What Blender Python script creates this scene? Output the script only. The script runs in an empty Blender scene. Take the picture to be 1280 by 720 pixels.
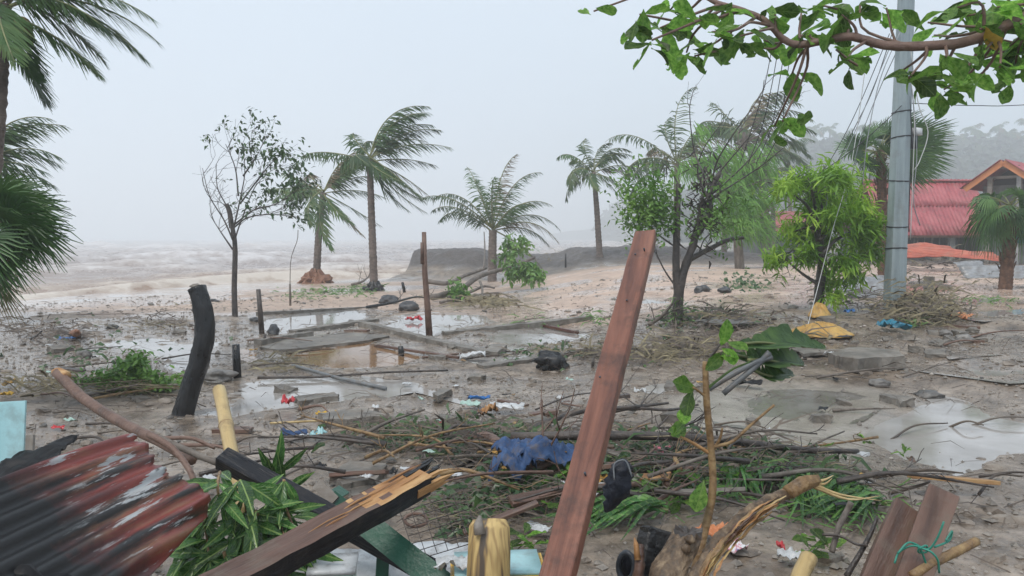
import bpy, math, random
import numpy as np
from mathutils import Vector, Matrix, noise as mn

sc = bpy.context.scene
COL = sc.collection
RND = random.Random(11)
U = RND.uniform

# ------------------------------------------------------------------ camera
CZ = 1.7
FPX = 960.0                                  # focal length in photograph pixels (1280 wide)
PITCH = math.atan((360 - 298) / FPX)
cam_d = bpy.data.cameras.new('camera')
cam_d.sensor_width = 36.0
cam_d.lens = FPX / 1280 * 36.0
cam_d.clip_start = 0.05
cam_d.clip_end = 3000
cam = bpy.data.objects.new('camera', cam_d)
COL.objects.link(cam)
cam.location = (0, 0, CZ)
cam.rotation_euler = (math.radians(90) - PITCH, 0, 0)
sc.camera = cam

# ------------------------------------------------------------------ sky and light: rain-heavy overcast
SUN_EL, SUN_AZ = math.radians(58), math.radians(215)     # azimuth clockwise from +Y
w = bpy.data.worlds.new('World'); sc.world = w; w.use_nodes = True
nt = w.node_tree; nt.nodes.clear()
wo = nt.nodes.new('ShaderNodeOutputWorld')
bg = nt.nodes.new('ShaderNodeBackground'); bg.inputs['Strength'].default_value = 0.1
sky = nt.nodes.new('ShaderNodeTexSky'); sky.sky_type = 'NISHITA'; sky.sun_disc = False
sky.sun_elevation = SUN_EL; sky.sun_rotation = SUN_AZ; sky.dust_density = 3.0
mixw = nt.nodes.new('ShaderNodeMix'); mixw.data_type = 'RGBA'
mixw.inputs['Factor'].default_value = 0.94                # cloud deck over the clear sky
tcw = nt.nodes.new('ShaderNodeTexCoord'); nzw = nt.nodes.new('ShaderNodeTexNoise')
nzw.inputs['Scale'].default_value = 1.6; nzw.inputs['Detail'].default_value = 4
rpw = nt.nodes.new('ShaderNodeValToRGB')
rpw.color_ramp.elements[0].position = .3; rpw.color_ramp.elements[0].color = (5.1, 5.95, 6.95, 1)
rpw.color_ramp.elements[1].position = .7; rpw.color_ramp.elements[1].color = (5.55, 6.4, 7.3, 1)
nt.links.new(tcw.outputs['Generated'], nzw.inputs['Vector'])
nt.links.new(nzw.outputs['Fac'], rpw.inputs['Fac'])
nt.links.new(sky.outputs[0], mixw.inputs[6]); nt.links.new(rpw.outputs[0], mixw.inputs[7])
nt.links.new(mixw.outputs[2], bg.inputs['Color']); nt.links.new(bg.outputs[0], wo.inputs['Surface'])

sd = bpy.data.lights.new('sun', 'SUN'); sd.energy = 1.5; sd.angle = math.radians(25); sd.color = (1, .95, .88)
so = bpy.data.objects.new('sun', sd); COL.objects.link(so)
sdir = Vector((math.cos(SUN_EL) * math.sin(SUN_AZ), math.cos(SUN_EL) * math.cos(SUN_AZ), math.sin(SUN_EL)))
so.rotation_euler = sdir.to_track_quat('Z', 'Y').to_euler(); so.location = (0, 0, 30)

sc.view_settings.view_transform = 'Standard'
sc.view_settings.look = 'None'
sc.view_settings.exposure = 0.54
sc.view_settings.gamma = 1.0
sc.view_settings.use_curve_mapping = False
sc.render.engine = 'CYCLES'
sc.cycles.use_denoising = True
sc.cycles.max_bounces = 6; sc.cycles.diffuse_bounces = 3; sc.cycles.glossy_bounces = 3
sc.cycles.transparent_max_bounces = 6; sc.cycles.volume_bounces = 4
sc.cycles.caustics_reflective = False; sc.cycles.caustics_refractive = False

# ------------------------------------------------------------------ helpers: geometry
_fw = Vector((0, math.cos(PITCH), -math.sin(PITCH))); _up = Vector((0, math.sin(PITCH), math.cos(PITCH)))
def P(px, py, d):
    """world point at distance d (along +Y) that the photograph shows at pixel px, py"""
    v = _fw + Vector((1, 0, 0)) * ((px - 640) / FPX) + _up * ((360 - py) / FPX)
    return Vector((0, 0, CZ)) + v * (d / v.y)

def ss(a, b, x):
    t = np.clip((np.asarray(x, float) - a) / (b - a), 0, 1)
    return t * t * (3 - 2 * t)

def vnoise(x, y, seed=0):
    x = np.asarray(x, float); y = np.asarray(y, float)
    xi = np.floor(x).astype(np.int64); yi = np.floor(y).astype(np.int64)
    xf = x - xi; yf = y - yi
    def h(a, b):
        n = (a * 374761393 + b * 668265263 + seed * 1442695) & 0x7fffffff
        n = ((n ^ (n >> 13)) * 1274126177) & 0x7fffffff
        n = ((n ^ (n >> 16)) * 2246822519) & 0x7fffffff
        return (n % 100003) / 100003.0
    u = xf * xf * (3 - 2 * xf); v = yf * yf * (3 - 2 * yf)
    return (h(xi, yi) * (1 - u) + h(xi + 1, yi) * u) * (1 - v) + (h(xi, yi + 1) * (1 - u) + h(xi + 1, yi + 1) * u) * v

def fbm(x, y, seed=0, oct=4):
    s = 0; a = 1; t = 0
    for i in range(oct):
        s = s + a * (vnoise(np.asarray(x) * 2 ** i, np.asarray(y) * 2 ** i, seed + i * 17) - .5); t += a; a *= .5
    return s / t * 2            # about -1..1

class MB:
    """collects vertices and faces; build() links them as ONE mesh object"""
    def __init__(s): s.v = []; s.f = []; s.mi = []
    def face(s, idx, m=0): s.f.append(tuple(idx)); s.mi.append(m)
    def tube(s, pts, rad, n=6, m=0, wob=0.0, cap=True):
        pts = [Vector(p) for p in pts]
        if not hasattr(rad, '__len__'): rad = [rad] * len(pts)
        t0 = (pts[1] - pts[0]).normalized()
        a = t0.orthogonal().normalized(); b0 = len(s.v)
        for i, p in enumerate(pts):
            if i == 0: t = t0
            elif i == len(pts) - 1: t = (pts[i] - pts[i - 1]).normalized()
            else: t = (pts[i + 1] - pts[i - 1]).normalized()
            a = (a - t * a.dot(t))
            a = a.normalized() if a.length > 1e-6 else t.orthogonal().normalized()
            b = t.cross(a)
            for k in range(n):
                q = 2 * math.pi * k / n; r = rad[i]
                if wob: r *= 1 + wob * mn.noise(p * (1.3 / max(rad[0], .01)) + Vector((k * 3.1, k * 1.7, 5)))
                s.v.append(p + (a * math.cos(q) + b * math.sin(q)) * r)
        for i in range(len(pts) - 1):
            for k in range(n):
                k2 = (k + 1) % n; o = b0 + i * n
                s.face((o + k, o + k2, o + n + k2, o + n + k), m)
        if cap:
            s.face([b0 + k for k in reversed(range(n))], m)
            s.face([b0 + (len(pts) - 1) * n + k for k in range(n)], m)
        return s
    def ribbon(s, pts, wid, nrm, m=0, fold=0.0):
        """leaf blade: two or (fold) three vertices per ring"""
        pts = [Vector(p) for p in pts]; nrm = Vector(nrm); b0 = len(s.v); k = 3 if fold else 2
        for i, p in enumerate(pts):
            t = (pts[min(i + 1, len(pts) - 1)] - pts[max(i - 1, 0)])
            sdv = t.cross(nrm)
            if sdv.length < 1e-6: sdv = t.orthogonal()
            sdv.normalize(); wv = sdv * (wid[i] / 2)
            if fold:
                up = sdv.cross(t).normalized() * (wid[i] * .5 * fold)
                s.v += [p - wv + up, p, p + wv + up]
            else: s.v += [p - wv, p + wv]
        for i in range(len(pts) - 1):
            for j in range(k - 1):
                o = b0 + i * k + j
                s.face((o, o + 1, o + k + 1, o + k), m)
        return s
    def rbox(s, M, sx, sy, sz, n=(6, 3, 2), amp=.01, fq=3.0, m=0, seed=0):
        """box with subdivided, uneven faces (half sizes from sx sy sz), placed by matrix M"""
        idx = {}; nx, ny, nz = n
        def vid(i, j, k):
            key = (i, j, k)
            if key not in idx:
                p = Vector(((i / nx - .5) * sx, (j / ny - .5) * sy, (k / nz - .5) * sz))
                if amp:
                    q = p * fq + Vector((seed * 7.3, seed * 3.1, 0))
                    p = p + mn.noise_vector(q) * amp + mn.noise_vector(q * 3.1) * amp * .5
                idx[key] = len(s.v); s.v.append(M @ p)
            return idx[key]
        for i in range(nx):
            for j in range(ny):
                s.face((vid(i, j, 0), vid(i, j + 1, 0), vid(i + 1, j + 1, 0), vid(i + 1, j, 0)), m)
                s.face((vid(i, j, nz), vid(i + 1, j, nz), vid(i + 1, j + 1, nz), vid(i, j + 1, nz)), m)
        for i in range(nx):
            for k in range(nz):
                s.face((vid(i, 0, k), vid(i + 1, 0, k), vid(i + 1, 0, k + 1), vid(i, 0, k + 1)), m)
                s.face((vid(i, ny, k), vid(i, ny, k + 1), vid(i + 1, ny, k + 1), vid(i + 1, ny, k)), m)
        for j in range(ny):
            for k in range(nz):
                s.face((vid(0, j, k), vid(0, j, k + 1), vid(0, j + 1, k + 1), vid(0, j + 1, k)), m)
                s.face((vid(nx, j, k), vid(nx, j + 1, k), vid(nx, j + 1, k + 1), vid(nx, j, k + 1)), m)
        return s
    def blob(s, c, r, sub=2, amp=.25, fq=1.5, m=0, seed=0):
        """uneven rock: subdivided octahedron"""
        c = Vector(c); r = Vector(r) if hasattr(r, '__len__') else Vector((r, r, r))
        vs = [Vector(q) for q in ((1,0,0),(-1,0,0),(0,1,0),(0,-1,0),(0,0,1),(0,0,-1))]
        fs = [(0,2,4),(2,1,4),(1,3,4),(3,0,4),(2,0,5),(1,2,5),(3,1,5),(0,3,5)]
        for _ in range(sub):
            cache = {}; nf = []
            def mid(a, b):
                k = (min(a, b), max(a, b))
                if k not in cache:
                    vs.append(((vs[a] + vs[b]) / 2).normalized()); cache[k] = len(vs) - 1
                return cache[k]
            for a, b, d in fs:
                x, y, z = mid(a, b), mid(b, d), mid(d, a)
                nf += [(a, x, z), (x, b, y), (z, y, d), (x, y, z)]
            fs = nf
        b0 = len(s.v)
        for q in vs:
            k = 1 + amp * mn.noise(q * fq + Vector((seed * 5.7, seed * 2.3, seed))) * 1.6 + amp * .5 * mn.noise(q * fq * 2.7 + Vector((seed, 0, 9)))
            s.v.append(c + Vector((q.x * r.x, q.y * r.y, q.z * r.z)) * k)
        for f in fs: s.face([b0 + i for i in f], m)
        return s
    def grid(s, fn, nu, nv, m=0):
        b0 = len(s.v)
        for i in range(nu + 1):
            for j in range(nv + 1): s.v.append(Vector(fn(i / nu, j / nv)))
        for i in range(nu):
            for j in range(nv):
                o = b0 + i * (nv + 1) + j
                s.face((o, o + nv + 1, o + nv + 2, o + 1), m)
        return s
    def build(s, name, mats, parent=None, base=None, smooth=True, solid=0, local=False):
        """local: vertices already in the frame of base (a Matrix); otherwise world coordinates with origin at base"""
        me = bpy.data.meshes.new(name)
        if parent is not None and base is None: off = Vector(parent['_b'])
        elif base is None: off = Vector((0, 0, 0))
        else: off = Vector(base) if not isinstance(base, Matrix) else Vector((0, 0, 0))
        me.from_pydata([tuple(v - off) for v in s.v], [], s.f)
        if not isinstance(mats, (list, tuple)): mats = [mats]
        for q in mats: me.materials.append(q)
        if len(mats) > 1: me.polygons.foreach_set('material_index', s.mi)
        me.polygons.foreach_set('use_smooth', [bool(smooth)] * len(me.polygons))
        me.update()
        o = bpy.data.objects.new(name, me); COL.objects.link(o)
        if parent is not None:
            o.parent = parent
            o['_b'] = tuple(parent['_b'])
        else:
            if isinstance(base, Matrix): o.matrix_world = base; o['_b'] = (0, 0, 0)
            else: o.location = off; o['_b'] = tuple(off)
        if solid:
            md = o.modifiers.new('thickness', 'SOLIDIFY'); md.thickness = solid; md.offset = 0
        return o

def tag(o, label, cat, group=None, kind=None):
    if label: o['label'] = label
    if cat: o['category'] = cat
    if group: o['group'] = group
    if kind or cat: o['kind'] = kind or 'thing'
    return o

def thing(name, label, cat, base, group=None):
    o = bpy.data.objects.new(name, None); COL.objects.link(o)
    o.empty_display_size = .2; o.location = base; o['_b'] = tuple(base)
    return tag(o, label, cat, group)

def frame(p0, p1, up=(0, 0, 1), roll=0.0):
    """matrix with local X along p0->p1, local Z near up, origin at the middle"""
    p0 = Vector(p0); p1 = Vector(p1); x = (p1 - p0).normalized(); u = Vector(up)
    y = u.cross(x)
    if y.length < 1e-5: y = x.orthogonal()
    y.normalize(); z = x.cross(y)
    M = Matrix((x, y, z)).transposed().to_4x4()
    M = M @ Matrix.Rotation(roll, 4, 'X'); M.translation = (p0 + p1) / 2
    return M

def spline(pts, n=20):
    """Catmull-Rom through pts"""
    pts = [Vector(p) for p in pts]; pp = [pts[0] * 2 - pts[1]] + pts + [pts[-1] * 2 - pts[-2]]; out = []
    segs = len(pts) - 1
    for i in range(n + 1):
        t = i / n * segs; k = min(int(t), segs - 1); u = t - k
        a, b, c, d = pp[k], pp[k + 1], pp[k + 2], pp[k + 3]
        out.append(.5 * ((2 * b) + (c - a) * u + (2 * a - 5 * b + 4 * c - d) * u * u + (3 * b - a - 3 * c + d) * u ** 3))
    return out

# ------------------------------------------------------------------ helpers: materials
def new_mat(name):
    m = bpy.data.materials.new(name); m.use_nodes = True
    n = m.node_tree.nodes; l = m.node_tree.links
    return m, n, l, n['Principled BSDF']

def M(name, *cols, scale=4, rough=.6, rvar=.15, bump=.15, bscale=40, stretch=(1, 1, 1), rand=0.0, spec=.5, metal=0.0,
      trans=0.0, alpha=1.0, lo=.3, hi=.7, coat=0.0, detail=5, dist=0.0, mud=0.0, mscale=6.0, mcol=(.14, .105, .075)):
    m, n, l, b = new_mat(name)
    tc = n.new('ShaderNodeTexCoord'); mp = n.new('ShaderNodeMapping'); mp.inputs['Scale'].default_value = stretch
    l.new(tc.outputs['Object'], mp.inputs['Vector'])
    nz = n.new('ShaderNodeTexNoise'); nz.inputs['Scale'].default_value = scale; nz.inputs['Detail'].default_value = detail
    nz.inputs['Roughness'].default_value = .65; nz.inputs['Distortion'].default_value = dist
    vec = mp.outputs['Vector']
    if rand:
        oi = n.new('ShaderNodeObjectInfo'); ad = n.new('ShaderNodeVectorMath'); ad.operation = 'ADD'
        ml = n.new('ShaderNodeVectorMath'); ml.operation = 'SCALE'; ml.inputs['Scale'].default_value = 30
        l.new(oi.outputs['Random'], ml.inputs[0]); l.new(vec, ad.inputs[0]); l.new(ml.outputs[0], ad.inputs[1]); vec = ad.outputs[0]
    l.new(vec, nz.inputs['Vector'])
    rp = n.new('ShaderNodeValToRGB'); e = rp.color_ramp.elements
    k = len(cols)
    while len(e) < k: e.new(.5)
    for i, c in enumerate(cols):
        e[i].position = lo + (hi - lo) * i / max(k - 1, 1); e[i].color = (*c, 1)
    l.new(nz.outputs['Fac'], rp.inputs['Fac']); col = rp.outputs['Color']
    if rand:
        hs = n.new('ShaderNodeHueSaturation'); mr = n.new('ShaderNodeMapRange')
        mr.inputs[3].default_value = 1 - rand; mr.inputs[4].default_value = 1 + rand
        l.new(oi.outputs['Random'], mr.inputs[0]); l.new(mr.outputs[0], hs.inputs['Value']); l.new(col, hs.inputs['Color']); col = hs.outputs['Color']
    if mud:                                   # dried splashes and soaked patches
        n3 = n.new('ShaderNodeTexNoise'); n3.inputs['Scale'].default_value = mscale; n3.inputs['Detail'].default_value = 7; n3.inputs['Roughness'].default_value = .7
        if rand: l.new(vec, n3.inputs['Vector'])
        else: l.new(tc.outputs['Object'], n3.inputs['Vector'])
        r3 = n.new('ShaderNodeMapRange'); r3.inputs[1].default_value = .5; r3.inputs[2].default_value = .66; r3.inputs[4].default_value = mud; l.new(n3.outputs['Fac'], r3.inputs[0])
        m3 = n.new('ShaderNodeMix'); m3.data_type = 'RGBA'; m3.inputs[7].default_value = (*mcol, 1); l.new(r3.outputs[0], m3.inputs[0]); l.new(col, m3.inputs[6]); col = m3.outputs[2]
    l.new(col, b.inputs['Base Color'])
    b.inputs['Specular IOR Level'].default_value = spec; b.inputs['Metallic'].default_value = metal
    if coat: b.inputs['Coat Weight'].default_value = coat; b.inputs['Coat Roughness'].default_value = .15
    n2 = n.new('ShaderNodeTexNoise'); n2.inputs['Scale'].default_value = bscale; n2.inputs['Detail'].default_value = 4
    l.new(vec, n2.inputs['Vector'])
    mr2 = n.new('ShaderNodeMapRange'); mr2.inputs[1].default_value = .3; mr2.inputs[2].default_value = .7
    mr2.inputs[3].default_value = max(rough - rvar, .03); mr2.inputs[4].default_value = min(rough + rvar, 1)
    l.new(nz.outputs['Fac'], mr2.inputs[0]); l.new(mr2.outputs[0], b.inputs['Roughness'])
    if bump:
        bp = n.new('ShaderNodeBump'); bp.inputs['Strength'].default_value = min(bump * 2, 1); bp.inputs['Distance'].default_value = .02 * max(1, 40 / bscale) * .5
        l.new(n2.outputs['Fac'], bp.inputs['Height']); l.new(bp.outputs[0], b.inputs['Normal'])
    if trans:
        tr = n.new('ShaderNodeBsdfTranslucent'); mx = n.new('ShaderNodeMixShader'); mx.inputs[0].default_value = trans
        l.new(col, tr.inputs['Color']); l.new(b.outputs[0], mx.inputs[1]); l.new(tr.outputs[0], mx.inputs[2])
        l.new(mx.outputs[0], n['Material Output'].inputs['Surface'])
    if alpha < 1: b.inputs['Alpha'].default_value = alpha
    return m

MT = {}
MT['bark'] = M('bark', (.055, .043, .034), (.14, .115, .095), (.23, .20, .17), scale=6, rough=.7, bump=.45, bscale=25, stretch=(1, 1, .35))
MT['bark_dark'] = M('bark dark wet', (.018, .014, .012), (.06, .047, .04), (.11, .085, .07), scale=8, rough=.45, bump=.4, bscale=30)
MT['bark_brown'] = M('bark brown', (.07, .038, .024), (.15, .085, .06), (.2, .13, .1), scale=9, rough=.55, bump=.35, bscale=35)
MT['bark_tan'] = M('bark tan', (.08, .045, .02), (.22, .13, .055), (.33, .22, .1), scale=16, rough=.5, bump=.45, bscale=45)
MT['stump'] = M('weathered stump', (.025, .016, .01), (.13, .085, .05), (.3, .22, .14), scale=26, rough=.6, bump=.6, bscale=40, stretch=(1, 1, .3))
MT['palm_trunk'] = M('palm trunk', (.06, .045, .038), (.15, .115, .095), (.24, .19, .165), scale=5, rough=.75, bump=.4, bscale=18, stretch=(1, 1, 2.2))
MT['palm_red'] = M('palm root mass', (.13, .055, .03), (.26, .12, .07), (.32, .18, .11), scale=6, rough=.7, bump=.5, bscale=25)
MT['fibre'] = M('fan palm fibre', (.035, .018, .011), (.11, .055, .032), (.2, .11, .065), scale=14, rough=.8, bump=.5, bscale=40)
MT['frond'] = M('coconut frond', (.022, .065, .018), (.06, .135, .032), (.14, .2, .06), scale=1.2, rough=.4, bump=0, rand=.3, trans=.4, spec=.5)
MT['frond_grey'] = M('frond weathered', (.03, .075, .022), (.075, .15, .04), (.17, .21, .075), scale=1.2, rough=.45, bump=0, rand=.3, trans=.4)
MT['frond_dead'] = M('frond dead', (.12, .085, .04), (.25, .19, .09), scale=2, rough=.6, bump=0, rand=.3, trans=.2)
MT['rachis'] = M('frond rib', (.12, .14, .05), (.25, .25, .1), scale=3, rough=.5, bump=0)
MT['fan'] = M('fan leaf', (.02, .06, .018), (.05, .12, .028), (.12, .23, .055), scale=1.5, rough=.38, bump=0, rand=.35, trans=.3)
MT['leaf_mango'] = M('long leaf', (.07, .17, .016), (.23, .43, .035), (.44, .62, .08), scale=1.3, rough=.4, bump=0, trans=.4, lo=.35, hi=.65)
MT['leaf_mid'] = M('small leaf', (.05, .13, .02), (.13, .27, .045), (.25, .4, .09), scale=1.6, rough=.45, bump=0, trans=.3)
MT['leaf_fine'] = M('fine needle foliage', (.07, .19, .03), (.17, .38, .06), (.3, .54, .11), scale=1.2, rough=.55, bump=0, trans=.3)
MT['leaf_dark'] = M('dark leaf', (.015, .045, .013), (.04, .09, .024), (.09, .16, .045), scale=1.5, rough=.35, bump=0, trans=.2)
MT['leaf_almond'] = M('almond leaf', (.045, .11, .022), (.10, .22, .04), (.2, .34, .075), scale=7, rough=.36, bump=.06, bscale=60, rand=.5, trans=.45)
MT['leaf_long'] = M('long wet leaf', (.018, .065, .016), (.045, .13, .026), (.1, .22, .04), scale=5, rough=.24, bump=.05, bscale=40, rand=.4, trans=.25)
MT['leaf_banana'] = M('banana leaf', (.02, .05, .015), (.05, .11, .022), (.14, .24, .05), scale=4, rough=.3, bump=.12, bscale=60, stretch=(1, 6, 1), trans=.25)
MT['leaf_yellow'] = M('yellowed leaf', (.35, .2, .03), (.5, .33, .05), scale=7, rough=.4, bump=0, trans=.3)
MT['straw'] = M('dry straw', (.05, .04, .022), (.15, .12, .065), (.32, .27, .16), scale=5, rough=.7, bump=0)
MT['grass'] = M('grass blade', (.04, .10, .015), (.09, .2, .03), (.18, .3, .07), scale=3, rough=.4, bump=0, trans=.2)
MT['twig'] = M('twig', (.03, .022, .017), (.09, .065, .048), (.2, .16, .12), scale=2.5, rough=.6, bump=0)
MT['stone'] = M('stone', (.06, .055, .05), (.16, .146, .132), (.28, .26, .235), scale=7, rough=.5, bump=.3, bscale=45, rand=.35)
MT['clod'] = M('mud clod', (.09, .07, .053), (.2, .16, .125), (.33, .275, .225), scale=5, rough=.5, bump=.4, bscale=60)
MT['boulder'] = M('dark boulder', (.02, .02, .022), (.05, .05, .053), (.1, .095, .093), scale=6, rough=.4, bump=.35, bscale=30)
MT['concrete'] = M('concrete', (.07, .06, .048), (.17, .152, .13), (.3, .275, .24), scale=4, rough=.6, bump=.3, bscale=50, mud=0.6, mscale=5)
MT['gravel'] = M('gravel', (.08, .07, .058), (.22, .19, .16), (.46, .41, .36), scale=6, rough=.5, bump=0, lo=.25, hi=.75)
MT['charred'] = M('charred wood', (.002, .002, .0025), (.006, .006, .007), (.02, .018, .018), scale=11, rough=.42, rvar=.3, bump=.9, bscale=24, spec=.5, stretch=(1, 1, .35), mud=.25, mscale=16, mcol=(.03, .026, .023))
MT['black_paint'] = M('black timber', (.003, .0035, .006), (.010, .010, .014), scale=12, rough=.45, rvar=.25, spec=.35, bump=.5, bscale=45, stretch=(.08, 1, 1), mud=.35, mscale=14, mcol=(.07, .055, .045))
MT['wood_red'] = M('red brown timber', (.065, .02, .011), (.19, .072, .043), (.29, .13, .085), scale=11, rough=.48, bump=.4, bscale=45, stretch=(.06, 1, 1), dist=.8, mud=.75, mscale=5, mcol=(.05, .024, .017))
MT['wood_red_dark'] = M('red brown timber, dark edge', (.05, .018, .011), (.12, .045, .028), scale=5, rough=.5, bump=.3, bscale=45, stretch=(.12, 1, 1))
MT['wood_wet'] = M('wet brown board', (.045, .022, .014), (.12, .063, .043), (.19, .11, .08), scale=9, rough=.42, bump=.4, bscale=40, stretch=(.1, 1, 1), mud=.6, mscale=9)
MT['wood_fresh'] = M('fresh broken wood', (.16, .06, .02), (.38, .19, .07), (.55, .36, .17), scale=14, rough=.55, bump=.3, bscale=50, stretch=(.15, 1, 1))
MT['wood_grey'] = M('grey board', (.09, .075, .062), (.2, .175, .15), (.3, .27, .24), scale=9, rough=.6, bump=.3, bscale=40, stretch=(.1, 1, 1), mud=.6, mscale=9)
MT['bamboo'] = M('bamboo', (.3, .19, .07), (.5, .36, .16), (.6, .47, .25), scale=14, rough=.4, bump=.12, bscale=40, stretch=(.06, 1, 1), mud=.6, mscale=11, mcol=(.2, .12, .055))
MT['log_yellow'] = M('barked yellow log', (.10, .075, .055), (.36, .235, .095), (.58, .41, .17), scale=34, rough=.55, bump=.25, bscale=60, stretch=(1, 1, .03), lo=.4, hi=.6, detail=1.5)
MT['rope_green'] = M('green cord', (.015, .17, .12), (.04, .28, .2), scale=20, rough=.45, bump=0)
MT['cable'] = M('black cable', (.012, .012, .014), (.04, .04, .042), scale=6, rough=.45, bump=0)
MT['cable_grey'] = M('grey cable', (.16, .17, .18), (.34, .35, .36), scale=4, rough=.5, bump=0)
MT['white_cord'] = M('white cord', (.4, .4, .38), (.62, .62, .6), scale=4, rough=.6, bump=0)
MT['pole'] = M('grey pole', (.17, .21, .225), (.25, .3, .315), (.33, .385, .4), scale=2.2, rough=.45, bump=.05, bscale=60, stretch=(3, 3, .25), mud=0.25, mscale=3)
MT['steel_green'] = M('green painted steel', (.006, .055, .03), (.012, .09, .05), scale=8, rough=.35, bump=.1, bscale=60)
MT['galv'] = M('galvanised sheet', (.16, .155, .15), (.3, .3, .305), (.46, .47, .48), scale=3, rough=.4, bump=.05, metal=.25, mud=0.5, mscale=2.5)
MT['roof_red'] = M('red painted sheet', (.24, .045, .055), (.4, .08, .09), (.48, .15, .155), scale=1.6, rough=.45, bump=.04, mud=0.45, mscale=1.3)
MT['roof_orange'] = M('orange red sheet', (.3, .055, .03), (.48, .11, .06), (.55, .2, .13), scale=2.5, rough=.45, bump=.05, mud=0.5, mscale=1.6)
MT['fascia'] = M('orange fascia', (.5, .17, .06), (.62, .25, .1), scale=3, rough=.5, bump=.05)
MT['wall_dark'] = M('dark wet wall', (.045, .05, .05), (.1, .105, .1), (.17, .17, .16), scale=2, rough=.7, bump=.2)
MT['wall_pale'] = M('pale plaster', (.42, .42, .4), (.6, .6, .57), scale=2, rough=.6, bump=.1, mud=0.6, mscale=2)
MT['white_plastic'] = M('white plastic', (.55, .56, .56), (.75, .76, .77), scale=4, rough=.35, bump=.08, trans=.15, mud=0.65, mscale=11)
MT['aqua'] = M('pale aqua panel', (.28, .5, .52), (.4, .63, .65), scale=3, rough=.35, bump=.04, bscale=20, stretch=(1, 1, .2), mud=0.35, mscale=9)
MT['tarp'] = M('mustard tarpaulin', (.36, .18, .03), (.5, .29, .065), (.56, .37, .12), scale=4, rough=.5, bump=.1, bscale=70, mud=0.65, mscale=11)
MT['cloth_blue'] = M('blue denim cloth', (.01, .03, .085), (.025, .07, .18), (.06, .13, .28), scale=9, rough=.6, bump=.25, bscale=120, mud=0.65, mscale=11)
MT['cloth_navy'] = M('navy cloth', (.004, .006, .014), (.012, .016, .03), scale=8, rough=.55, bump=.25, bscale=90)
MT['plastic_blue'] = M('blue plastic', (.015, .1, .33), (.04, .2, .5), scale=8, rough=.35, bump=.1, mud=0.65, mscale=11)
MT['plastic_teal'] = M('teal plastic', (.01, .12, .2), (.03, .24, .33), scale=8, rough=.35, bump=.1, mud=0.65, mscale=11)
MT['plastic_red'] = M('red plastic', (.45, .02, .03), (.6, .06, .07), scale=8, rough=.35, bump=.1, mud=0.65, mscale=11)
MT['plastic_pink'] = M('pink cloth', (.55, .06, .14), (.75, .3, .38), scale=14, rough=.5, bump=.1, mud=0.65, mscale=11)
MT['plastic_green'] = M('green plastic', (.01, .3, .1), (.03, .42, .16), scale=8, rough=.35, bump=.1, mud=0.65, mscale=11)
MT['plastic_mint'] = M('mint plastic', (.4, .58, .5), (.55, .7, .63), scale=8, rough=.35, bump=.1, trans=.15, mud=0.65, mscale=11)
MT['plastic_yellow'] = M('yellow plastic', (.55, .3, .02), (.7, .45, .05), scale=8, rough=.35, bump=.1, mud=0.65, mscale=11)
MT['plastic_orange'] = M('orange plastic', (.6, .18, .06), (.75, .33, .15), scale=8, rough=.4, bump=.1, mud=0.65, mscale=11)
MT['rubber'] = M('dark rubber', (.02, .024, .03), (.06, .07, .085), scale=8, rough=.4, bump=.1)
MT['printed'] = M('printed plastic wrapper', (.75, .75, .76), (.7, .2, .25), (.25, .4, .7), scale=22, rough=.35, bump=.1, lo=.45, hi=.62, mud=0.65, mscale=11)
MT['black_sheet_and_shade'] = M('black sheet and loft shade', (.004, .004, .005), (.012, .011, .012), scale=6, rough=.5, spec=.3, bump=.1)
MT['grey_pipe'] = M('grey pipe', (.09, .095, .1), (.2, .21, .215), scale=5, rough=.4, bump=.1, mud=0.65, mscale=11)
MT['coconut'] = M('coconut husk', (.2, .15, .05), (.32, .26, .1), scale=10, rough=.5, bump=.1)

# leaves with a pale midrib and side veins (leaf frame: x along, y across)
def vein_mat(name, base, k=46.0, sl=1.1, rand=.45, trans=.4, rough=.34):
    m = M(name, *base, scale=7, rough=rough, bump=0, rand=rand, trans=trans); n = m.node_tree.nodes; l = m.node_tree.links
    tc = n.new('ShaderNodeTexCoord'); sx = n.new('ShaderNodeSeparateXYZ'); l.new(tc.outputs['Object'], sx.inputs[0])
    def mth(op, a, c=0.0):
        q = n.new('ShaderNodeMath'); q.operation = op
        for i, x in ((0, a), (1, c)):
            if isinstance(x, (int, float)): q.inputs[i].default_value = x
            else: l.new(x, q.inputs[i])
        return q.outputs[0]
    ay = mth('ABSOLUTE', sx.outputs[1]); ph = mth('MULTIPLY', mth('SUBTRACT', sx.outputs[0], mth('MULTIPLY', ay, sl)), k)
    vein = mth('POWER', mth('MAXIMUM', mth('SINE', ph), 0.0), 6.0); mid = mth('LESS_THAN', ay, .012); fac = mth('MAXIMUM', mth('MULTIPLY', vein, .35), mth('MULTIPLY', mid, .8))
    b = n['Principled BSDF']; src = b.inputs['Base Color'].links[0].from_socket; mx = n.new('ShaderNodeMix'); mx.data_type = 'RGBA'; mx.inputs[7].default_value = (.3, .42, .12, 1)
    l.new(fac, mx.inputs[0]); l.new(src, mx.inputs[6]); l.new(mx.outputs[2], b.inputs['Base Color'])
    bp = n.new('ShaderNodeBump'); bp.inputs['Strength'].default_value = .5; bp.inputs['Distance'].default_value = .02; bp.invert = True; l.new(fac, bp.inputs['Height']); l.new(bp.outputs[0], b.inputs['Normal'])
    return m
MT['leaf_almond'] = vein_mat('almond leaf', ((.05, .13, .02), (.13, .28, .04), (.28, .44, .09)), rand=.7, trans=.6)
MT['leaf_long'] = vein_mat('long wet leaf', ((.02, .075, .016), (.05, .145, .028), (.115, .25, .045)), k=80, sl=1.6, trans=.25, rough=.26)

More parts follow.
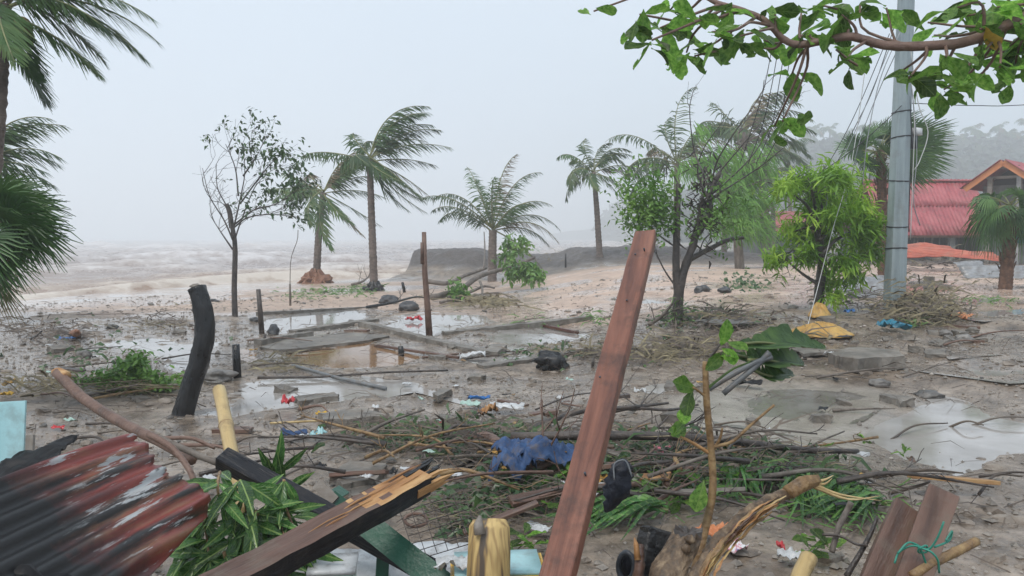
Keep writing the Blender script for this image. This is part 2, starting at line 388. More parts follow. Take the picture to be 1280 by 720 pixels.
# rusted corrugated sheet: red paint flaking to bare zinc, black towards one end (local x)
def rust_mat():
    m, n, l, b = new_mat('rusted red sheet')
    tc = n.new('ShaderNodeTexCoord'); sx = n.new('ShaderNodeSeparateXYZ'); l.new(tc.outputs['Object'], sx.inputs[0])
    def noise(s, st, d=6):
        mp = n.new('ShaderNodeMapping'); mp.inputs['Scale'].default_value = st; l.new(tc.outputs['Object'], mp.inputs[0])
        q = n.new('ShaderNodeTexNoise'); q.inputs['Scale'].default_value = s; q.inputs['Detail'].default_value = d; q.inputs['Roughness'].default_value = .7
        l.new(mp.outputs[0], q.inputs['Vector']); return q.outputs['Fac']
    def ramp(x, *st):
        r = n.new('ShaderNodeValToRGB'); e = r.color_ramp.elements
        while len(e) < len(st): e.new(.5)
        for i, (p, c) in enumerate(st): e[i].position = p; e[i].color = (*c, 1) if hasattr(c, '__len__') else (c, c, c, 1)
        l.new(x, r.inputs[0]); return r.outputs[0]
    def mix(f, a, c):
        q = n.new('ShaderNodeMix'); q.data_type = 'RGBA'; l.new(f, q.inputs[0])
        for s, x in ((6, a), (7, c)):
            if hasattr(x, '__len__'): q.inputs[s].default_value = (*x, 1)
            else: l.new(x, q.inputs[s])
        return q.outputs[2]
    paint = ramp(noise(9, (.12, 1, 1)), (.35, (.08, .015, .012)), (.5, (.2, .034, .025)), (.6, (.2, .085, .04)), (.7, (.16, .13, .12)))
    soot = ramp(noise(9, (.1, 1.2, 1)), (.5, 0.), (.6, 1.))
    c1 = mix(soot, paint, (.018, .015, .014))
    flake = ramp(noise(22, (.14, 1.2, 1.2), 10), (.57, 0.), (.595, 1.))
    # paint and flakes show only towards the outer end, the rest is black
    ad = n.new('ShaderNodeMath'); ad.operation = 'MULTIPLY_ADD'; ad.inputs[1].default_value = .55
    l.new(noise(4, (1, 1, 1)), ad.inputs[0]); l.new(sx.outputs[0], ad.inputs[2])
    endf = ramp(ad.outputs[0], (.34, 0.), (.6, 1.))
    fl = n.new('ShaderNodeMath'); fl.operation = 'MULTIPLY'; l.new(flake, fl.inputs[0]); l.new(endf, fl.inputs[1])
    c2 = mix(endf, (.007, .007, .008), c1)
    c3 = mix(fl.outputs[0], c2, (.36, .37, .37))
    l.new(c3, b.inputs['Base Color']); b.inputs['Roughness'].default_value = .42
    bp = n.new('ShaderNodeBump'); bp.inputs['Strength'].default_value = .4; bp.inputs['Distance'].default_value = .004
    l.new(noise(40, (.5, 1, 1)), bp.inputs['Height']); l.new(bp.outputs[0], b.inputs['Normal'])
    return m
MT['rust'] = rust_mat()
# ------------------------------------------------------------------ ground
SEA = -0.36
COAST = [(-60, -30), (-34, 0), (-22, 15), (-17.5, 24), (-15.6, 30), (-13.6, 35.5), (-10.5, 38.5), (-6.5, 40.5), (-5.0, 42.0), (0, 47), (4, 49.5), (8, 52), (12, 70), (30, 165), (50, 300), (110, 600)]
_cx = np.array([c[0] for c in COAST], float); _cy = np.array([c[1] for c in COAST], float)
def coast_sd(x, y):
    """signed distance to the shoreline, positive out at sea"""
    x = np.asarray(x, float); y = np.asarray(y, float)
    best = np.full(np.broadcast(x, y).shape, 1e9); sg = np.ones_like(best)
    for i in range(len(COAST) - 1):
        ax, ay, bx, by = _cx[i], _cy[i], _cx[i + 1], _cy[i + 1]
        ex, ey = bx - ax, by - ay; t = np.clip(((x - ax) * ex + (y - ay) * ey) / (ex * ex + ey * ey), 0, 1)
        d = np.hypot(x - ax - t * ex, y - ay - t * ey); s = np.where(ex * (y - ay) - ey * (x - ax) > 0, 1., -1.)
        k = d < best; best = np.where(k, d, best); sg = np.where(k, s, sg)
    return best * sg

def zbase(x, y):
    x = np.asarray(x, float); y = np.asarray(y, float)
    left = -.20 * ss(9, 26, y)
    right = .45 * ss(6, 14, y) + .1 * ss(14, 30, y)
    z = left + (right - left) * ss(-1.5, 5.5, x)
    n = fbm(x * .35, y * .35, 5, 3)
    # gravel bank, cut off steeply towards the water
    bank = ss(-6.0, -5.3, x + .35 * n) * ss(34.0, 40.5, y + .8 * n - 1.2 * ss(-2, -5, x) * 1.0)
    top = 1.08 - .5 * ss(9, 16, x) + .1 * n - .42 * ss(-1.9, -.7, x) * ss(3.9, 2.6, x)
    z = z + (np.maximum(top, z) - z) * bank
    cs = coast_sd(x, y) + .5 * n
    z = np.where(cs > -7, np.minimum(z, z + (SEA + .03 - z) * ss(-7, 0, cs) * (1 - bank)), z)
    z = z + (SEA - 1.4 - z) * ss(-.3, 7, cs) * np.where(bank > .5, ss(.5, 3, cs), 1)
    # trampled rubble heap the photographer stands behind
    z = z + .42 * ss(3.7, 2.1, y) * ss(-7, -5, x) * ss(8, 6, x)
    return z

def zb1(x, y): return float(zbase(np.array([x]), np.array([y]))[0])

def G(px, py, lift=0.0):
    """where the photograph's pixel meets the ground"""
    a = P(px, py, 1.0); d = a - Vector((0, 0, CZ)); ys = np.concatenate([np.linspace(2.0, 20, 400), np.linspace(20.05, 120, 1000)])
    xs = d.x * ys; zs = CZ + d.z * ys; zz = zbase(xs, ys) + lift
    k = np.argmax(zs < zz)
    if not (zs < zz).any(): k = len(ys) - 1
    return Vector((xs[k], ys[k], zz[k] - lift))

# puddles: outlines on the ground, each with its own level
PUD = [
    ([(330,398),(380,390),(445,388),(466,394),(455,405),(400,412),(350,414),(322,408)], .05, 0),
    ([(480,402),(530,395),(600,394),(612,402),(560,414),(520,420),(488,412)], .05, 0),
    ([(322,440),(380,432),(440,428),(490,432),(520,442),(560,447),(520,456),(440,462),(380,456),(320,452)], .05, 1),
    ([(345,425),(420,417),(470,420),(440,428),(380,434)], .03, 0),
    ([(610,412),(660,404),(740,406),(745,416),(690,428),(640,432),(610,424)], .04, 0),
    ([(140,428),(190,424),(230,432),(262,428),(285,432),(282,446),(262,462),(215,466),(192,448),(150,438)], .05, 0),
    ([(284,438),(318,434),(322,452),(300,456)], .04, 1),
    ([(48,450),(70,444),(96,446),(96,455),(60,456)], .04, 1),
    ([(112,446),(132,443),(134,450),(116,452)], .03, 0),
    ([(1196,376),(1250,370),(1262,376),(1215,382)], .03, 0), ([(1128,352),(1150,348),(1184,350),(1190,362),(1160,372),(1120,371)], .05, 0),
    ([(1100,505),(1125,486),(1170,480),(1195,490),(1225,512),(1285,530),(1330,548),(1300,566),(1258,572),(1240,590),(1195,600),(1160,586),(1110,580),(1080,556),(1040,548),(1060,520)], .045, 0),
    ([(930,500),(985,484),(1060,480),(1085,492),(1040,515),(1000,530),(940,522)], .02, 2),
    ([(1130,448),(1190,440),(1260,452),(1300,470),(1240,474),(1180,462)], .03, 0), ([(800,480),(850,474),(862,484),(830,494),(790,492)], .03, 0),
    ([(560,452),(600,440),(640,436),(660,444),(620,456)], .03, 0), ([(620,575),(700,560),(780,556),(800,568),(720,582)], .02, 0), ([(1200,392),(1290,384),(1310,392),(1240,402)], .03, 0), ([(760,372),(830,366),(840,374),(780,380)], .03, 0),
    ([(238,522),(262,500),(300,480),(370,472),(450,470),(515,474),(556,488),(600,518),(562,524),(522,504),(470,494),(420,503),(350,514),(290,526)], .03, 0),
    ([(1185,430),(1215,426),(1225,440),(1195,446)], .025, 0),
    ([(560,590),(600,580),(640,600),(620,640),(570,640)], .02, 2),
    ([(1000,580),(1040,572),(1060,590),(1030,600)], .02, 0),
]
PW = []
for poly, dep, kind in PUD:
    w_ = [G(px, py) for px, py in poly]
    lev = sorted(p.z for p in w_)[len(w_) // 3]
    PW.append((np.array([(p.x, p.y) for p in w_]), lev, dep, kind))

def poly_sd(q, x, y):
    """signed distance to a polygon, negative inside"""
    best = np.full(x.shape, 1e9); ins = np.zeros(x.shape, bool)
    for i in range(len(q)):
        ax, ay = q[i]; bx, by = q[(i + 1) % len(q)]
        ex, ey = bx - ax, by - ay; t = np.clip(((x - ax) * ex + (y - ay) * ey) / (ex * ex + ey * ey + 1e-9), 0, 1)
        best = np.minimum(best, np.hypot(x - ax - t * ex, y - ay - t * ey))
        c = ((ay > y) != (by > y)) & (x < (bx - ax) * (y - ay) / (by - ay + 1e-12) + ax); ins ^= c
    return np.where(ins, -best, best)

# wet concrete apron (smooth, grey) right of the middle
APRON = np.array([(p.x, p.y) for p in (G(*q) for q in [(840,500),(930,478),(1100,476),(1150,500),(1090,560),(1090,600),(1010,640),(900,600),(840,560)])])

def zfull(x, y, zones=False):
    x = np.asarray(x, float); y = np.asarray(y, float); shp = x.shape; x = x.ravel(); y = y.ravel()
    z = zbase(x, y); cs = coast_sd(x, y)
    beach = ss(-9, -4, cs) * (1 - ss(-6.3, -5.6, x) * ss(33.5, 36.5, y))
    apr = poly_sd(APRON, x, y); apm = 1 - ss(-.3, .3, apr + .2 * fbm(x * 1.5, y * 1.5, 77, 3))
    rough = (1 - beach * .75) * (1 - .85 * apm)
    sandn = fbm(x * .22, y * .22, 31, 3)
    sand = ss(12.5, 16.5, y + 2.2 * sandn + 2.5 * ss(0, -6, x)) * (1 - ss(31.5, 35, y + .8 * sandn)) * ss(-3, 2, x + 1.5 * sandn)
    sand = np.maximum(sand, beach * .7)
    sand = np.maximum(sand, .75 * ss(17, 21, y + 2 * sandn) * ss(-22, -19, x) * (x < 1) * (1 - ss(33, 35, y)))
    det = .06 * fbm(x * .8, y * .8, 3, 3) + .045 * fbm(x * 2.3, y * 2.3, 9, 3) + .042 * np.abs(fbm(x * 6.5, y * 6.5, 21, 3)) + .012 * fbm(x * 19, y * 19, 41, 2)
    chur = ss(-.1, .5, fbm(x * .3, y * .3, 60, 3))
    det = det * (.6 + 1.3 * chur) + .05 * chur * np.clip(fbm(x * 1.4, y * 1.9, 66, 3), 0, 1) + .014 * np.abs(fbm(x * 13, y * 13, 43, 3))
    det = det * (1 - .55 * sand)
    bk = ss(-6.3, -5.6, x) * ss(33.5, 36.5, y) * (y < 60); gravel = ss(.12, .4, z) * bk; sand = sand * (1 - .95 * bk * ss(.0, .25, z))
    wet = ss(-.12, .16, fbm(x * .5, y * .5, 90, 4) + .12 + .3 * ss(4.5, 6, y) * ss(17, 14, y) * (ss(2, -1, x) + .45 * ss(1, 3, x)) - .25 * ss(16, 22, y))
    wet = wet * (1 - gravel); det = det * (1 - .62 * wet) + gravel * (.10 * fbm(x * 1.2, y * 1.2, 101, 4) + .08 * np.abs(fbm(x * 3, y * 3, 103, 3)))
    z = z + det * rough
    pm = np.zeros_like(z)
    for q, lev, dep, kind in PW:
        lo = q.min(0) - 2; hi = q.max(0) + 2
        k = (x > lo[0]) & (x < hi[0]) & (y > lo[1]) & (y < hi[1])
        if not k.any(): continue
        xx, yy = x[k], y[k]; sc_ = .2 + .006 * yy.mean()
        sdp = poly_sd(q, xx, yy) + sc_ * fbm(xx * 1.1, yy * 1.1, 13, 4) * .9
        mk = 1 - ss(.0, .9, sdp)
        tgt = lev + dep * np.clip(sdp / .35, -1, 1.2) * .8 + det[k] * .35
        z[k] = z[k] + (tgt - z[k]) * mk
        pm[k] = np.maximum(pm[k], 1 - ss(-.1, .5, sdp))
    if zones:
        return z.reshape(shp), sand, gravel, np.maximum(np.maximum(np.maximum(wet * .85, pm), apm), beach), apm, beach, cs
    return z.reshape(shp)

def ground_mat():
    m, n, l, b = new_mat('wet mud, sand and gravel')
    def at(nm):
        q = n.new('ShaderNodeAttribute'); q.attribute_name = nm; return q.outputs['Fac']
    tc = n.new('ShaderNodeTexCoord')
    def noise(s, d=6, r=.65):
        q = n.new('ShaderNodeTexNoise'); q.inputs['Scale'].default_value = s; q.inputs['Detail'].default_value = d; q.inputs['Roughness'].default_value = r
        l.new(tc.outputs['Object'], q.inputs['Vector']); return q.outputs['Fac']
    def ramp(x, *st):
        r = n.new('ShaderNodeValToRGB'); e = r.color_ramp.elements
        while len(e) < len(st): e.new(.5)
        for i, (p, c) in enumerate(st): e[i].position = p; e[i].color = (*c, 1) if hasattr(c, '__len__') else (c, c, c, 1)
        l.new(x, r.inputs[0]); return r.outputs[0]
    def mix(f, a, c):
        q = n.new('ShaderNodeMix'); q.data_type = 'RGBA'; l.new(f, q.inputs[0])
        for s, x in ((6, a), (7, c)):
            if hasattr(x, '__len__'): q.inputs[s].default_value = (*x, 1)
            else: l.new(x, q.inputs[s])
        return q.outputs[2]
    def mth(op, a, c):
        q = n.new('ShaderNodeMath'); q.operation = op
        for i, x in ((0, a), (1, c)):
            if isinstance(x, (int, float)): q.inputs[i].default_value = x
            else: l.new(x, q.inputs[i])
        return q.outputs[0]
    big = noise(.55, 8); fine = noise(14, 6, .75); mid = noise(2.6, 7)
    mud = ramp(mid, (.3, (.08, .06, .044)), (.5, (.22, .172, .13)), (.7, (.38, .312, .25)))
    speck = ramp(fine, (.3, (.5, .48, .46)), (.5, (1., 1., 1.)), (.68, (1.22, 1.2, 1.18)))
    q = n.new('ShaderNodeMix'); q.data_type = 'RGBA'; q.blend_type = 'MULTIPLY'; q.inputs[0].default_value = .9
    l.new(mud, q.inputs[6]); l.new(speck, q.inputs[7]); mud = q.outputs[2]
    sandc = ramp(mid, (.25, (.38, .25, .18)), (.5, (.58, .42, .325)), (.75, (.68, .53, .425)))
    q = n.new('ShaderNodeMix'); q.data_type = 'RGBA'; q.blend_type = 'MULTIPLY'; q.inputs[0].default_value = .4
    l.new(sandc, q.inputs[6]); l.new(speck, q.inputs[7]); sandc = q.outputs[2]
    grav = ramp(fine, (.3, (.03, .024, .02)), (.55, (.095, .078, .068)), (.72, (.2, .17, .15)))
    apr = ramp(mid, (.3, (.24, .21, .175)), (.6, (.35, .315, .272)), (.75, (.42, .385, .34)))
    c = mix(mth('MULTIPLY', at('sand'), ramp(big, (.3, .55), (.6, 1.))), mud, sandc)
    c = mix(at('gravel'), c, grav)
    c = mix(mth('MULTIPLY', at('apron'), .9), c, apr)
    foam = mth('MULTIPLY', at('swash'), ramp(noise(.9, 9, .72), (.44, 0.), (.56, 1.)))
    c = mix(foam, c, (.66, .64, .63))
    l.new(c, b.inputs['Base Color'])
    ro = mth('MULTIPLY_ADD' if False else 'SUBTRACT', ramp(mid, (.3, .42), (.7, .75)), mth('MULTIPLY', at('wet'), .6))
    l.new(mth('MAXIMUM', ro, .09), b.inputs['Roughness'])
    bp = n.new('ShaderNodeBump'); bp.inputs['Strength'].default_value = .9; bp.inputs['Distance'].default_value = .035
    hgt = mth('MULTIPLY', mth('SUBTRACT', 1.0, mth('MULTIPLY', at('wet'), .8)), mth('ADD', mth('MULTIPLY', fine, .7), mth('MULTIPLY', noise(45, 4), .35)))
    l.new(hgt, bp.inputs['Height']); l.new(bp.outputs[0], b.inputs['Normal'])
    return m

def np_mesh(name, verts, nu, nv, mats, attrs=None, keep=None):
    me = bpy.data.meshes.new(name)
    i = np.arange(nu - 1)[:, None] * nv + np.arange(nv - 1)[None, :]
    f = np.stack([i, i + nv, i + nv + 1, i + 1], -1).reshape(-1, 4)
    if keep is not None: f = f[keep[f].any(1)]
    me.vertices.add(len(verts)); me.vertices.foreach_set('co', verts.astype(np.float32).ravel())
    me.loops.add(f.size); me.loops.foreach_set('vertex_index', f.ravel().astype(np.int32))
    me.polygons.add(len(f)); me.polygons.foreach_set('loop_start', np.arange(len(f), dtype=np.int32) * 4)
    me.polygons.foreach_set('use_smooth', np.ones(len(f), bool))
    me.update(calc_edges=True); me.validate()
    for k, a in (attrs or {}).items():
        at = me.attributes.new(k, 'FLOAT', 'POINT'); at.data.foreach_set('value', a.astype(np.float32).ravel())
    me.materials.append(mats)
    o = bpy.data.objects.new(name, me); COL.objects.link(o); o['_b'] = (0, 0, 0)
    return o

_th = np.concatenate([np.linspace(-100, -44, 40)[:-1], np.linspace(-44, 44, 640), np.linspace(44, 100, 40)[1:]]) * math.pi / 180
_r = np.concatenate([np.linspace(.3, 1.8, 12)[:-1], np.geomspace(1.8, 60, 560), np.geomspace(60, 420, 60)[1:]])
gx = np.sin(_th)[:, None] * _r[None, :]; gy = np.cos(_th)[:, None] * _r[None, :]
gz, g_s, g_g, g_w, g_a, g_b, g_cs = zfull(gx, gy, True)
swash = ss(-6.5, -3.5, g_cs) * (1 - .3 * ss(0, 2, g_cs)) * ss(.0, -.25, gz.ravel())
ground = np_mesh('ground', np.stack([gx, gy, gz], -1).reshape(-1, 3), len(_th), len(_r), ground_mat(),
                 dict(sand=g_s, gravel=g_g, wet=g_w, apron=g_a, swash=swash))
ground['kind'] = 'structure'

# height lookup of the finished ground
def zf(x, y): return float(zfull(np.array([x]), np.array([y]))[0])
def GP(px, py, up=0.0):
    p = G(px, py, up); p.z = zf(p.x, p.y) + up; return p

# ------------------------------------------------------------------ standing water
def water_mat(name, c1, c2, rough=.03, ripple=.03, scale=2.0):
    m, n, l, b = new_mat(name)
    tc = n.new('ShaderNodeTexCoord'); nz = n.new('ShaderNodeTexNoise'); nz.inputs['Scale'].default_value = scale; nz.inputs['Detail'].default_value = 5
    l.new(tc.outputs['Object'], nz.inputs[0]); rp = n.new('ShaderNodeValToRGB')
    rp.color_ramp.elements[0].position = .35; rp.color_ramp.elements[0].color = (*c1, 1); rp.color_ramp.elements[1].position = .65; rp.color_ramp.elements[1].color = (*c2, 1)
    l.new(nz.outputs['Fac'], rp.inputs[0]); l.new(rp.outputs[0], b.inputs['Base Color'])
    b.inputs['Roughness'].default_value = rough; b.inputs['IOR'].default_value = 1.33; b.inputs['Specular IOR Level'].default_value = .8
    n2 = n.new('ShaderNodeTexNoise'); n2.inputs['Scale'].default_value = 22; n2.inputs['Detail'].default_value = 3; l.new(tc.outputs['Object'], n2.inputs[0])
    bp = n.new('ShaderNodeBump'); bp.inputs['Strength'].default_value = ripple * 4; bp.inputs['Distance'].default_value = .004
    l.new(n2.outputs['Fac'], bp.inputs['Height']); l.new(bp.outputs[0], b.inputs['Normal'])
    return m
WM = [water_mat('puddle water', (.3, .275, .25), (.42, .395, .37)), water_mat('brown puddle water', (.22, .12, .055), (.32, .19, .1)),
      water_mat('film of water on mud', (.15, .135, .115), (.22, .205, .185), rough=.1, ripple=.1)]
for q, lev, dep, kind in PW:
    c = q.mean(0); mb = MB(); N = 40
    e = [c + (p - c) * (1 + .75 / (np.hypot(*(p - c)) + .3)) for p in q]
    for p in e: mb.v.append(Vector((p[0], p[1], lev)))
    mb.face(range(len(e)))
    o = mb.build('puddle', WM[kind], base=(c[0], c[1], lev), smooth=False); o['kind'] = 'structure'

# ------------------------------------------------------------------ sea
def sea_mat():
    m, n, l, b = new_mat('muddy storm sea')
    at = n.new('ShaderNodeAttribute'); at.attribute_name = 'foam'; br = n.new('ShaderNodeAttribute'); br.attribute_name = 'brown'
    tc = n.new('ShaderNodeTexCoord'); mp = n.new('ShaderNodeMapping'); mp.inputs['Scale'].default_value = (1.1, .8, 1); l.new(tc.outputs['Object'], mp.inputs[0])
    nz = n.new('ShaderNodeTexNoise'); nz.inputs['Scale'].default_value = .9; nz.inputs['Detail'].default_value = 9; nz.inputs['Roughness'].default_value = .72; l.new(mp.outputs[0], nz.inputs[0])
    ad = n.new('ShaderNodeMath'); ad.operation = 'ADD'; l.new(nz.outputs['Fac'], ad.inputs[0]); l.new(at.outputs['Fac'], ad.inputs[1])
    rp = n.new('ShaderNodeValToRGB'); rp.color_ramp.elements[0].position = .68; rp.color_ramp.elements[0].color = (0, 0, 0, 1); rp.color_ramp.elements[1].position = .98; rp.color_ramp.elements[1].color = (1, 1, 1, 1)
    l.new(ad.outputs[0], rp.inputs[0])
    wc = n.new('ShaderNodeMix'); wc.data_type = 'RGBA'; l.new(br.outputs['Fac'], wc.inputs[0]); wc.inputs[6].default_value = (.31, .255, .23, 1); wc.inputs[7].default_value = (.3, .2, .135, 1)
    fc = n.new('ShaderNodeMix'); fc.data_type = 'RGBA'; l.new(br.outputs['Fac'], fc.inputs[0]); fc.inputs[6].default_value = (.6, .57, .56, 1); fc.inputs[7].default_value = (.62, .55, .48, 1)
    mx = n.new('ShaderNodeMix'); mx.data_type = 'RGBA'; l.new(rp.outputs[0], mx.inputs[0]); l.new(wc.outputs[2], mx.inputs[6]); l.new(fc.outputs[2], mx.inputs[7])
    l.new(mx.outputs[2], b.inputs['Base Color']); b.inputs['IOR'].default_value = 1.33
    rr = n.new('ShaderNodeMapRange'); rr.inputs[3].default_value = .22; rr.inputs[4].default_value = .7; l.new(rp.outputs[0], rr.inputs[0]); l.new(rr.outputs[0], b.inputs['Roughness'])
    bp = n.new('ShaderNodeBump'); bp.inputs['Strength'].default_value = .8; bp.inputs['Distance'].default_value = .12
    l.new(nz.outputs['Fac'], bp.inputs['Height']); l.new(bp.outputs[0], b.inputs['Normal'])
    return m
_t2 = np.linspace(-52, 30, 420) * math.pi / 180
_r2 = np.concatenate([np.geomspace(14, 120, 420), np.geomspace(120, 1400, 140)[1:]])
wx = np.sin(_t2)[:, None] * _r2[None, :]; wy = np.cos(_t2)[:, None] * _r2[None, :]
wcs = coast_sd(wx, wy)
n1 = fbm(wx * .06, wy * .06, 4, 3); n2_ = fbm(wx * .25, wy * .25, 8, 4); n3 = fbm(wx * 1.1, wy * 1.1, 12, 3)
def crest(pos, wid, amp, warp, sd_):
    u = (wcs - pos + warp * fbm(wx * .07, wy * .07, sd_, 3) * 1.0) / wid
    a = np.clip(.55 + .9 * fbm(wx * .09 + 7, wy * .09, sd_ + 5, 3), 0, 1.3)
    return amp * a * np.exp(-u * u) * (1 + .25 * n2_), a * np.exp(-(u + .25) ** 2 * 1.4)
wz = np.full(wx.shape, SEA) + ss(.0, 5, wcs) * (.12 * n2_ + .05 * n3 + .15 * n1); foam = .12 * n2_ + .02 + 0 * wx
for pos, wid, amp, warp, s_ in ((.6, .6, .42, 1.6, 1), (3.2, .7, .4, 1.8, 2), (6.5, 1.0, .45, 2.4, 22), (10, 1.3, .6, 3, 3), (15, 1.7, .6, 4, 33), (23, 2.2, .75, 6, 44), (36, 2.6, .9, 8, 55), (56, 3.2, 1.0, 10, 66), (90, 4, 1.1, 14, 76), (150, 6, 1.2, 20, 87)):
    h_, f_ = crest(pos, wid, amp, warp, s_); wz += h_; foam += .32 * f_
foam += .15 * ss(1.5, -2.5, wcs) + .2 * ss(30, 110, wcs)
foam += .16 * ss(9, 1, wcs) * (.6 + .9 * n3) + .05 * n3 + .08
brown = np.clip(.95 * ss(9, 1.5, wcs + 2.5 * n2_) + .35 * ss(30, 6, wcs) + .3 * n1, 0, 1)
sea = np_mesh('sea', np.stack([wx, wy, wz], -1).reshape(-1, 3), len(_t2), len(_r2), sea_mat(), dict(foam=foam, brown=brown), keep=(wcs.ravel() > -5))
sea['kind'] = 'structure'

# ------------------------------------------------------------------ hills with a far wood
def hill(name, pts, d0, d1, mat, base=-1.0):
    """ridge through pixels pts, rising from distance d0 to the ridge at d1"""
    mb = MB(); n = len(pts)
    px = np.array([p[0] for p in pts], float); py = np.array([p[1] for p in pts], float)
    def fn(u, v):
        x_ = px[0] + (px[-1] - px[0]) * u; y_ = np.interp(x_, px, py)
        top = P(x_, y_, d1); d = d0 + (d1 - d0) * v if v <= .75 else d1 + (v - .75) * 120
        vv = min(v / .75, 1); d = d0 + (d1 - d0) * vv + max(v - .75, 0) * 160
        xx = (x_ - 640) / FPX * d
        prof = vv ** .7 if v <= .75 else 1 - (v - .75) * 1.2
        z = base + (top.z - base) * prof + 1.2 * float(fbm(xx * .08, d * .08, 6, 3)) * (vv)
        return (xx, d, z)
    mb.grid(fn, 60, 24)
    o = mb.build(name, mat); o['kind'] = 'structure'
    return fn
MT['forest_floor'] = M('wooded slope', (.01, .018, .009), (.022, .035, .016), (.04, .05, .025), scale=.15, rough=.8, bump=.3, bscale=1)
MT['far_leaf'] = M('far foliage', (.008, .018, .008), (.022, .04, .016), (.05, .07, .03), scale=.12, rough=.6, bump=0)
hA = hill('hill', [(825,285),(850,262),(880,240),(920,222),(960,205),(1000,192),(1060,188),(1120,186),(1180,188),(1240,186),(1300,182),(1420,172),(1600,160)], 190, 330, MT['forest_floor'])
hB = hill('headland', [(752,291),(764,276),(775,262),(800,256),(830,248),(870,232),(930,215),(1000,205)], 500, 580, MT['forest_floor'])
hC = hill('far_headland', [(690,292),(712,289),(740,285),(760,287),(790,284),(850,280)], 800, 860, MT['forest_floor'])

def wood(fn, n, size, seed, label):
    mb = MB(); r = random.Random(seed)
    for _ in range(n):
        u = r.random(); v = r.random() ** .6 * .8
        c = Vector(fn(u, v)); s = size * r.uniform(.6, 1.4); c.z += s * .5
        for k in range(26):
            d = Vector((r.gauss(0, 1), r.gauss(0, 1), r.gauss(0, .8) + .2)).normalized() * s * r.uniform(.4, 1.05)
            p = c + d; t = Vector((r.gauss(0, 1), r.gauss(0, 1), r.gauss(0, .7))).normalized() * s * .32
            mb.ribbon([p - t, p, p + t], [.1 * s, .42 * s, .06 * s], d)
    o = mb.build('forest', MT['far_leaf'], smooth=False); tag(o, label, 'forest', kind='stuff')
wood(hA, 1300, 3.6, 3, 'misty wood covering the slope behind the red roofed houses')
wood(hB, 420, 5.5, 4, 'pale misty wood on the headland beyond the surf')

# rain haze
mb = MB(); mb.rbox(Matrix.Translation((0, 700, 36)), 2600, 1500, 79, n=(1, 1, 1), amp=0)
hz = mb.build('haze', [], smooth=False); hm = bpy.data.materials.new('rain haze'); hm.use_nodes = True
hn = hm.node_tree.nodes; hn.remove(hn['Principled BSDF']); pv = hn.new('ShaderNodeVolumePrincipled')
pv.inputs['Color'].default_value = (.96, .985, 1, 1); pv.inputs['Density'].default_value = .003; pv.inputs['Anisotropy'].default_value = .2
hm.node_tree.links.new(pv.outputs[0], hn['Material Output'].inputs['Volume']); hz.data.materials.clear(); hz.data.materials.append(hm)
tag(hz, 'pale rain haze filling the air over sea and shore', 'haze', kind='stuff')
# ------------------------------------------------------------------ palms
WIND = Vector((1, .15, 0))
def frond(mb, base, az, el, L, wind=.5, grav=.5, leaf=.55, n=34, width=.045, seed=0, rib=.022, bare=.14, sweep=.5):
    r = random.Random(seed); d = Vector((math.cos(el) * math.cos(az), math.cos(el) * math.sin(az), math.sin(el)))
    p = Vector(base); pts = [p.copy()]; K = 12
    for i in range(K):
        t = (i + 1) / K
        d = (d + WIND * (wind * t * .28) + Vector((0, 0, -1)) * (grav * t * .28)).normalized()
        p = p + d * (L / K); pts.append(p.copy())
    mb.tube(pts, [rib * (1 - .85 * i / K) + .002 for i in range(K + 1)], n=4, m=1)
    for i in range(n):
        t = bare + (1 - bare) * (i + .3 * r.random()) / n; k = min(int(t * K), K - 1); u = t * K - k
        q = pts[k].lerp(pts[k + 1], u); fw = (pts[k + 1] - pts[k]).normalized()
        sd_ = fw.cross(Vector((0, 0, 1)))
        if sd_.length < .1: sd_ = fw.orthogonal()
        sd_.normalize(); l0 = leaf * (.45 + .75 * math.sin(math.pi * min(1, (t * .85 + .12)))) * (1 - .35 * t ** 4)
        for s in (-1, 1):
            if r.random() < .1 or (r.random() < .8 and mn.noise(Vector((i * .35, seed * 1.7, s))) > .42): continue
            dd = (sd_ * s * r.uniform(.5, .95) + fw * (.4 + .5 * t) + WIND * sweep * r.uniform(.3, 1.3) + Vector((0, 0, -1)) * r.uniform(.25, .75)).normalized()
            ll = l0 * r.uniform(.8, 1.12); a = q + dd * ll * .5; e = q + dd * ll + Vector((0, 0, -1)) * ll * r.uniform(.05, .3) + WIND * sweep * ll * .2
            mb.ribbon([q, a, e], [width * .6, width, .004], sd_.cross(fw) * s + Vector((r.uniform(-.3, .3), 0, .3)))

def ring_trunk(pts, r0, r1, n=10, flare=1.5, step=.16, name='trunk', mat=None, parent=None, swell=.5):
    L = sum((Vector(pts[i + 1]) - Vector(pts[i])).length for i in range(len(pts) - 1)); k = max(int(L / step), 8)
    sp = spline(pts, k * 2); rad = []
    for i in range(k * 2 + 1):
        t = i / (k * 2); r = r0 + (r1 - r0) * t
        r *= 1 + (flare - 1) * max(0, 1 - t * L / swell) ** 2
        rad.append(r * (1.06 if i % 2 == 0 else .95) * (1 + .04 * mn.noise(Vector((i * .7, r0 * 9, 2)))))
    return MB().tube(sp, rad, n=n, wob=.06).build(name, mat or MT['palm_trunk'], parent=parent)

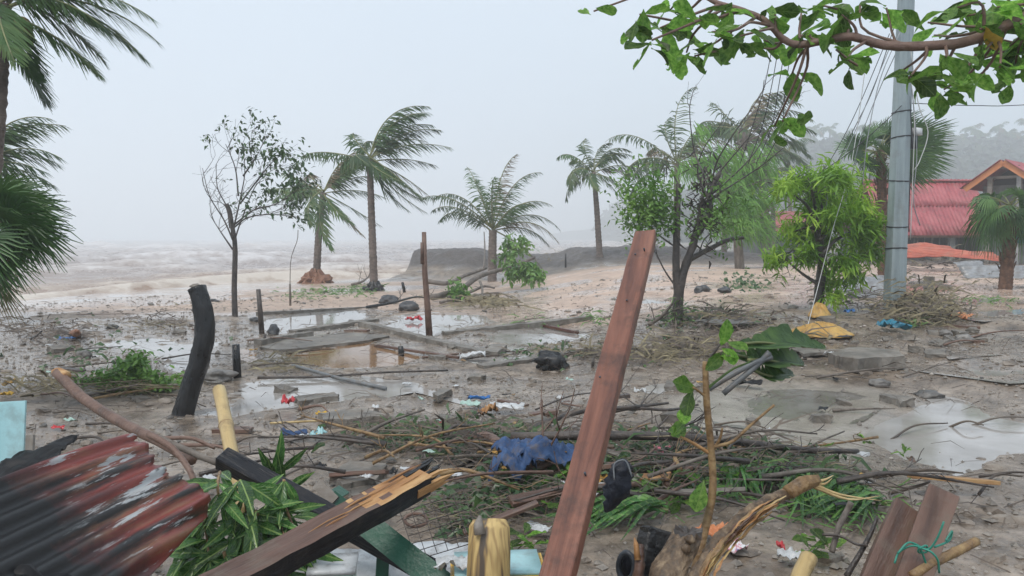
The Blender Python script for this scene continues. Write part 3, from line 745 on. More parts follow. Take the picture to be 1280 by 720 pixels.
def palm(base, crown, label, r0=.17, r1=.11, nf=16, L=2.2, wind=.6, grav=.55, leaf=.5, mid=None, seed=1, nl=34, width=.045, mat='frond', spread=(-.5, 1.2),
         bias=.0, red=None, nuts=0, group=None, name='coconut_palm', fr=None, lscale=None, sweep=.5, flare=1.6):
    base = Vector(base); crown = Vector(crown); r = random.Random(seed)
    t = thing(name, label, 'palm tree', base, group)
    md = Vector(mid) if mid is not None else base.lerp(crown, .5)
    ring_trunk([base - Vector((0, 0, .25)), md, crown], r0, r1, parent=t, flare=flare)
    for i in range(nf):
        if fr and i < len(fr): az, el, ls = fr[i]
        else:
            az = 2 * math.pi * (i * .382 + r.uniform(-.06, .06)); el = spread[0] + (spread[1] - spread[0]) * ((i * .618) % 1); ls = 1
            if bias: az = math.atan2(math.sin(az), math.cos(az) + bias)
        mb = MB(); frond(mb, crown + Vector((0, 0, r.uniform(-.1, .12))), az, el, L * ls * r.uniform(.85, 1.1), wind * r.uniform(.7, 1.3), grav * r.uniform(.7, 1.3), leaf, nl, width, seed * 100 + i, rib=.012 * L, sweep=sweep)
        mb.build('frond', [MT['frond_dead' if r.random() < .07 else mat], MT['rachis']], parent=t)
    if red is not None:
        mb = MB(); R0 = red
        for k in range(46):
            a = r.uniform(0, 6.28); q = Vector((math.cos(a), math.sin(a), 0))
            mb.tube([base + Vector((0, 0, R0 * r.uniform(.4, .85))) + q * r0 * .9, base + q * R0 * .55 + Vector((0, 0, R0 * .35)), base + q * R0 * r.uniform(.8, 1.3) - Vector((0, 0, .12))], [.04, .05, .03], n=5)
        mb.blob(base + Vector((0, 0, .02)), (R0 * .8, R0 * .8, R0 * .6), sub=3, amp=.4, fq=3, seed=seed)
        mb.build('root_mass', MT['palm_red'] if seed != 5 else MT['charred'], parent=t, smooth=False)
    for k in range(nuts):
        a = r.uniform(0, 6.28); MB().blob(crown + Vector((math.cos(a) * .2, math.sin(a) * .2, -.22 - r.random() * .12)), (.1, .1, .12), sub=2, amp=.06, seed=k).build('coconut', MT['coconut'], parent=t)
    return t

D2R = math.pi / 180
# tall palm at the left edge: only its trunk and the lee side of its crown are in view
c = P(2, 4, 8.5)
palm(Vector((P(-45, 300, 8.5).x, 8.5, zf(P(-45, 300, 8.5).x, 8.5))), c, 'tall coconut palm with heavy fronds and a coconut, its trunk rising above the fan palm', r0=.12, r1=.10, nf=20, L=1.65, leaf=.32, nl=84, width=.02, mat='frond_grey', seed=2, nuts=3, wind=.25, grav=.6, mid=P(-8, 160, 8.5), flare=1.3,
     fr=[(.1, .35, 1), (.3, .15, 1), (-.3, .05, .95), (.05, -.15, .95), (-.1, -.35, .9), (.5, .55, 1), (-.6, -.9, .62), (.1, -1.2, .6), (.6, .1, .9), (-.15, .3, 1.05), (2.6, .6, .8), (3.6, .4, .8), (1.7, .9, .9), (4.6, .7, .8), (.9, -.2, .7), (-.4, 1.0, 1)])
palm(Vector((-12.6, 16.5, zf(-12.6, 16.5))), P(-30, 205, 16.5), 'coconut palm with pale fronds showing behind the fan palm', r0=.14, r1=.11, nf=14, L=2.1, wind=.5, grav=.65, mat='frond_grey', seed=3, leaf=.5, fr=[(.1, .6, .9), (-.1, .3, .85), (.2, .95, .95), (.0, .1, .8), (.4, .45, .9)])
# two palms at the water's edge
b4 = Vector((P(395, 355, 33).x, 33, zb1(P(395, 355, 33).x, 33)))
palm(b4, P(404, 241, 33), 'leaning coconut palm on a red mound of roots washed by the surf', r0=.17, r1=.13, nf=18, L=2.7, leaf=.55, wind=.45, grav=.35, seed=4, red=.75, width=.06, mid=P(398, 300, 33), mat='frond_grey', spread=(-.9, 1.3), nl=46,
     fr=[(.0, 1.2, 1.1), (.2, 1.0, 1.1), (-.2, .8, 1.1), (.1, .5, 1.1), (-.1, .2, 1.), (3.1, .55, .75), (3.0, .2, .8), (-1.6, -.7, 1.1), (.1, -.5, 1.1)])
b5 = Vector((P(468, 366, 28).x, 28, zb1(P(468, 366, 28).x, 28)))
palm(b5, P(462, 200, 28), 'tall coconut palm with black scorched foot, fronds streaming downwind', r0=.15, r1=.11, nf=20, L=2.85, leaf=.55, wind=.7, grav=.45, seed=5, red=.42, width=.055, mid=P(465, 285, 28), spread=(-.8, 1.3), nl=48, bias=.5,
     fr=[(.0, 1.35, 1.1), (.3, 1.25, 1.15), (-.2, 1.1, 1.15), (.1, .8, 1.2), (.0, .45, 1.2), (.2, .2, 1.), (2.8, .8, .5), (3.3, .1, .5), (-.2, -.7, .95), (.3, -.9, 1.05), (-.6, -1.1, .9), (.1, -.4, .9)])
# young stemless palm on the bank
b6 = GP(615, 352)
palm(b6, P(616, 288, b6.y) , 'young coconut palm with long arching fronds beside the fallen tree', r0=.2, r1=.17, nf=15, L=3.7, leaf=.56, wind=.15, grav=.75, seed=6, width=.045, mat='frond', nl=56, flare=1.2,
     fr=[(1.2, 1.35, 1.0), (.6, 1.2, 1.05), (2.4, 1.15, 1), (3.1, .95, .95), (3.3, .75, .95), (2.7, .6, .9), (.0, .9, .9), (.1, .6, .95), (-.2, .4, .85), (.4, .25, .8), (4.6, 1.2, .8), (5.4, .8, .8), (3.0, 1.25, .7)])
b7 = Vector((P(750, 314, 37).x, 37, zb1(P(750, 314, 37).x, 37)))
palm(b7, P(742, 215, 37), 'slim coconut palm alone on the crest of the gravel bank', r0=.16, r1=.11, nf=17, L=2.5, leaf=.5, wind=.5, grav=.85, seed=7, width=.06, mat='frond_grey', mid=P(746, 262, 37), nl=38,
     fr=[(1.4, 1.4, .9), (2.7, 1.1, .95), (3.1, .85, 1), (.3, 1.2, 1), (.1, .9, 1.05), (.0, .5, 1.1), (.2, .2, 1.1), (3.2, -.2, .8), (-.4, -.6, .9), (3.6, .3, .8)])
b8 = GP(846, 322)
palm(b8, P(846, 205, b8.y), 'coconut palm with one upright frond behind the broken tree', r0=.18, r1=.13, nf=19, L=3.3, leaf=.7, wind=.5, grav=.8, seed=8, width=.06, mat='frond_grey', nl=42,
     fr=[(2.6, 1.45, 1.25), (3.1, .75, 1.1), (3.3, .35, 1.0), (.3, 1.25, 1.15), (.1, .95, 1.2), (.0, .6, 1.2), (.2, .3, 1.1), (2.8, -.1, .9), (-.3, -.3, .9), (3.0, 1.1, .8)])
b9 = Vector((P(958, 312, 41).x, 41, zb1(P(958, 312, 41).x, 41)))
palm(b9, P(930, 165, 41), 'tall coconut palm bent over beyond the feathery tree', r0=.2, r1=.15, nf=22, L=3.6, leaf=.85, wind=.7, grav=.75, seed=9, width=.07, mat='frond_grey', mid=P(955, 250, 41), nl=42,
     fr=[(.3, 1.4, 1), (.1, 1.2, 1.05), (3.0, .8, .8), (2.9, .5, .6), (.0, .8, 1.1), (.1, .5, 1.15), (-.1, .2, 1.1), (.2, .0, 1.1), (.0, -.3, 1.0)])
b9b = Vector((P(905, 312, 44).x, 44, zb1(P(905, 312, 44).x, 44)))
palm(b9b, P(908, 205, 44), 'shorter coconut palm crowded between the tall palm and the bank', r0=.17, r1=.13, nf=15, L=2.4, leaf=.65, wind=.6, grav=.8, seed=10, width=.07, mat='frond_grey', nl=24)
for i, (px, py, d, gx_) in enumerate([(985, 190, 60, 990), (965, 225, 52, 968)]):
    x_ = P(gx_, 300, d).x
    palm(Vector((x_, d, zb1(x_, d))), P(px, py, d), ['coconut palm hanging over the small red house', 'low coconut palm in front of the small red house'][i], r0=.17, r1=.13, nf=15, L=2.6, leaf=.7, wind=.7, grav=.9, seed=40 + i, width=.08, mat='frond_grey', nl=22)
# palms along the ridge
r_ = random.Random(77)
def ground_of(fn, px, v=.6):
    for u in np.linspace(0, 1, 400):
        q = fn(u, v)
        if 640 + FPX * q[0] / q[1] >= px: return Vector(q)
    return Vector(fn(1, v))
for px, py in [(1008,168),(1014,160),(1032,163),(1052,170),(1078,166),(1098,172),(1126,160),(1150,172),(1176,168),(1196,174),(1210,168),(1224,172),(1242,166),(1256,166),(1266,172),(1274,157),(1290,165),(985,182),(962,194)]:
    g = ground_of(hA, px, .66); py += r_.uniform(-7, 3)
    palm(g - Vector((0, 0, .5)), Vector((g.x + r_.uniform(-.5, .5), g.y, P(px, py, g.y).z)), 'slender coconut palm standing on the misty ridge', r0=.42, r1=.32, nf=14, L=5.6 * r_.uniform(.85, 1.2), leaf=1.8, wind=.12, grav=1.1, seed=500 + px, width=.26, nl=20, group='palms along the misty ridge', sweep=.1)

# ------------------------------------------------------------------ fan palms
def fan_leaf(mb, base, d, Lp, Lf, wind=.4, droop=.4, seed=0, n=32, arc=125, roll=0):
    r = random.Random(seed); d = Vector(d).normalized(); p = Vector(base); pts = [p.copy()]
    for i in range(5):
        d = (d + WIND * wind * .05 * i + Vector((0, 0, -1)) * droop * .05 * i).normalized(); p = p + d * Lp / 5; pts.append(p.copy())
    mb.tube(pts, [.022, .02, .018, .016, .014, .012], n=4, m=1)
    sd_ = d.cross(Vector((0, 0, 1)))
    if sd_.length < .1: sd_ = Vector((0, 1, 0))
    sd_ = Matrix.Rotation(roll, 3, d) @ sd_.normalized(); nn = sd_.cross(d)
    for i in range(n):
        a = (-arc + 2 * arc * i / (n - 1)) * D2R; q = d * math.cos(a) + sd_ * math.sin(a)
        L = Lf * (.68 + .32 * math.cos(a * .6)) * r.uniform(.9, 1.08); w_ = Lf * 2 * arc * D2R / n * .5
        P_ = []
        for t in (0, .3, .6, .82, 1):
            P_.append(p + q * L * t - nn * .06 * L * abs(math.sin(a)) * t + Vector((0, 0, -1)) * L * droop * .75 * t ** 2.4 * r.uniform(.7, 1.3) + WIND * L * wind * .6 * t ** 2)
        mb.ribbon(P_, [.012, w_ * .55, w_ * .9, w_ * .5, .006], nn, fold=.35)

def fan_palm(base, crown, label, r0=.16, nf=16, Lp=.55, Lf=.6, seed=1, wind=.4, droop=.5, fr=None, boots=True, arc=120):
    base = Vector(base); crown = Vector(crown); r = random.Random(seed); t = thing('fan_palm', label, 'palm tree', base)
    ring_trunk([base - Vector((0, 0, .2)), base.lerp(crown, .5) + Vector((.03, 0, 0)), crown], r0, r0 * .85, parent=t, mat=MT['fibre'], step=.08, flare=1.25)
    if boots:
        L = (crown - base).length; n = int(L * 16)
        for k in range(n):
            tt = .25 + .75 * k / n; c_ = base.lerp(crown, tt); a = k * 2.4; q = Vector((math.cos(a), math.sin(a), 0))
            MB().ribbon([c_ + q * r0 * .8 - Vector((0, 0, .06)), c_ + q * r0 * 1.12 + Vector((0, 0, .05)), c_ + q * r0 * r.uniform(1.25, 1.6) + Vector((0, 0, r.uniform(.1, .18)))], [.1, .08, .03], q, fold=.4).build('leaf_base', MT['fibre'], parent=t, solid=.008)
    for i in range(nf):
        if fr and i < len(fr): az, el, ls = fr[i]
        else: az = i * 2.4; el = -.7 + 1.8 * ((i * .618) % 1); ls = 1
        d = Vector((math.cos(el) * math.cos(az), math.cos(el) * math.sin(az), math.sin(el))); mb = MB()
        fan_leaf(mb, crown + Vector((0, 0, r.uniform(-.12, .1))), d, Lp * ls * r.uniform(.85, 1.15), Lf * ls * r.uniform(.85, 1.1), wind, droop, seed * 50 + i, arc=arc, roll=r.choice((-1, 1)) * r.uniform(.5, 1.35))
        mb.build('fan_leaf', [MT['frond_dead' if el < -1.15 else 'fan'], MT['rachis']], parent=t)
    return t
gl = zf(-6.4, 7.2)
fan_palm(Vector((-6.3, 7.2, gl)), P(-42, 280, 7.2), 'bushy fan palm with glossy pleated leaves blown over the shore', r0=.15, nf=34, Lp=.42, Lf=.4, seed=21, wind=.35, droop=.4, boots=False,
         fr=[(.0, .75, 1), (-.3, .45, 1.05), (.2, .2, 1.05), (-.2, -.05, 1), (.1, -.3, 1), (-.5, -.55, .95), (.15, -.75, .95), (-.1, -1.2, 1.15), (.4, .55, 1.05), (-.6, .2, 1), (-.4, -.9, 1.05), (.1, .45, 1.1), (-.15, .2, 1.15), (.3, -.1, 1.1), (-.9, -.2, 1)])
bf = GP(1104, 352)
fan_palm(bf, P(1100, 188, bf.y), 'fan palm with shaggy trunk blown sideways behind the utility pole', r0=.14, nf=26, Lp=.6, Lf=.9, seed=22, wind=.6, droop=.15,
         fr=[(.0, .95, 1), (.2, .7, 1.1), (-.2, .45, 1.2), (.1, .2, 1.2), (-.1, -.05, 1.2), (.2, -.3, 1.05), (-.3, -.5, 1), (2.9, .3, .6), (3.2, -.4, .65), (2.7, -1.0, .75), (3.3, -1.25, .7), (.4, 1.2, .8), (.0, .05, 1.2), (.15, .35, 1.25)])
bf2 = GP(1256, 362)
fan_palm(bf2, P(1262, 258, bf2.y), 'short fan palm with drooping leaves in front of the orange gable', r0=.15, nf=16, Lp=.5, Lf=.62, seed=23, wind=.15, droop=.95,
         fr=[(3.0, .6, .9), (3.3, .2, 1), (2.8, -.3, 1), (3.1, -.8, .9), (.1, .7, 1), (-.1, .3, 1), (.2, -.2, 1), (-.2, -.7, .9), (1.5, .8, .9), (4.6, .8, .9), (4.4, .1, .9), (5.2, .4, .9)])

# ------------------------------------------------------------------ broad-leaved trees
def limb(mb, pts, r0, r1, n=7, m=0, k=None, wob=.08):
    sp = spline(pts, k or max(4, len(pts) * 4)); N = len(sp) - 1
    mb.tube(sp, [r0 + (r1 - r0) * i / N for i in range(N + 1)], n=n, m=m, wob=wob); return sp

def twigs(mb, p, d, L, r, lev, rnd, tips, bend=.35, kids=3, up=.15, wind=.12, minr=.004):
    pts = [Vector(p)]; d = Vector(d).normalized()
    for i in range(4):
        d = (d + Vector((rnd.gauss(0, bend), rnd.gauss(0, bend), rnd.gauss(0, bend) + up)) * .35 + WIND * wind).normalized(); pts.append(pts[-1] + d * L / 4)
    mb.tube(pts, [max(r * (1 - .5 * i / 4), minr) for i in range(5)], n=5 if r > .012 else 3, cap=False)
    if lev <= 0: tips.append((pts[-1], d)); return
    for k in range(kids):
        q = pts[rnd.choice((2, 3, 4))]; dd = (d + Vector((rnd.gauss(0, .6), rnd.gauss(0, .6), rnd.gauss(0, .45)))).normalized()
        twigs(mb, q, dd, L * rnd.uniform(.55, .8), r * .55, lev - 1, rnd, tips, bend, kids, up, wind, minr)

def leafspray(mb, p, d, n, L, w, rnd, droop=.5, wind=.3, spread=.9, fold=.2, along=.3):
    for _ in range(n):
        dd = (Vector(d) * .5 + Vector((rnd.gauss(0, 1), rnd.gauss(0, 1), rnd.gauss(0, .8))) * spread + WIND * wind + Vector((0, 0, -droop))).normalized()
        q = Vector(p) + Vector((rnd.gauss(0, 1), rnd.gauss(0, 1), rnd.gauss(0, 1))) * along * .5; l = L * rnd.uniform(.65, 1.15)
        mb.ribbon([q, q + dd * l * .45, q + dd * l + Vector((0, 0, -1)) * droop * l * .3], [w * .3, w, w * .08], Vector((rnd.gauss(0, .5), rnd.gauss(0, .5), 1)), fold=fold)

# sparse tree stripped by the wind, standing on the beach
rt = random.Random(5); b3 = GP(294, 398); y3 = b3.y
t3 = thing('stripped_tree', 'thin leafless tree with a few dark leaf tufts standing on the beach', 'tree', b3)
mb = MB(); tips = []
limb(mb, [b3 - Vector((0, 0, .2)), P(293, 360, y3), P(294, 310, y3), P(290, 280, y3)], .07, .05)
limb(mb, [P(290, 285, y3), P(287, 265, y3), P(283, 255, y3)], .06, .05)
lm = [[(291, 290), (300, 250), (306, 215), (303, 180)], [(291, 300), (280, 275), (262, 245), (253, 210)], [(290, 292), (284, 260), (272, 235), (270, 205)],
      [(292, 285), (310, 272), (340, 268), (372, 272)], [(294, 280), (318, 262), (345, 255), (366, 240)], [(300, 255), (322, 225), (338, 205), (350, 195)],
      [(304, 220), (318, 200), (326, 185)], [(292, 305), (300, 280), (318, 235), (330, 225)], [(291, 312), (276, 290), (262, 268)], [(298, 245), (294, 210), (282, 180)]]
for q in lm:
    sp = limb(mb, [P(x, y, y3 + rt.uniform(-.25, .25)) for x, y in q], .021, .006, n=5)
    for k in range(5):
        i = rt.randrange(len(sp) // 3, len(sp) - 1); twigs(mb, sp[i], (sp[i + 1] - sp[i]).normalized() + Vector((rt.gauss(0, .5), rt.gauss(0, .5), rt.gauss(0, .4))), .5, .008, 2, rt, tips, kids=2, minr=.003)
mb.build('trunk', MT['bark_dark'], parent=t3)
mb = MB()
for p, d in tips:
    px_ = 640 + FPX * p.x / p.y; py_ = 298 - FPX * (p.z - CZ) / p.y
    if (px_ > 300 and rt.random() < .7) or rt.random() < .08: leafspray(mb, p, d, 5, .11, .055, rt, droop=.6, along=.14)
for q in [(307, 180), (318, 190), (328, 190), (345, 200), (360, 225), (370, 205), (373, 240), (376, 272), (366, 250), (340, 225), (352, 198), (330, 240), (372, 225)]:
    p = P(q[0], q[1], y3)
    for k in range(4): leafspray(mb, p + Vector((rt.gauss(0, .14), rt.gauss(0, .12), rt.gauss(0, .12))), (0, 0, 0), 7, .14, .07, rt, droop=.6, along=.16)
mb.build('crown', MT['leaf_dark'], parent=t3, smooth=False)

# broken tree with many stems in the middle
rt = random.Random(6); b11 = GP(846, 408); y11 = b11.y
t11 = thing('broken_tree', 'broken tree with a ragged trunk, wiry bare shoots and a green side branch', 'tree', b11)
mb = MB(); tips = []
limb(mb, [b11 - Vector((0, 0, .2)), P(848, 370, y11), P(856, 335, y11), P(868, 300, y11), P(880, 250, y11)], .095, .05, wob=.3)
limb(mb, [P(848, 380, y11), P(845, 330, y11), P(846, 280, y11), P(848, 230, y11)], .07, .045, wob=.2)
limb(mb, [P(860, 325, y11), P(885, 312, y11 + .2), P(910, 300, y11 + .4), P(930, 297, y11 + .4)], .05, .03)
limb(mb, [P(865, 300, y11), P(885, 270, y11), P(888, 240, y11), P(900, 215, y11)], .065, .04, wob=.2)
wire = [[(882, 245), (900, 215), (925, 185), (950, 155)], [(880, 250), (905, 230), (940, 195), (968, 150), (985, 115)], [(878, 240), (880, 220), (868, 190), (862, 140), (866, 115)],
        [(890, 235), (895, 205), (915, 170), (950, 120), (955, 100)], [(850, 300), (838, 285), (825, 278), (812, 262)], [(846, 310), (825, 295), (815, 285), (810, 250)], [(885, 250), (925, 225), (955, 205), (985, 180)], [(848, 232), (840, 215), (830, 205)],
        [(846, 360), (832, 340), (822, 320), (818, 305)], [(870, 290), (900, 262), (915, 240)], [(855, 330), (872, 318), (880, 300), (895, 285)], [(884, 245), (872, 215), (880, 185), (905, 150)]]
for q in wire:
    sp = limb(mb, [P(x, y, y11 + rt.uniform(-.2, .3)) for x, y in q], .018, .005, n=5)
    for k in range(3):
        i = rt.randrange(len(sp) // 2, len(sp) - 1); twigs(mb, sp[i], (sp[i + 1] - sp[i]).normalized() + Vector((rt.gauss(0, .5), rt.gauss(0, .5), rt.gauss(0, .4))), .3, .006, 1, rt, tips, kids=2, minr=.0025)
for k in range(150):     # torn bark and dead leaf litter caught in the fork
    a = P(880 + rt.gauss(0, 11), 250 + rt.gauss(0, 28), y11 + rt.uniform(-.12, .12)); mb.ribbon([a, a + Vector((rt.gauss(0, .06), rt.gauss(0, .06), -.05)), a + Vector((rt.gauss(0, .09), rt.gauss(0, .09), -.14))], [.02, .04, .012], (rt.gauss(0, 1), -1, rt.gauss(0, 1)))
mb.build('trunk', MT['bark_dark'], parent=t11)
mb = MB(); br = MB()
for k in range(300):
    a = P(810 + rt.gauss(0, 18), 258 + rt.gauss(0, 18), y11 + rt.uniform(-.4, .4)); leafspray(mb, a, (0, 0, .2), 7, .10, .045, rt, droop=.25, along=.14)
for k in range(130):
    a = P(902 + rt.gauss(0, 20), 268 + rt.gauss(0, 22), y11 + rt.uniform(-.3, .3)); leafspray(mb, a, (0, 0, .2), 6, .09, .04, rt, droop=.25, along=.12)
for k in range(20):
    a = P(846 + rt.gauss(0, 8), 395 + rt.gauss(0, 12), y11 + rt.uniform(-.2, .1)); leafspray(mb, a, (0, 0, .2), 5, .12, .02, rt, droop=.25, along=.12)
mb.build('crown', MT['leaf_mid'], parent=t11, smooth=False)

# feathery tree behind it
rt = random.Random(8); b10 = GP(925, 336); y10 = b10.y
t10 = thing('feathery_tree', 'tall tree with feathery drooping light green needles', 'tree', b10)
mb = MB(); tips = []
limb(mb, [b10 - Vector((0, 0, .2)), P(922, 300, y10), P(920, 260, y10), P(926, 215, y10), P(930, 165, y10)], .2, .06, wob=.15)
for k in range(30):
    q = P(922 + rt.gauss(0, 3), rt.uniform(165, 290), y10); twigs(mb, q, Vector((rt.gauss(.3, 1), rt.gauss(0, 1), .5)), 1.1, .03, 1, rt, tips, kids=4, wind=.2)
mb.build('trunk', MT['bark'], parent=t10)
mb = MB()
cl_ = [(rt.gauss(918, 15), rt.uniform(188, 288)) for _ in range(46) if True] + [(rt.gauss(880, 16), rt.gauss(195, 20)) for _ in range(6)] + [(942, 185), (946, 205)]
for cx_, cy_ in cl_:
    ctr = P(cx_, cy_, y10 + rt.gauss(0, .5)); sw = rt.uniform(.3, .9)
    for k in range(50):
        a = ctr + Vector((rt.gauss(0, .2), rt.gauss(0, .2), rt.gauss(0, .16))); L = rt.uniform(.35, .8); d = (Vector((0, 0, -1)) + WIND * sw + Vector((rt.gauss(0, .35), rt.gauss(0, .35), rt.uniform(.1, .5)))).normalized()
        mb.ribbon([a, a + d * L * .5 + Vector((0, 0, .06)), a + d * L + Vector((0, 0, -.1))], [.018, .045, .008], (rt.gauss(0, 1), rt.gauss(0, 1), .3))
mb.build('crown', MT['leaf_fine'], parent=t10, smooth=False)
mb = MB()
for k in range(70):
    a = P(rt.gauss(932, 10), rt.gauss(358, 8), y10 - .3 + rt.uniform(-.3, .3)); leafspray(mb, a, (0, 0, -.3), 7, .25, .09, rt, droop=.9, along=.12)
mb.build('fallen_leaves', MT['leaf_mid'], parent=t10, smooth=False)

# bright green long-leaved tree beside the pole
rt = random.Random(9); b12 = GP(1024, 388); y12 = b12.y
t12 = thing('mango_tree', 'small bright green tree with dense long leaves beside the utility pole', 'tree', b12)
mb = MB(); tips = []
limb(mb, [b12 - Vector((0, 0, .2)), P(1024, 365, y12), P(1028, 330, y12), P(1024, 300, y12), P(1020, 265, y12)], .1, .06, wob=.15)
arms = [[(1024, 300), (1012, 262), (995, 245), (975, 232), (960, 228)], [(1021, 275), (1030, 250), (1040, 228), (1042, 215)], [(1026, 320), (1045, 300), (1068, 290), (1088, 280)], [(1022, 285), (1005, 285), (992, 290)],
        [(1028, 330), (1050, 330), (1065, 345)], [(1020, 265), (1015, 240), (1010, 222)], [(1025, 300), (1050, 275), (1072, 262)], [(1022, 355), (1000, 340), (975, 318)], [(1028, 345), (1034, 365), (1040, 372)]]
cl = []
for q in arms:
    sp = limb(mb, [P(x, y, y12 + rt.uniform(-.4, .4)) for x, y in q], .035, .012, n=5); cl += sp[len(sp) // 2:]
    for k in range(5):
        i = rt.randrange(len(sp) // 3, len(sp) - 1); twigs(mb, sp[i], Vector((rt.gauss(.3, .7), rt.gauss(0, .7), rt.gauss(.3, .5))), .4, .01, 1, rt, tips, kids=2)
mb.build('trunk', MT['bark_dark'], parent=t12)
mb = MB()
for p, d in tips: leafspray(mb, p, d, 10, .23, .042, rt, droop=.45, along=.16, wind=.3)
cent = [(985,232,12,10),(1000,225,12,10),(1020,228,14,10),(1042,222,14,9),(1055,245,14,12),(1072,262,13,12),(1088,278,11,12),(1040,270,16,14),(1010,262,12,10),(1030,300,16,14),(1070,300,14,16),(1085,312,9,14),(1000,290,10,12),(990,285,8,8),(1055,325,14,12),(1062,340,8,12),(1010,315,12,12),(1040,372,6,8),(1038,350,6,8),(1025,250,12,10),(978,318,8,5),(968,322,6,4),(1075,285,10,10),(1035,240,10,8)]
for x_, y_, sx_, sy_ in cent:
    dz_ = rt.gauss(0, .4)
    for k in range(int(sx_ * 2.3)):
        a = P(1033 + (x_ - 1033) * 1.1 + rt.gauss(0, sx_ * .46), y_ + rt.gauss(0, sy_ * .46), y12 + dz_ + rt.gauss(0, .16)); leafspray(mb, a, (0, 0, .1), 7, .23, .042, rt, droop=.45, along=.15, wind=.35)
mb.build('crown', MT['leaf_mango'], parent=t12, smooth=False)

# fallen tree round the young palm
rt = random.Random(12); bF = GP(600, 378)
tF = thing('fallen_tree', 'fallen tree with crooked bare limbs and torn green foliage at the young palm', 'fallen tree', bF)
mb = MB(); yF = bF.y
for q, r0, r1 in [([(540, 372), (575, 362), (600, 345), (640, 333), (668, 322)], .1, .06), ([(535, 352), (560, 354), (580, 345), (608, 335)], .08, .05), ([(560, 372), (585, 366), (605, 358), (618, 360)], .06, .03), ([(605, 335), (606, 310), (605, 290)], .035, .02), ([(550, 378), (580, 372), (620, 366), (640, 372)], .04, .02), ([(630, 335), (632, 318), (640, 300)], .035, .02), ([(600, 352), (603, 362), (602, 376)], .045, .03)]:
    limb(mb, [P(x, y, yF + (376 - y) * .09 + rt.uniform(-.2, .2)) for x, y in q], r0, r1, wob=.15)
mb.build('limb', MT['bark'], parent=tF)
mb = MB()
for x_, y_, sx_, sy_, n in [(572, 368, 9, 10, 42), (655, 338, 14, 8, 60), (645, 308, 12, 8, 50), (632, 322, 8, 8, 26), (668, 345, 7, 6, 22)]:
    for k in range(n):
        a = P(x_ + rt.gauss(0, sx_ * .7), y_ + rt.gauss(0, sy_ * .7), yF + (376 - y_) * .09 + rt.gauss(0, .2)); leafspray(mb, a, (0, 0, 0), 6, .22, .11, rt, droop=.6, along=.15)
mb.build('crown', MT['leaf_mid'], parent=tF, smooth=False)
mb = MB()
for k in range(160):
    a = GP(612 + rt.gauss(0, 13), 377 + rt.gauss(0, 3), .05 + .25 * rt.random()); d = Vector((rt.gauss(0, 1), rt.gauss(0, .5), rt.uniform(-.2, .6))); mb.ribbon([a, a + d * .2, a + d * .38 - Vector((0, 0, .12))], [.03, .05, .01], (rt.gauss(0, 1), -1, 1))
mb.build('withered_leaves', MT['straw'], parent=tF, smooth=False)

# ------------------------------------------------------------------ almond tree whose limb hangs over the view
rt = random.Random(15); ya = 3.7
baseA = Vector((4.6, 3.5, zf(4.6, 3.5)))
tA = thing('almond_tree', 'broad-leaved almond tree reaching a long brown limb across the sky', 'tree', baseA)
mb = MB(); limb(mb, [baseA - Vector((0, 0, .3)), baseA + Vector((-.05, 0, 1.2)), baseA + Vector((-.2, .05, 2.4)), baseA + Vector((-.2, .1, 3.6)), baseA + Vector((0, .3, 5.0))], .17, .09, wob=.1)
mb.build('trunk', MT['bark'], parent=tA)
lp = [baseA + Vector((-.18, .05, 2.2))] + [P(x, y, ya + k) for x, y, k in [(1500, -60, 0), (1380, -20, 0), (1280, 22, 0), (1215, 50, 0), (1165, 57, 0), (1110, 57, .05), (1065, 46, .1), (1035, 50, .15), (1000, 56, .2), (978, 48, .2), (957, 26, .2), (925, 12, .25), (895, 3, .3), (868, -14, .35)]]
mb = MB(); LSP = spline(lp, 90); mb.tube(LSP, [.03 - .018 * i / 90 for i in range(91)], n=8, wob=.14)
lobj = mb.build('limb', MT['bark_brown'], parent=tA)
clus = [(742,14),(800,18),(815,50),(850,22),(838,12),(868,70),(880,62),(858,66),(905,18),(930,32),(945,58),(925,45),(962,12),(955,50),(990,92),(978,152),(968,158),(1002,14),(1012,40),(1045,62),(1058,75),(1025,6),(1052,18),(1075,6),(1108,10),(1160,28),(1168,44),(1128,88),(1136,98),(1160,96),(1180,112),(1200,92),(1192,118),(1216,78),(1232,62),(1252,30),(1262,58),(1276,30),(1240,10),(1250,84),(1268,96),(1278,70),(1208,20),(1225,36),(1195,10),(825,35),(875,20),(890,40),(1000,50),(1182,70),(1300,60),(1310,20),(1290,110),(1330,80),(1280,5),(1340,0),(1255,50),(1272,48),(1236,22)]
def almond_mesh(seed):
    r = random.Random(seed); mb = MB(); L = 1.0; curl = r.uniform(-.35, .5); prof = [(0, .03), (.06, .06), (.2, .2), (.38, .4), (.56, .54), (.74, .56), (.88, .4), (.96, .2), (1, .03)]
    rows = []
    for t, w_ in prof:
        c_ = Vector((t * L * math.cos(curl * t), 0, L * math.sin(-curl * t) * t)); row = []
        for s in (-1, -.5, 0, .5, 1):
            wv = w_ * .5 * s * (1 + .1 * r.uniform(-1, 1) * (abs(s) > .6)); row.append(c_ + Vector((0, wv, abs(s) * w_ * .16 + .035 * math.sin(9 * t + s * 2 + seed) * abs(s))))
        rows.append(row)
    mb.v = [v for row in rows for v in row]
    for i in range(len(rows) - 1):
        for j in range(4):
            if r.random() < .12 and j in (0, 3) and i > 2: continue
            mb.face((i * 5 + j, (i + 1) * 5 + j, (i + 1) * 5 + j + 1, i * 5 + j + 1))
    me = bpy.data.meshes.new('leaf'); me.from_pydata([tuple(v) for v in mb.v], [], mb.f)
    me.polygons.foreach_set('use_smooth', [True] * len(me.polygons)); return me
AL = [almond_mesh(s) for s in range(12)]
for q in AL: q.materials.append(MT['leaf_almond'])
AY = AL[0].copy(); AY.materials.clear(); AY.materials.append(MT['leaf_yellow'])
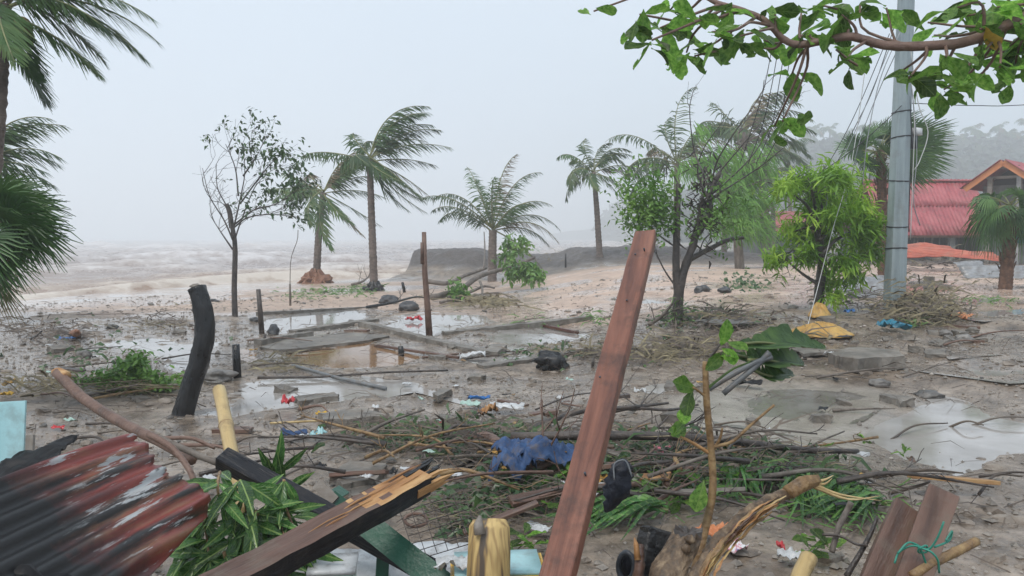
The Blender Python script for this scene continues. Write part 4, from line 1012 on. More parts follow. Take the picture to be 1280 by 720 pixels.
def put_leaf(me, p, d, L, roll, parent, up=(0, 0, 1), name='leaf', wfac=1.0):
    o = bpy.data.objects.new(name, me); COL.objects.link(o); x = Vector(d).normalized(); y = Vector(up).cross(x)
    if y.length < .05: y = x.orthogonal()
    y.normalize(); z = x.cross(y); Mx = Matrix((x * L, y * L * wfac, z * L)).transposed().to_4x4(); Mx = Mx @ Matrix.Rotation(roll, 4, 'X')
    Mx.translation = Vector(p) - Vector(parent['_b']); o.parent = parent; o.matrix_local = Mx; o['_b'] = parent['_b']
    return o
for i, (cx_, cy_) in enumerate(clus):
    c_ = P(cx_, cy_, ya + rt.uniform(-.25, .45)); best = min(range(20, len(LSP)), key=lambda k: (LSP[k] - c_).length + (0 if LSP[k].x > c_.x - .02 else .25))
    a = LSP[max(best - 3, 0)]; mb = MB(); L0 = (c_ - a).length
    limb(mb, [a, a.lerp(c_, .5) + Vector((rt.gauss(0, .08), rt.gauss(0, .05), rt.gauss(0, .06))) * min(1, L0 * 2), c_], .009, .005, n=5, k=7, wob=0); tw_ = mb.build('twig', MT['bark_brown'], parent=tA)
    n = rt.choice((4, 5, 6)); n = 3 if i == 0 else n
    for k in range(n):
        az = k * 2.4 + rt.random(); d = Vector((math.cos(az) * .8 + .35, math.sin(az) * .8, rt.uniform(-1.0, .35)))
        L = rt.choice((rt.uniform(.07, .12), rt.uniform(.11, .19), rt.uniform(.11, .19))) * (.65 if i == 0 else 1)
        put_leaf(AY if (cx_, cy_) == (1225, 36) and k == 0 else rt.choice(AL), c_ + Vector((rt.gauss(0, .02), rt.gauss(0, .02), rt.gauss(0, .02))), d, L, rt.uniform(-.9, .9), tw_)
# ------------------------------------------------------------------ houses
def corr(mb, o, ux, uy, L, W, pitch=.09, amp=.012, nseg=3, warp=0.0, per=4, m=0, fq=1.0, seed=0):
    """corrugated sheet: ridges run along ux (length L), corrugation across uy (width W)"""
    o = Vector(o); ux = Vector(ux).normalized(); uy = Vector(uy).normalized(); nn = ux.cross(uy).normalized()
    k = max(int(W / pitch * per), 4)
    def fn(u, v):
        q = o + ux * (L * u) + uy * (W * v) + nn * amp * math.sin(2 * math.pi * v * W / pitch)
        if warp: q = q + nn * warp * mn.noise(Vector((u * 2 * fq, v * 1.5 * fq, seed * 3.3))) + nn * warp * .3 * mn.noise(Vector((u * 7 * fq, v * 5 * fq, seed)))
        return q
    mb.grid(fn, nseg, k, m); return mb

yE, yR = 38.0, 41.0
hb = Vector((P(1170, 300, yE).x, yE + 1.5, zb1(P(1170, 300, yE).x, yE)))
H = thing('house', 'half buried house with a long pink red corrugated roof', 'house', hb)
xl, xr = P(1098, 293, yE).x, P(1243, 293, yE).x
ez, rz = P(1165, 294, yE).z, P(1185, 227, yR).z
slope = Vector((0, yR - yE, rz - ez)); SL = slope.length; sh = .28
npan = 7; pw = (xr - xl) / npan
mb = MB(); back = Vector((0, yR - yE, -(rz - ez)))
mb.grid(lambda u, v: Vector((xl + .45 + (xr - xl) * u, yR + back.y * v, rz + back.z * v)), 6, 2); RF = mb.build('roof', MT['roof_red'], parent=H, solid=.01)
for k in range(npan):
    for row in range(2):
        mb = MB(); a = Vector((xl + pw * k - .04, yE, ez)) + slope * (row * .52) + slope.normalized() * -.02
        nn = Vector((1, 0, 0)).cross(slope).normalized(); a = a + nn * (.012 * row + .004 * (k % 2)) + Vector((.45 * row, 0, 0))
        corr(mb, a, slope + Vector((.25 * SL * .35, 0, 0)), (1, 0, 0), SL * .53, pw + .08, pitch=.21, amp=.022, nseg=3)
        s_ = mb.build('roof_sheet', MT['roof_red'], parent=RF, solid=.006)
mb = MB(); mb.rbox(frame(Vector((xl + .6, yR + .02, rz + .04)), Vector((xr + 1.0, yR + .02, rz + .04))), xr - xl + .4, .35, .07, n=(8, 1, 1), amp=.01); mb.build('ridge_cap', MT['roof_red'], parent=RF)
def bx(name, x0, x1, y0, y1, z0, z1, mat, par, amp=0.0, n=(2, 1, 1)):
    return MB().rbox(Matrix.Translation(((x0 + x1) / 2, (y0 + y1) / 2, (z0 + z1) / 2)), abs(x1 - x0), abs(y1 - y0), abs(z1 - z0), n=n, amp=amp).build(name, mat, parent=par, smooth=False)
gz0 = hb.z - .4
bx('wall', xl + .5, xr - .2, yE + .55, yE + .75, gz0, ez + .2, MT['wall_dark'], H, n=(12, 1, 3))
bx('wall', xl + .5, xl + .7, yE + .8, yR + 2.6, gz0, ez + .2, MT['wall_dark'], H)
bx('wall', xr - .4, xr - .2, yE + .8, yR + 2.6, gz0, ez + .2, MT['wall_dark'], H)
for px in (1195, 1122): x_ = P(px, 295, yE).x; bx('column', x_ - .13, x_ + .13, yE + .25, yE + .5, gz0, ez - .02, MT['wall_pale'], H)
for px in (1140, 1162, 1181, 1214):
    x_ = P(px, 297, yE).x; w_ = bx('window', x_ - .32, x_ + .32, yE + .48, yE + .56, ez - .75, ez - .08, MT['black_sheet_and_shade'], H)
    f_ = MB()
    for dx in (-.35, 0, .35): f_.rbox(Matrix.Translation((x_ + dx, yE + .46, ez - .42)), .05, .05, .75, n=(1, 1, 1), amp=0)
    f_.rbox(Matrix.Translation((x_, yE + .46, ez - .8)), .76, .06, .05, n=(1, 1, 1), amp=0); f_.build('window_frame', MT['wood_grey'], parent=w_, smooth=False)
bx('fascia', xl, xr, yE - .03, yE + .0, ez - .12, ez - .01, MT['wood_wet'], H, n=(8, 1, 1))

# gabled house with orange bargeboards
yG = 34.0; pk = P(1254, 203, yG); el_ = P(1216, 231, yG); gh = pk.z - el_.z; gw = pk.x - el_.x
gb = Vector((pk.x, yG, zb1(pk.x, yG)))
H2 = thing('house', 'gabled house with orange bargeboards and an open dark loft', 'house', gb)
for s in (-1, 1):
    a = Vector((pk.x, yG, pk.z)); e = Vector((pk.x + s * gw * 1.0, yG, el_.z)); q = (e - a).normalized(); ln = (e - a).length
    up = Vector((-q.z * s, 0, q.x * s)); mb = MB(); mb.rbox(frame(a + up * .0, e + q * .25, up=up), ln + .25, .06, .24, n=(6, 1, 1), amp=0)
    mb.build('bargeboard', MT['fascia'], parent=H2, smooth=False)
    for k in range(4):
        mb = MB(); o_ = a + up * .15 + Vector((0, -.15 + 1.3 * k, .006 * (k % 2))); corr(mb, o_, q, (0, 1, 0), ln + .35, 1.38, pitch=.21, amp=.022, nseg=2)
        mb.build('roof_sheet', MT['roof_red'], parent=H2, solid=.006)
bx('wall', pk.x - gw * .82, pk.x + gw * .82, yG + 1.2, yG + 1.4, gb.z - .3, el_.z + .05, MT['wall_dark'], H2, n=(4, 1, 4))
mb = MB(); mb.v = [Vector((pk.x - gw * .8, yG + 1.3, el_.z)), Vector((pk.x + gw * .8, yG + 1.3, el_.z)), Vector((pk.x, yG + 1.3, pk.z - .15))]; mb.face((0, 1, 2)); mb.build('loft_shade', MT['black_sheet_and_shade'], parent=H2, smooth=False, solid=.05)  # black panel painting the shade inside the open loft
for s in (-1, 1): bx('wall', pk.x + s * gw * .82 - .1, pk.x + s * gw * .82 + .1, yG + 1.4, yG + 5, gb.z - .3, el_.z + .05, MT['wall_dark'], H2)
for dz in (.3, .75): bx('tie_beam', pk.x - gw * (.75 - dz * .5), pk.x + gw * (.75 - dz * .5), yG + .5, yG + .62, el_.z + dz, el_.z + dz + .12, MT['wood_grey'], H2)
for px, mat in ((1236, 'wood_grey'), (1268, 'galv')):
    x_ = P(px, 240, yG).x; bx('post', x_ - .09, x_ + .09, yG + .3, yG + .48, gb.z - .3, el_.z + .35, MT[mat], H2)
H2.rotation_euler = (0, 0, math.radians(-48))      # ridge runs back to the east

# small far house
yS = 56.0; sb = Vector((P(965, 300, yS).x, yS + 2, zb1(P(965, 300, yS).x, yS)))
H3 = thing('house', 'small grey walled house with a red roof far behind the palms', 'house', sb)
a0, a1 = P(944, 292, yS), P(1030, 292, yS); r0_, r1_ = P(966, 264, yS + 2.5), P(1030, 264, yS + 2.5); n3 = 5
for k in range(n3):
    p0 = a0.lerp(a1, k / n3); p1 = r0_.lerp(r1_, k / n3); mb = MB(); corr(mb, p0 + Vector((0, 0, .004 * (k % 2))), p1 - p0, (1, 0, 0), (p1 - p0).length, (a1.x - a0.x) / n3 + .05, pitch=.3, amp=.025, nseg=2); mb.build('roof_sheet', MT['roof_red'], parent=H3, solid=.006)
mb = MB(); mb.rbox(frame(a0 - Vector((.05, .03, 0)), r0_ - Vector((.05, .03, 0))), (r0_ - a0).length, .1, .16, n=(4, 1, 1), amp=0); mb.build('bargeboard', MT['wall_pale'], parent=H3, smooth=False)
bx('wall', a0.x + .3, a1.x, yS + .4, yS + .6, sb.z - .5, a0.z + .1, MT['wall_dark'], H3, n=(6, 1, 2))
bx('wall', a0.x + .3, a0.x + .5, yS + .6, yS + 4.6, sb.z - .5, a0.z + .1, MT['wall_dark'], H3)
for px in (952, 962, 975): x_ = P(px, 300, yS).x; bx('window', x_ - .2, x_ + .2, yS + .34, yS + .42, a0.z - .7, a0.z - .15, MT['black_sheet_and_shade'], H3)

# ------------------------------------------------------------------ loose roofing in the middle distance
def sheet_thing(name, label, p, ux, uy, L, W, mat, cat='roof sheet', pitch=.15, amp=.02, warp=.1, seed=0, group=None, nseg=10):
    mb = MB(); ux = Vector(ux).normalized(); uy = Vector(uy); uy = (uy - ux * uy.dot(ux)).normalized()
    corr(mb, Vector(p) - ux * L / 2 - uy * W / 2, ux, uy, L, W, pitch, amp, nseg, warp, seed=seed); return tag(mb.build(name, MT[mat], base=p, solid=.004), label, cat, group)
q = P(1185, 307, 27); q.z = zf(q.x, q.y) + .68
sheet_thing('roof_sheet', 'torn orange red roofing sheet collapsed below the long red roof', q, (1, -.15, -.09), (-.1, 1, .3), 3.3, 1.0, 'roof_orange', warp=.1, seed=1)
q = P(1150, 303, 28.5); q.z = zf(q.x, q.y) + .72
sheet_thing('roof_sheet', 'second orange red sheet slumped against the buried house', q, (1, .1, .02), (-.1, 1, .5), 2.6, 1.0, 'roof_orange', warp=.16, seed=2)
q = P(1245, 325, 23); q.z = zf(q.x, q.y) + .2
sheet_thing('roof_sheet', 'pale zinc roofing sheet lying before the debris heap', q, (1, -.1, .02), (0, 1, .55), 1.9, .75, 'galv', seed=3, warp=.1)
q = P(1216, 323, 25); q.z = zf(q.x, q.y) + .25
sheet_thing('roof_sheet', 'short pale zinc sheet propped behind the zinc roofing', q, (1, .2, .02), (0, 1, .75), 1.0, .6, 'galv', seed=13, warp=.08)
for k, (px, py, s_) in enumerate([(1078, 362, 1), (1085, 352, 2)]):
    q = GP(px, py, .16 + .1 * k); sheet_thing('roof_sheet', ['bent grey zinc sheet at the foot of the shaggy fan palm', 'upper curled zinc sheet at the foot of the shaggy fan palm'][k], q, (1, .1, .12), (-.15, 1, .45), 1.15, .7, 'galv', seed=4 + k, warp=.14)
q = P(1276, 268, 30); q.z += .1
bxo = MB(); bxo.rbox(Matrix.Translation(P(1276, 296, 29)) @ Matrix.Rotation(.3, 4, 'Z'), .8, .5, .5, n=(3, 2, 2), amp=.04); tag(bxo.build('water_tank', MT['plastic_teal'], base=P(1276, 296, 29)), 'small teal blue box stranded on the heap behind the short fan palm', 'box')

# ------------------------------------------------------------------ utility pole and wires
yp = 13.0; pb = Vector((P(1117, 396, yp).x, yp, zf(P(1117, 396, yp).x, yp)))
pt = P(1131, 40, yp); dirp = (pt - Vector((P(1117, 396, yp)))).normalized(); ptop = Vector(P(1117, 396, yp)) + dirp * 7.6
UP = thing('utility_pole', 'grey eight sided utility pole standing in the mud', 'utility pole', pb)
mb = MB(); mb.tube([pb - dirp * .3, pb + dirp * 1.2, pb + dirp * 2.5, pb + dirp * 5, ptop], [.187, .175, .163, .138, .115], n=8); mb.build('shaft', MT['pole'], parent=UP, smooth=False)
for py, rr in ((140, .147), (172, .152), (226, .158), (311, .17), (283, .166)):
    c_ = P(1127 - (py - 140) * .04, py, yp); mb = MB(); n_ = 16
    ring = [c_ + Vector((math.cos(6.2832 * i / n_) * rr, math.sin(6.2832 * i / n_) * rr, .018 * math.sin(6.28 * i / n_ + py))) for i in range(n_ + 1)]
    mb.tube(ring, .012, n=5, cap=False); mb.build('band', MT['cable'], parent=UP)
c_ = P(1144, 165, yp); MB().rbox(Matrix.Translation(c_) @ Matrix.Rotation(.3, 4, 'Z'), .16, .14, .12, n=(2, 2, 2), amp=.01).build('junction_box', MT['white_plastic'], parent=UP)
c_ = P(1141, 178, yp); MB().rbox(Matrix.Translation(c_), .1, .12, .22, n=(2, 2, 2), amp=.01).build('bracket', MT['rubber'], parent=UP)
def wire(name, label, pts, r, mat, n=24, group=None, cat='wire'):
    return tag(MB().tube(spline(pts, n), r, n=4).build(name, MT[mat], base=pts[0]), label, cat, group)
for k, (x0, y0, pts) in enumerate([(1112, 42, [(1070, 140), (1038, 200), (1008, 235), (975, 268)]), (1116, 50, [(1085, 125), (1062, 180), (1040, 225), (1032, 262)]), (1119, 30, [(1092, 110), (1068, 160), (1045, 205), (1012, 252)]), (1120, 66, [(1098, 115), (1075, 175), (1062, 232), (1052, 270)])]):
    wire('fallen_wire', 'slack grey wire sagging from the pole into the bright green tree', [P(x0, y0, yp)] + [P(x, y, yp + .2 + .1 * k) for x, y in pts], .007, 'cable_grey' if k % 2 else 'cable', group='slack wires of the pole')
wire('fallen_wire', 'dark cable looping from the bright green tree to the band on the pole', [P(1127, 132, yp - .15), P(1100, 158, yp - .1), P(1060, 192, yp), P(1010, 225, yp + .3), P(975, 240, yp + .6)], .009, 'cable')
wire('fallen_wire', 'thin pale guy wire running down to the yellow tarpaulin', [P(1085, 60, yp + .1), P(1065, 200, yp), P(1040, 290, yp - .3), P(1022, 360, yp - .5), GP(1009, 410, .02)], .007, 'white_cord')
wire('overhead_wire', 'single wire stretched level from the pole past the gabled house', [P(1139, 129, yp), P(1220, 132, yp + .3), P(1300, 130, yp + .6), P(1600, 110, yp + 1)], .008, 'cable')
for k, (pts, mt_) in enumerate([([(1139, 100), (1143, 150), (1141, 220), (1138, 300)], 'white_cord'), ([(1138, 60), (1148, 130), (1160, 165), (1150, 200), (1143, 212)], 'white_cord'), ([(1140, 110), (1146, 190), (1142, 250), (1150, 282)], 'cable_grey'), ([(1137, 120), (1140, 180), (1137, 240), (1136, 290)], 'cable'), ([(1125, 40), (1100, 100), (1085, 170), (1078, 230)], 'cable_grey')]):
    wire('hanging_cord', 'loose frayed cord dangling down the side of the pole', [P(x, y, yp - .12) for x, y in pts], .008, mt_, group='frayed cords hanging on the pole', cat='cord')
rt = random.Random(31)
for k in range(4):
    wire('thin_cable', 'thin black cable hanging in front of the drooping almond leaves', [P(965 + 8 * k, 60, 6), P(955 + 9 * k, 110, 6), P(940 + 12 * k, 160, 6.3), P(925 + 10 * k, 205, 7)], .0035, 'cable', group='cables over the broken tree')

# ------------------------------------------------------------------ generic loose pieces
def beam(name, label, p0, p1, w_, t_, mats, cat='beam', up=(0, 0, 1), roll=0, amp=.004, n=14, group=None, split=None, parent=None):
    """timber in its own frame: local X along the grain"""
    p0 = Vector(p0); p1 = Vector(p1); Mx = frame(p0, p1, up, roll); L = (p1 - p0).length; mb = MB()
    mb.rbox(Matrix.Identity(4), L, w_, t_, n=(n, 2, 2), amp=amp, fq=4, seed=RND.random() * 10)
    o = mb.build(name, mats, base=Mx, local=True, smooth=False)
    bv = o.modifiers.new('worn_edges', 'BEVEL'); bv.width = min(w_, t_) * .07; bv.segments = 1; bv.limit_method = 'ANGLE'; bv.angle_limit = .7
    if label: tag(o, label, cat, group)
    return o
def crumple(name, label, p, sx, sy, mat, cat, h=.06, seed=0, n=12, group=None, rot=0, drape=0.0, solid=.003, tilt=(0, 0)):
    p = Vector(p); mb = MB(); ca, sa = math.cos(rot), math.sin(rot)
    def fn(u, v):
        a, b = (u - .5) * sx, (v - .5) * sy; q = Vector((a / sx * 3.2, b / sy * 3.2, seed * 3.7))
        z = h * (.75 + mn.noise(q * .6) * .8 + abs(mn.noise(q * 1.5)) * .8 + abs(mn.noise(q * 3.7)) * .3) - drape * ((2 * u - 1) ** 2 + (2 * v - 1) ** 2)
        k = 1 + .25 * mn.noise(q * .7 + Vector((4, 4, 4))); a *= k; b *= k
        x_, y_ = p.x + a * ca - b * sa, p.y + a * sa + b * ca
        return Vector((x_, y_, p.z + max(z, .004) + a * tilt[0] + b * tilt[1]))
    mb.grid(fn, n, n); return tag(mb.build(name, MT[mat], base=p, solid=solid), label, cat, group)
def branch(name, label, pts, r0, r1, mat, cat='branch', group=None, n=7, twig=0, seed=0, wob=.12, up=0):
    r = random.Random(seed); mb = MB(); sp = limb(mb, pts, r0, r1, n=n, wob=wob)
    for k in range(twig):
        i = r.randrange(len(sp) // 4, len(sp) - 1); twigs(mb, sp[i], (sp[i + 1] - sp[i]).normalized() + Vector((r.gauss(0, .7), r.gauss(0, .7), r.gauss(.2, .4))), r0 * 9, r1 * .6, 1, r, [], kids=2, wind=0, minr=.003)
    return tag(mb.build(name, MT[mat], base=pts[0]), label, cat, group)

# ------------------------------------------------------------------ posts of the lost buildings
pc = [(229, 518), (240, 480), (252, 440), (256, 405), (251, 375), (246, 360)]; y0 = G(229, 520).y
cp = thing('charred_post', 'curved charred black post standing in the wet mud', 'post', Vector((P(229, 520, y0).x, y0, zf(P(229, 520, y0).x, y0))))
mb = MB(); sp = spline([P(226, 530, y0)] + [P(x, y, y0 + .02 * i) for i, (x, y) in enumerate(pc)], 30); mb.tube(sp, [(.098 - .012 * i / 30) * (1 + .05 * mn.noise(Vector((i * .8, 3, 1)))) for i in range(31)], n=22, wob=.16); mb.build('shaft', MT['charred'], parent=cp)
MB().tube([sp[-1] - Vector((0, 0, .006)), sp[-1] + Vector((0.01, 0, .02)), sp[-1] + Vector((.02, 0, .035))], [.07, .05, .02], n=9, wob=.2).build('broken_top', MT['wood_grey'], parent=cp)
y1 = G(536, 420).y; pb_ = GP(536, 420)
tp = thing('tall_post', 'thin leaning brown post with a split top among the puddles', 'post', pb_)
MB().tube([P(537, 424, y1), P(534, 380, y1), P(531, 340, y1), P(530, 290, y1)], [.062, .056, .05, .04], n=7, wob=.12).build('shaft', MT['bark_brown'], parent=tp)
MB().tube([P(528, 330, y1 - .03), P(527.5, 303, y1 - .03)], [.035, .03], n=5, wob=.2).build('splinter', MT['wood_wet'], parent=tp)
for i, (px, py, top, w_, lab, mt_, lean) in enumerate([(328, 416, 360, 7, 'short dark post leaning at the edge of the pale pond', 'bark_dark', -4), (297, 474, 432, 11, 'charred stump post standing in the brown puddle', 'charred', -1), (363, 382, 355, 3, 'slim grey stake with a bare twig on the beach', 'bark', 0), (506, 366, 353, 4, 'small dark peg below the scorched palm', 'charred', -3), (707, 336, 318, 2.5, 'thin dark stake among dry stalks on the gravel bank', 'charred', 0), (1161, 364, 344, 9, 'square concrete stub standing in a puddle', 'concrete', 0), (330, 432, 420, 4, 'tiny rotten peg beside the broken slab', 'bark_dark', 2), (502, 445, 430, 8, 'blackened stub standing in the flooded room', 'charred', -1), (740, 460, 448, 4, 'splintered little peg by the rubble line', 'bark_dark', 2)]):
    g = GP(px, py); h_ = (py - top) / FPX * g.y; r0 = w_ / 2 / FPX * g.y
    if mt_ == 'concrete': o = MB().rbox(Matrix.Translation(g + Vector((0, 0, h_ / 2 - .05))), r0 * 2, r0 * 2, h_ + .1, n=(3, 3, 4), amp=.012).build('concrete_stub', MT[mt_], base=g, smooth=False)
    else:
        mb = MB(); mb.tube([g - Vector((0, 0, .1)), g + Vector((lean / FPX * g.y * .5, 0, h_ * .5)), g + Vector((lean / FPX * g.y, 0, h_))], [r0, r0 * .95, r0 * .8], n=7, wob=.15)
        if i == 2: mb.tube(spline([g + Vector((0, 0, h_)), g + Vector((.04, 0, h_ + .7)), g + Vector((.22, 0, h_ + 1.2)), g + Vector((.25, 0, h_ + 1.5))], 8), .012, n=4)
        o = mb.build('stake', MT[mt_], base=g)
    tag(o, lab, 'post')

# ------------------------------------------------------------------ foundations and slabs
def curb(label, a, b, w_, h_, mat='concrete', name='foundation_wall', up=0.0, seed=0, end=.0):
    a = GP(*a); b = GP(*b); zz = max(a.z, b.z); a.z = a.z - .08 + up; b.z = b.z - .08 + up; L = (b - a).length
    mb = MB(); mb.rbox(frame(a + Vector((0, 0, h_ / 2)), b + Vector((0, 0, h_ / 2))), L, w_, h_ + .08, n=(max(int(L / .1), 4), 3, 3), amp=.016, fq=6, seed=seed)
    return tag(mb.build(name, MT[mat], base=a, smooth=False), label, 'foundation')
curb('long low concrete footing dividing the two flooded rooms', (452, 408), (612, 446), .16, .13, seed=1)
curb('concrete footing behind the pond near the beach', (322, 395), (470, 386), .18, .1, seed=2)
curb('footing running from the tall post along the wet slab', (555, 420), (740, 398), .16, .1, seed=3)
curb('front edge footing of the pale pond', (365, 414), (470, 402), .2, .1, seed=4)
curb('short grey kerb piece before the broken slab', (322, 434), (388, 421), .14, .14, seed=5)
curb('crumbled footing by the plastic bag', (612, 446), (625, 438), .22, .14, seed=6)
curb('footing under the rubble line right of the flooded room', (600, 462), (735, 440), .16, .08, seed=9)
def slab(label, poly, th, mat='concrete', up=.06, name='concrete_slab', cat='slab', tilt=0.0, seed=0):
    w_ = [GP(*q) for q in poly]; z0 = sum(q.z for q in w_) / len(w_) + up; c_ = sum(w_, Vector()) / len(w_); r = random.Random(seed); edge = []
    for i in range(len(w_)):
        a, b = w_[i], w_[(i + 1) % len(w_)]
        for k in range(5): q = a.lerp(b, k / 5); edge.append(Vector((q.x + r.gauss(0, .012), q.y + r.gauss(0, .015), z0 + tilt * (q.x - c_.x) + r.gauss(0, .004))))
    mb = MB(); n = len(edge); mb.v = list(edge) + [e + Vector((r.gauss(0, .012), r.gauss(0, .012), -th + r.gauss(0, .01))) for e in edge]
    mb.face(range(n)); mb.face([n + i for i in reversed(range(n))])
    for i in range(n): mb.face((i, n + i, n + (i + 1) % n, (i + 1) % n))
    return tag(mb.build(name, MT[mat], base=c_, smooth=False), label, cat)
slab('thin broken floor slab jutting over the brown puddle', [(322, 438), (360, 428), (440, 420), (487, 424), (455, 430), (400, 436), (350, 441)], .05, up=.05, seed=2)
slab('pale tilted concrete slab with a crumbling edge on the wet apron', [(1036, 455), (1062, 443), (1118, 450), (1130, 463), (1072, 466), (1050, 462)], .16, up=.15, tilt=.04, seed=3)
slab('flat cement sheet half sunk beside the pale slab', [(985, 440), (1020, 434), (1036, 446), (1004, 452)], .04, up=.05, seed=4)
slab('broken paving piece with a dark underside near the yellow stick', [(400, 527), (455, 522), (482, 530), (440, 536), (405, 536)], .08, up=.08, seed=5)
slab('long flat stone paving fragment in the mud', [(368, 502), (418, 496), (424, 502), (374, 508)], .06, up=.06, seed=6)
slab('small square paving block by the flow of water', [(541, 500), (558, 492), (563, 497), (546, 504)], .07, up=.08, seed=7)
slab('grey cement sheet lying behind the sapling', [(870, 412), (905, 398), (945, 410), (905, 416)], .03, up=.1, mat='stone', seed=8)
slab('round edged cement slab lying behind the charred beam', [(412, 605), (440, 588), (482, 592), (470, 612), (430, 618)], .06, up=.07, seed=9)
slab('thin flat cement flake beside the round edged slab', [(430, 618), (490, 606), (500, 618), (450, 632)], .03, up=.03, seed=10)
def rock(label, px, py, w_, hr, mat='stone', name='rock', cat='rock', seed=0, dr=.8, group=None, sub=3, amp=.3):
    g = GP(px, py); r0 = w_ / 2 / FPX * g.y; c_ = g + Vector((0, 0, r0 * hr * .6)); return tag(MB().blob(c_, (r0, r0 * dr, r0 * hr), sub=sub, amp=amp, seed=seed).build(name, MT[mat], base=g), label, cat, group)
rock('large smooth dark boulder below the scorched palm', 511, 388, 26, .55, 'boulder', seed=1, amp=.15)
rock('angular dark boulder behind the smooth boulder', 486, 380, 22, .6, 'boulder', seed=2)
rock('ragged black lump of burnt debris in the mud by the leaning beam', 688, 461, 42, .62, 'charred', seed=3, amp=.35)
rock('dark stone at the foot of the feathery tree', 906, 368, 16, .6, 'boulder', seed=4)
rock('dark rock under the fallen green leaves', 878, 366, 20, .6, 'boulder', seed=5)
rock('brown clod beside the tilted concrete slab', 1100, 478, 26, .4, 'stone', seed=6)
rock('flat stone in front of the tilted slab', 1160, 488, 34, .3, 'stone', seed=7)
rock('grey stone beside the debris at the pole', 1182, 418, 16, .6, 'stone', seed=8)
rock('square grey lump at the edge of the road', 1206, 424, 20, .6, 'stone', seed=9)
rock('pale stone beside the square lump', 1216, 416, 14, .6, 'concrete', seed=10)
rock('muddy rock standing in the little puddle', 106, 448, 17, .7, 'stone', seed=11)
rock('rock edge of the puddle near the charred post', 272, 478, 44, .45, 'stone', seed=12)
rock('rock leaning at the short dark post', 342, 418, 14, 1.1, 'boulder', seed=13)
rock('dark stone at the beach below the surf', 141, 410, 13, .5, 'boulder', seed=14)
rock('rounded stone at the foot of the leafless tree', 318, 402, 12, .6, 'boulder', seed=15)
rock('flat boulder in the swash behind the charred post', 265, 378, 15, .4, 'boulder', seed=16)
# scattered stones that only their place tells apart
ST = [MB().blob((0, 0, 0), (1, .8, .6), sub=2, amp=.3, seed=60 + s).build('stone', MT['stone']) for s in range(5)]
rt = random.Random(41); ns = 0
for o in ST: o['keep'] = 0
while ns < 150:
    px, py = rt.uniform(-10, 1290), 380 + 330 * rt.random() ** 1.5
    g = GP(px, py)
    if coast_sd(g.x, g.y) > -4: continue
    o = ST[ns] if ns < 5 else ST[ns % 5].copy()
    if ns >= 5: COL.objects.link(o)
    s_ = rt.choice((3, 4, 4, 5, 6, 8, 10)) / 2 / FPX * g.y * rt.uniform(.7, 1.3)
    o.location = g + Vector((0, 0, s_ * .25)); o.scale = (s_, s_ * rt.uniform(.7, 1.2), s_ * rt.uniform(.6, 1.1)); o.rotation_euler = (rt.uniform(-.4, .4), rt.uniform(-.4, .4), rt.uniform(0, 6.28))
    o['_b'] = (0, 0, 0); tag(o, 'loose grey stone lying on the muddy ground', 'stone', 'stones scattered over the mud'); ns += 1
# ------------------------------------------------------------------ foreground wreckage
ny = Vector((0, -1, 0))
def post(name, label, cat, base): return thing(name, label, cat, base)

# leaning red-brown beam
pA, pB = P(697, 720, 2.6), P(808, 293, 4.3); dA = (pA - pB).normalized(); p0 = pA + dA * .62
lbm = beam('leaning_beam', 'long red brown sawn beam leaning upright out of the debris heap', p0, pB, .115, .06, MT['wood_red'], up=(-.42, -1, .2), n=40, amp=.005)

for k, (u_, v_) in enumerate([(1.15, .02), (1.18, -.025), (.2, .03), (-.35, -.02), (.75, .0), (-.9, .025)]):
    MB().tube([Vector((u_, v_, .028)), Vector((u_, v_, .036 + .012 * (k % 2)))], [.0035, .005], n=6).build('nail', MT['rubber'], parent=lbm)
# two boards tied with green cord, bamboo stick
a0, a1 = P(1080, 760, 2.75), P(1132, 634, 3.2)
beam('short_board', 'dark wet board standing beside the corded board', a0 + (a0 - a1) * .5, a1, .105, .04, MT['wood_wet'], cat='board', up=(-.35, -1, .2), n=14)
b0, b1 = P(1130, 760, 2.7), P(1178, 616, 3.2)
beam('short_board', 'brown board with a chipped top tied round with green cord', b0 + (b0 - b1) * .5, b1, .12, .038, MT['wood_wet'], cat='board', up=(-.5, -1, .25), n=14)
bc = thing('cord_knot', 'bright green plastic cord knotted round the brown board', 'cord', P(1150, 688, 2.85))
for pts in ([(1122, 692), (1136, 678), (1152, 684), (1162, 686), (1172, 672), (1180, 652)], [(1118, 704), (1124, 690), (1140, 682), (1154, 686), (1164, 690), (1172, 700), (1174, 716)], [(1150, 684), (1156, 700), (1160, 716)], [(1148, 686), (1158, 682), (1158, 690), (1148, 690), (1150, 684)], [(1168, 684), (1186, 676), (1190, 664), (1182, 676)]):
    MB().tube(spline([P(x, y, 2.83 + .02 * math.sin(i)) for i, (x, y) in enumerate(pts)], 22), .0042, n=5).build('strand', MT['rope_green'], parent=bc)
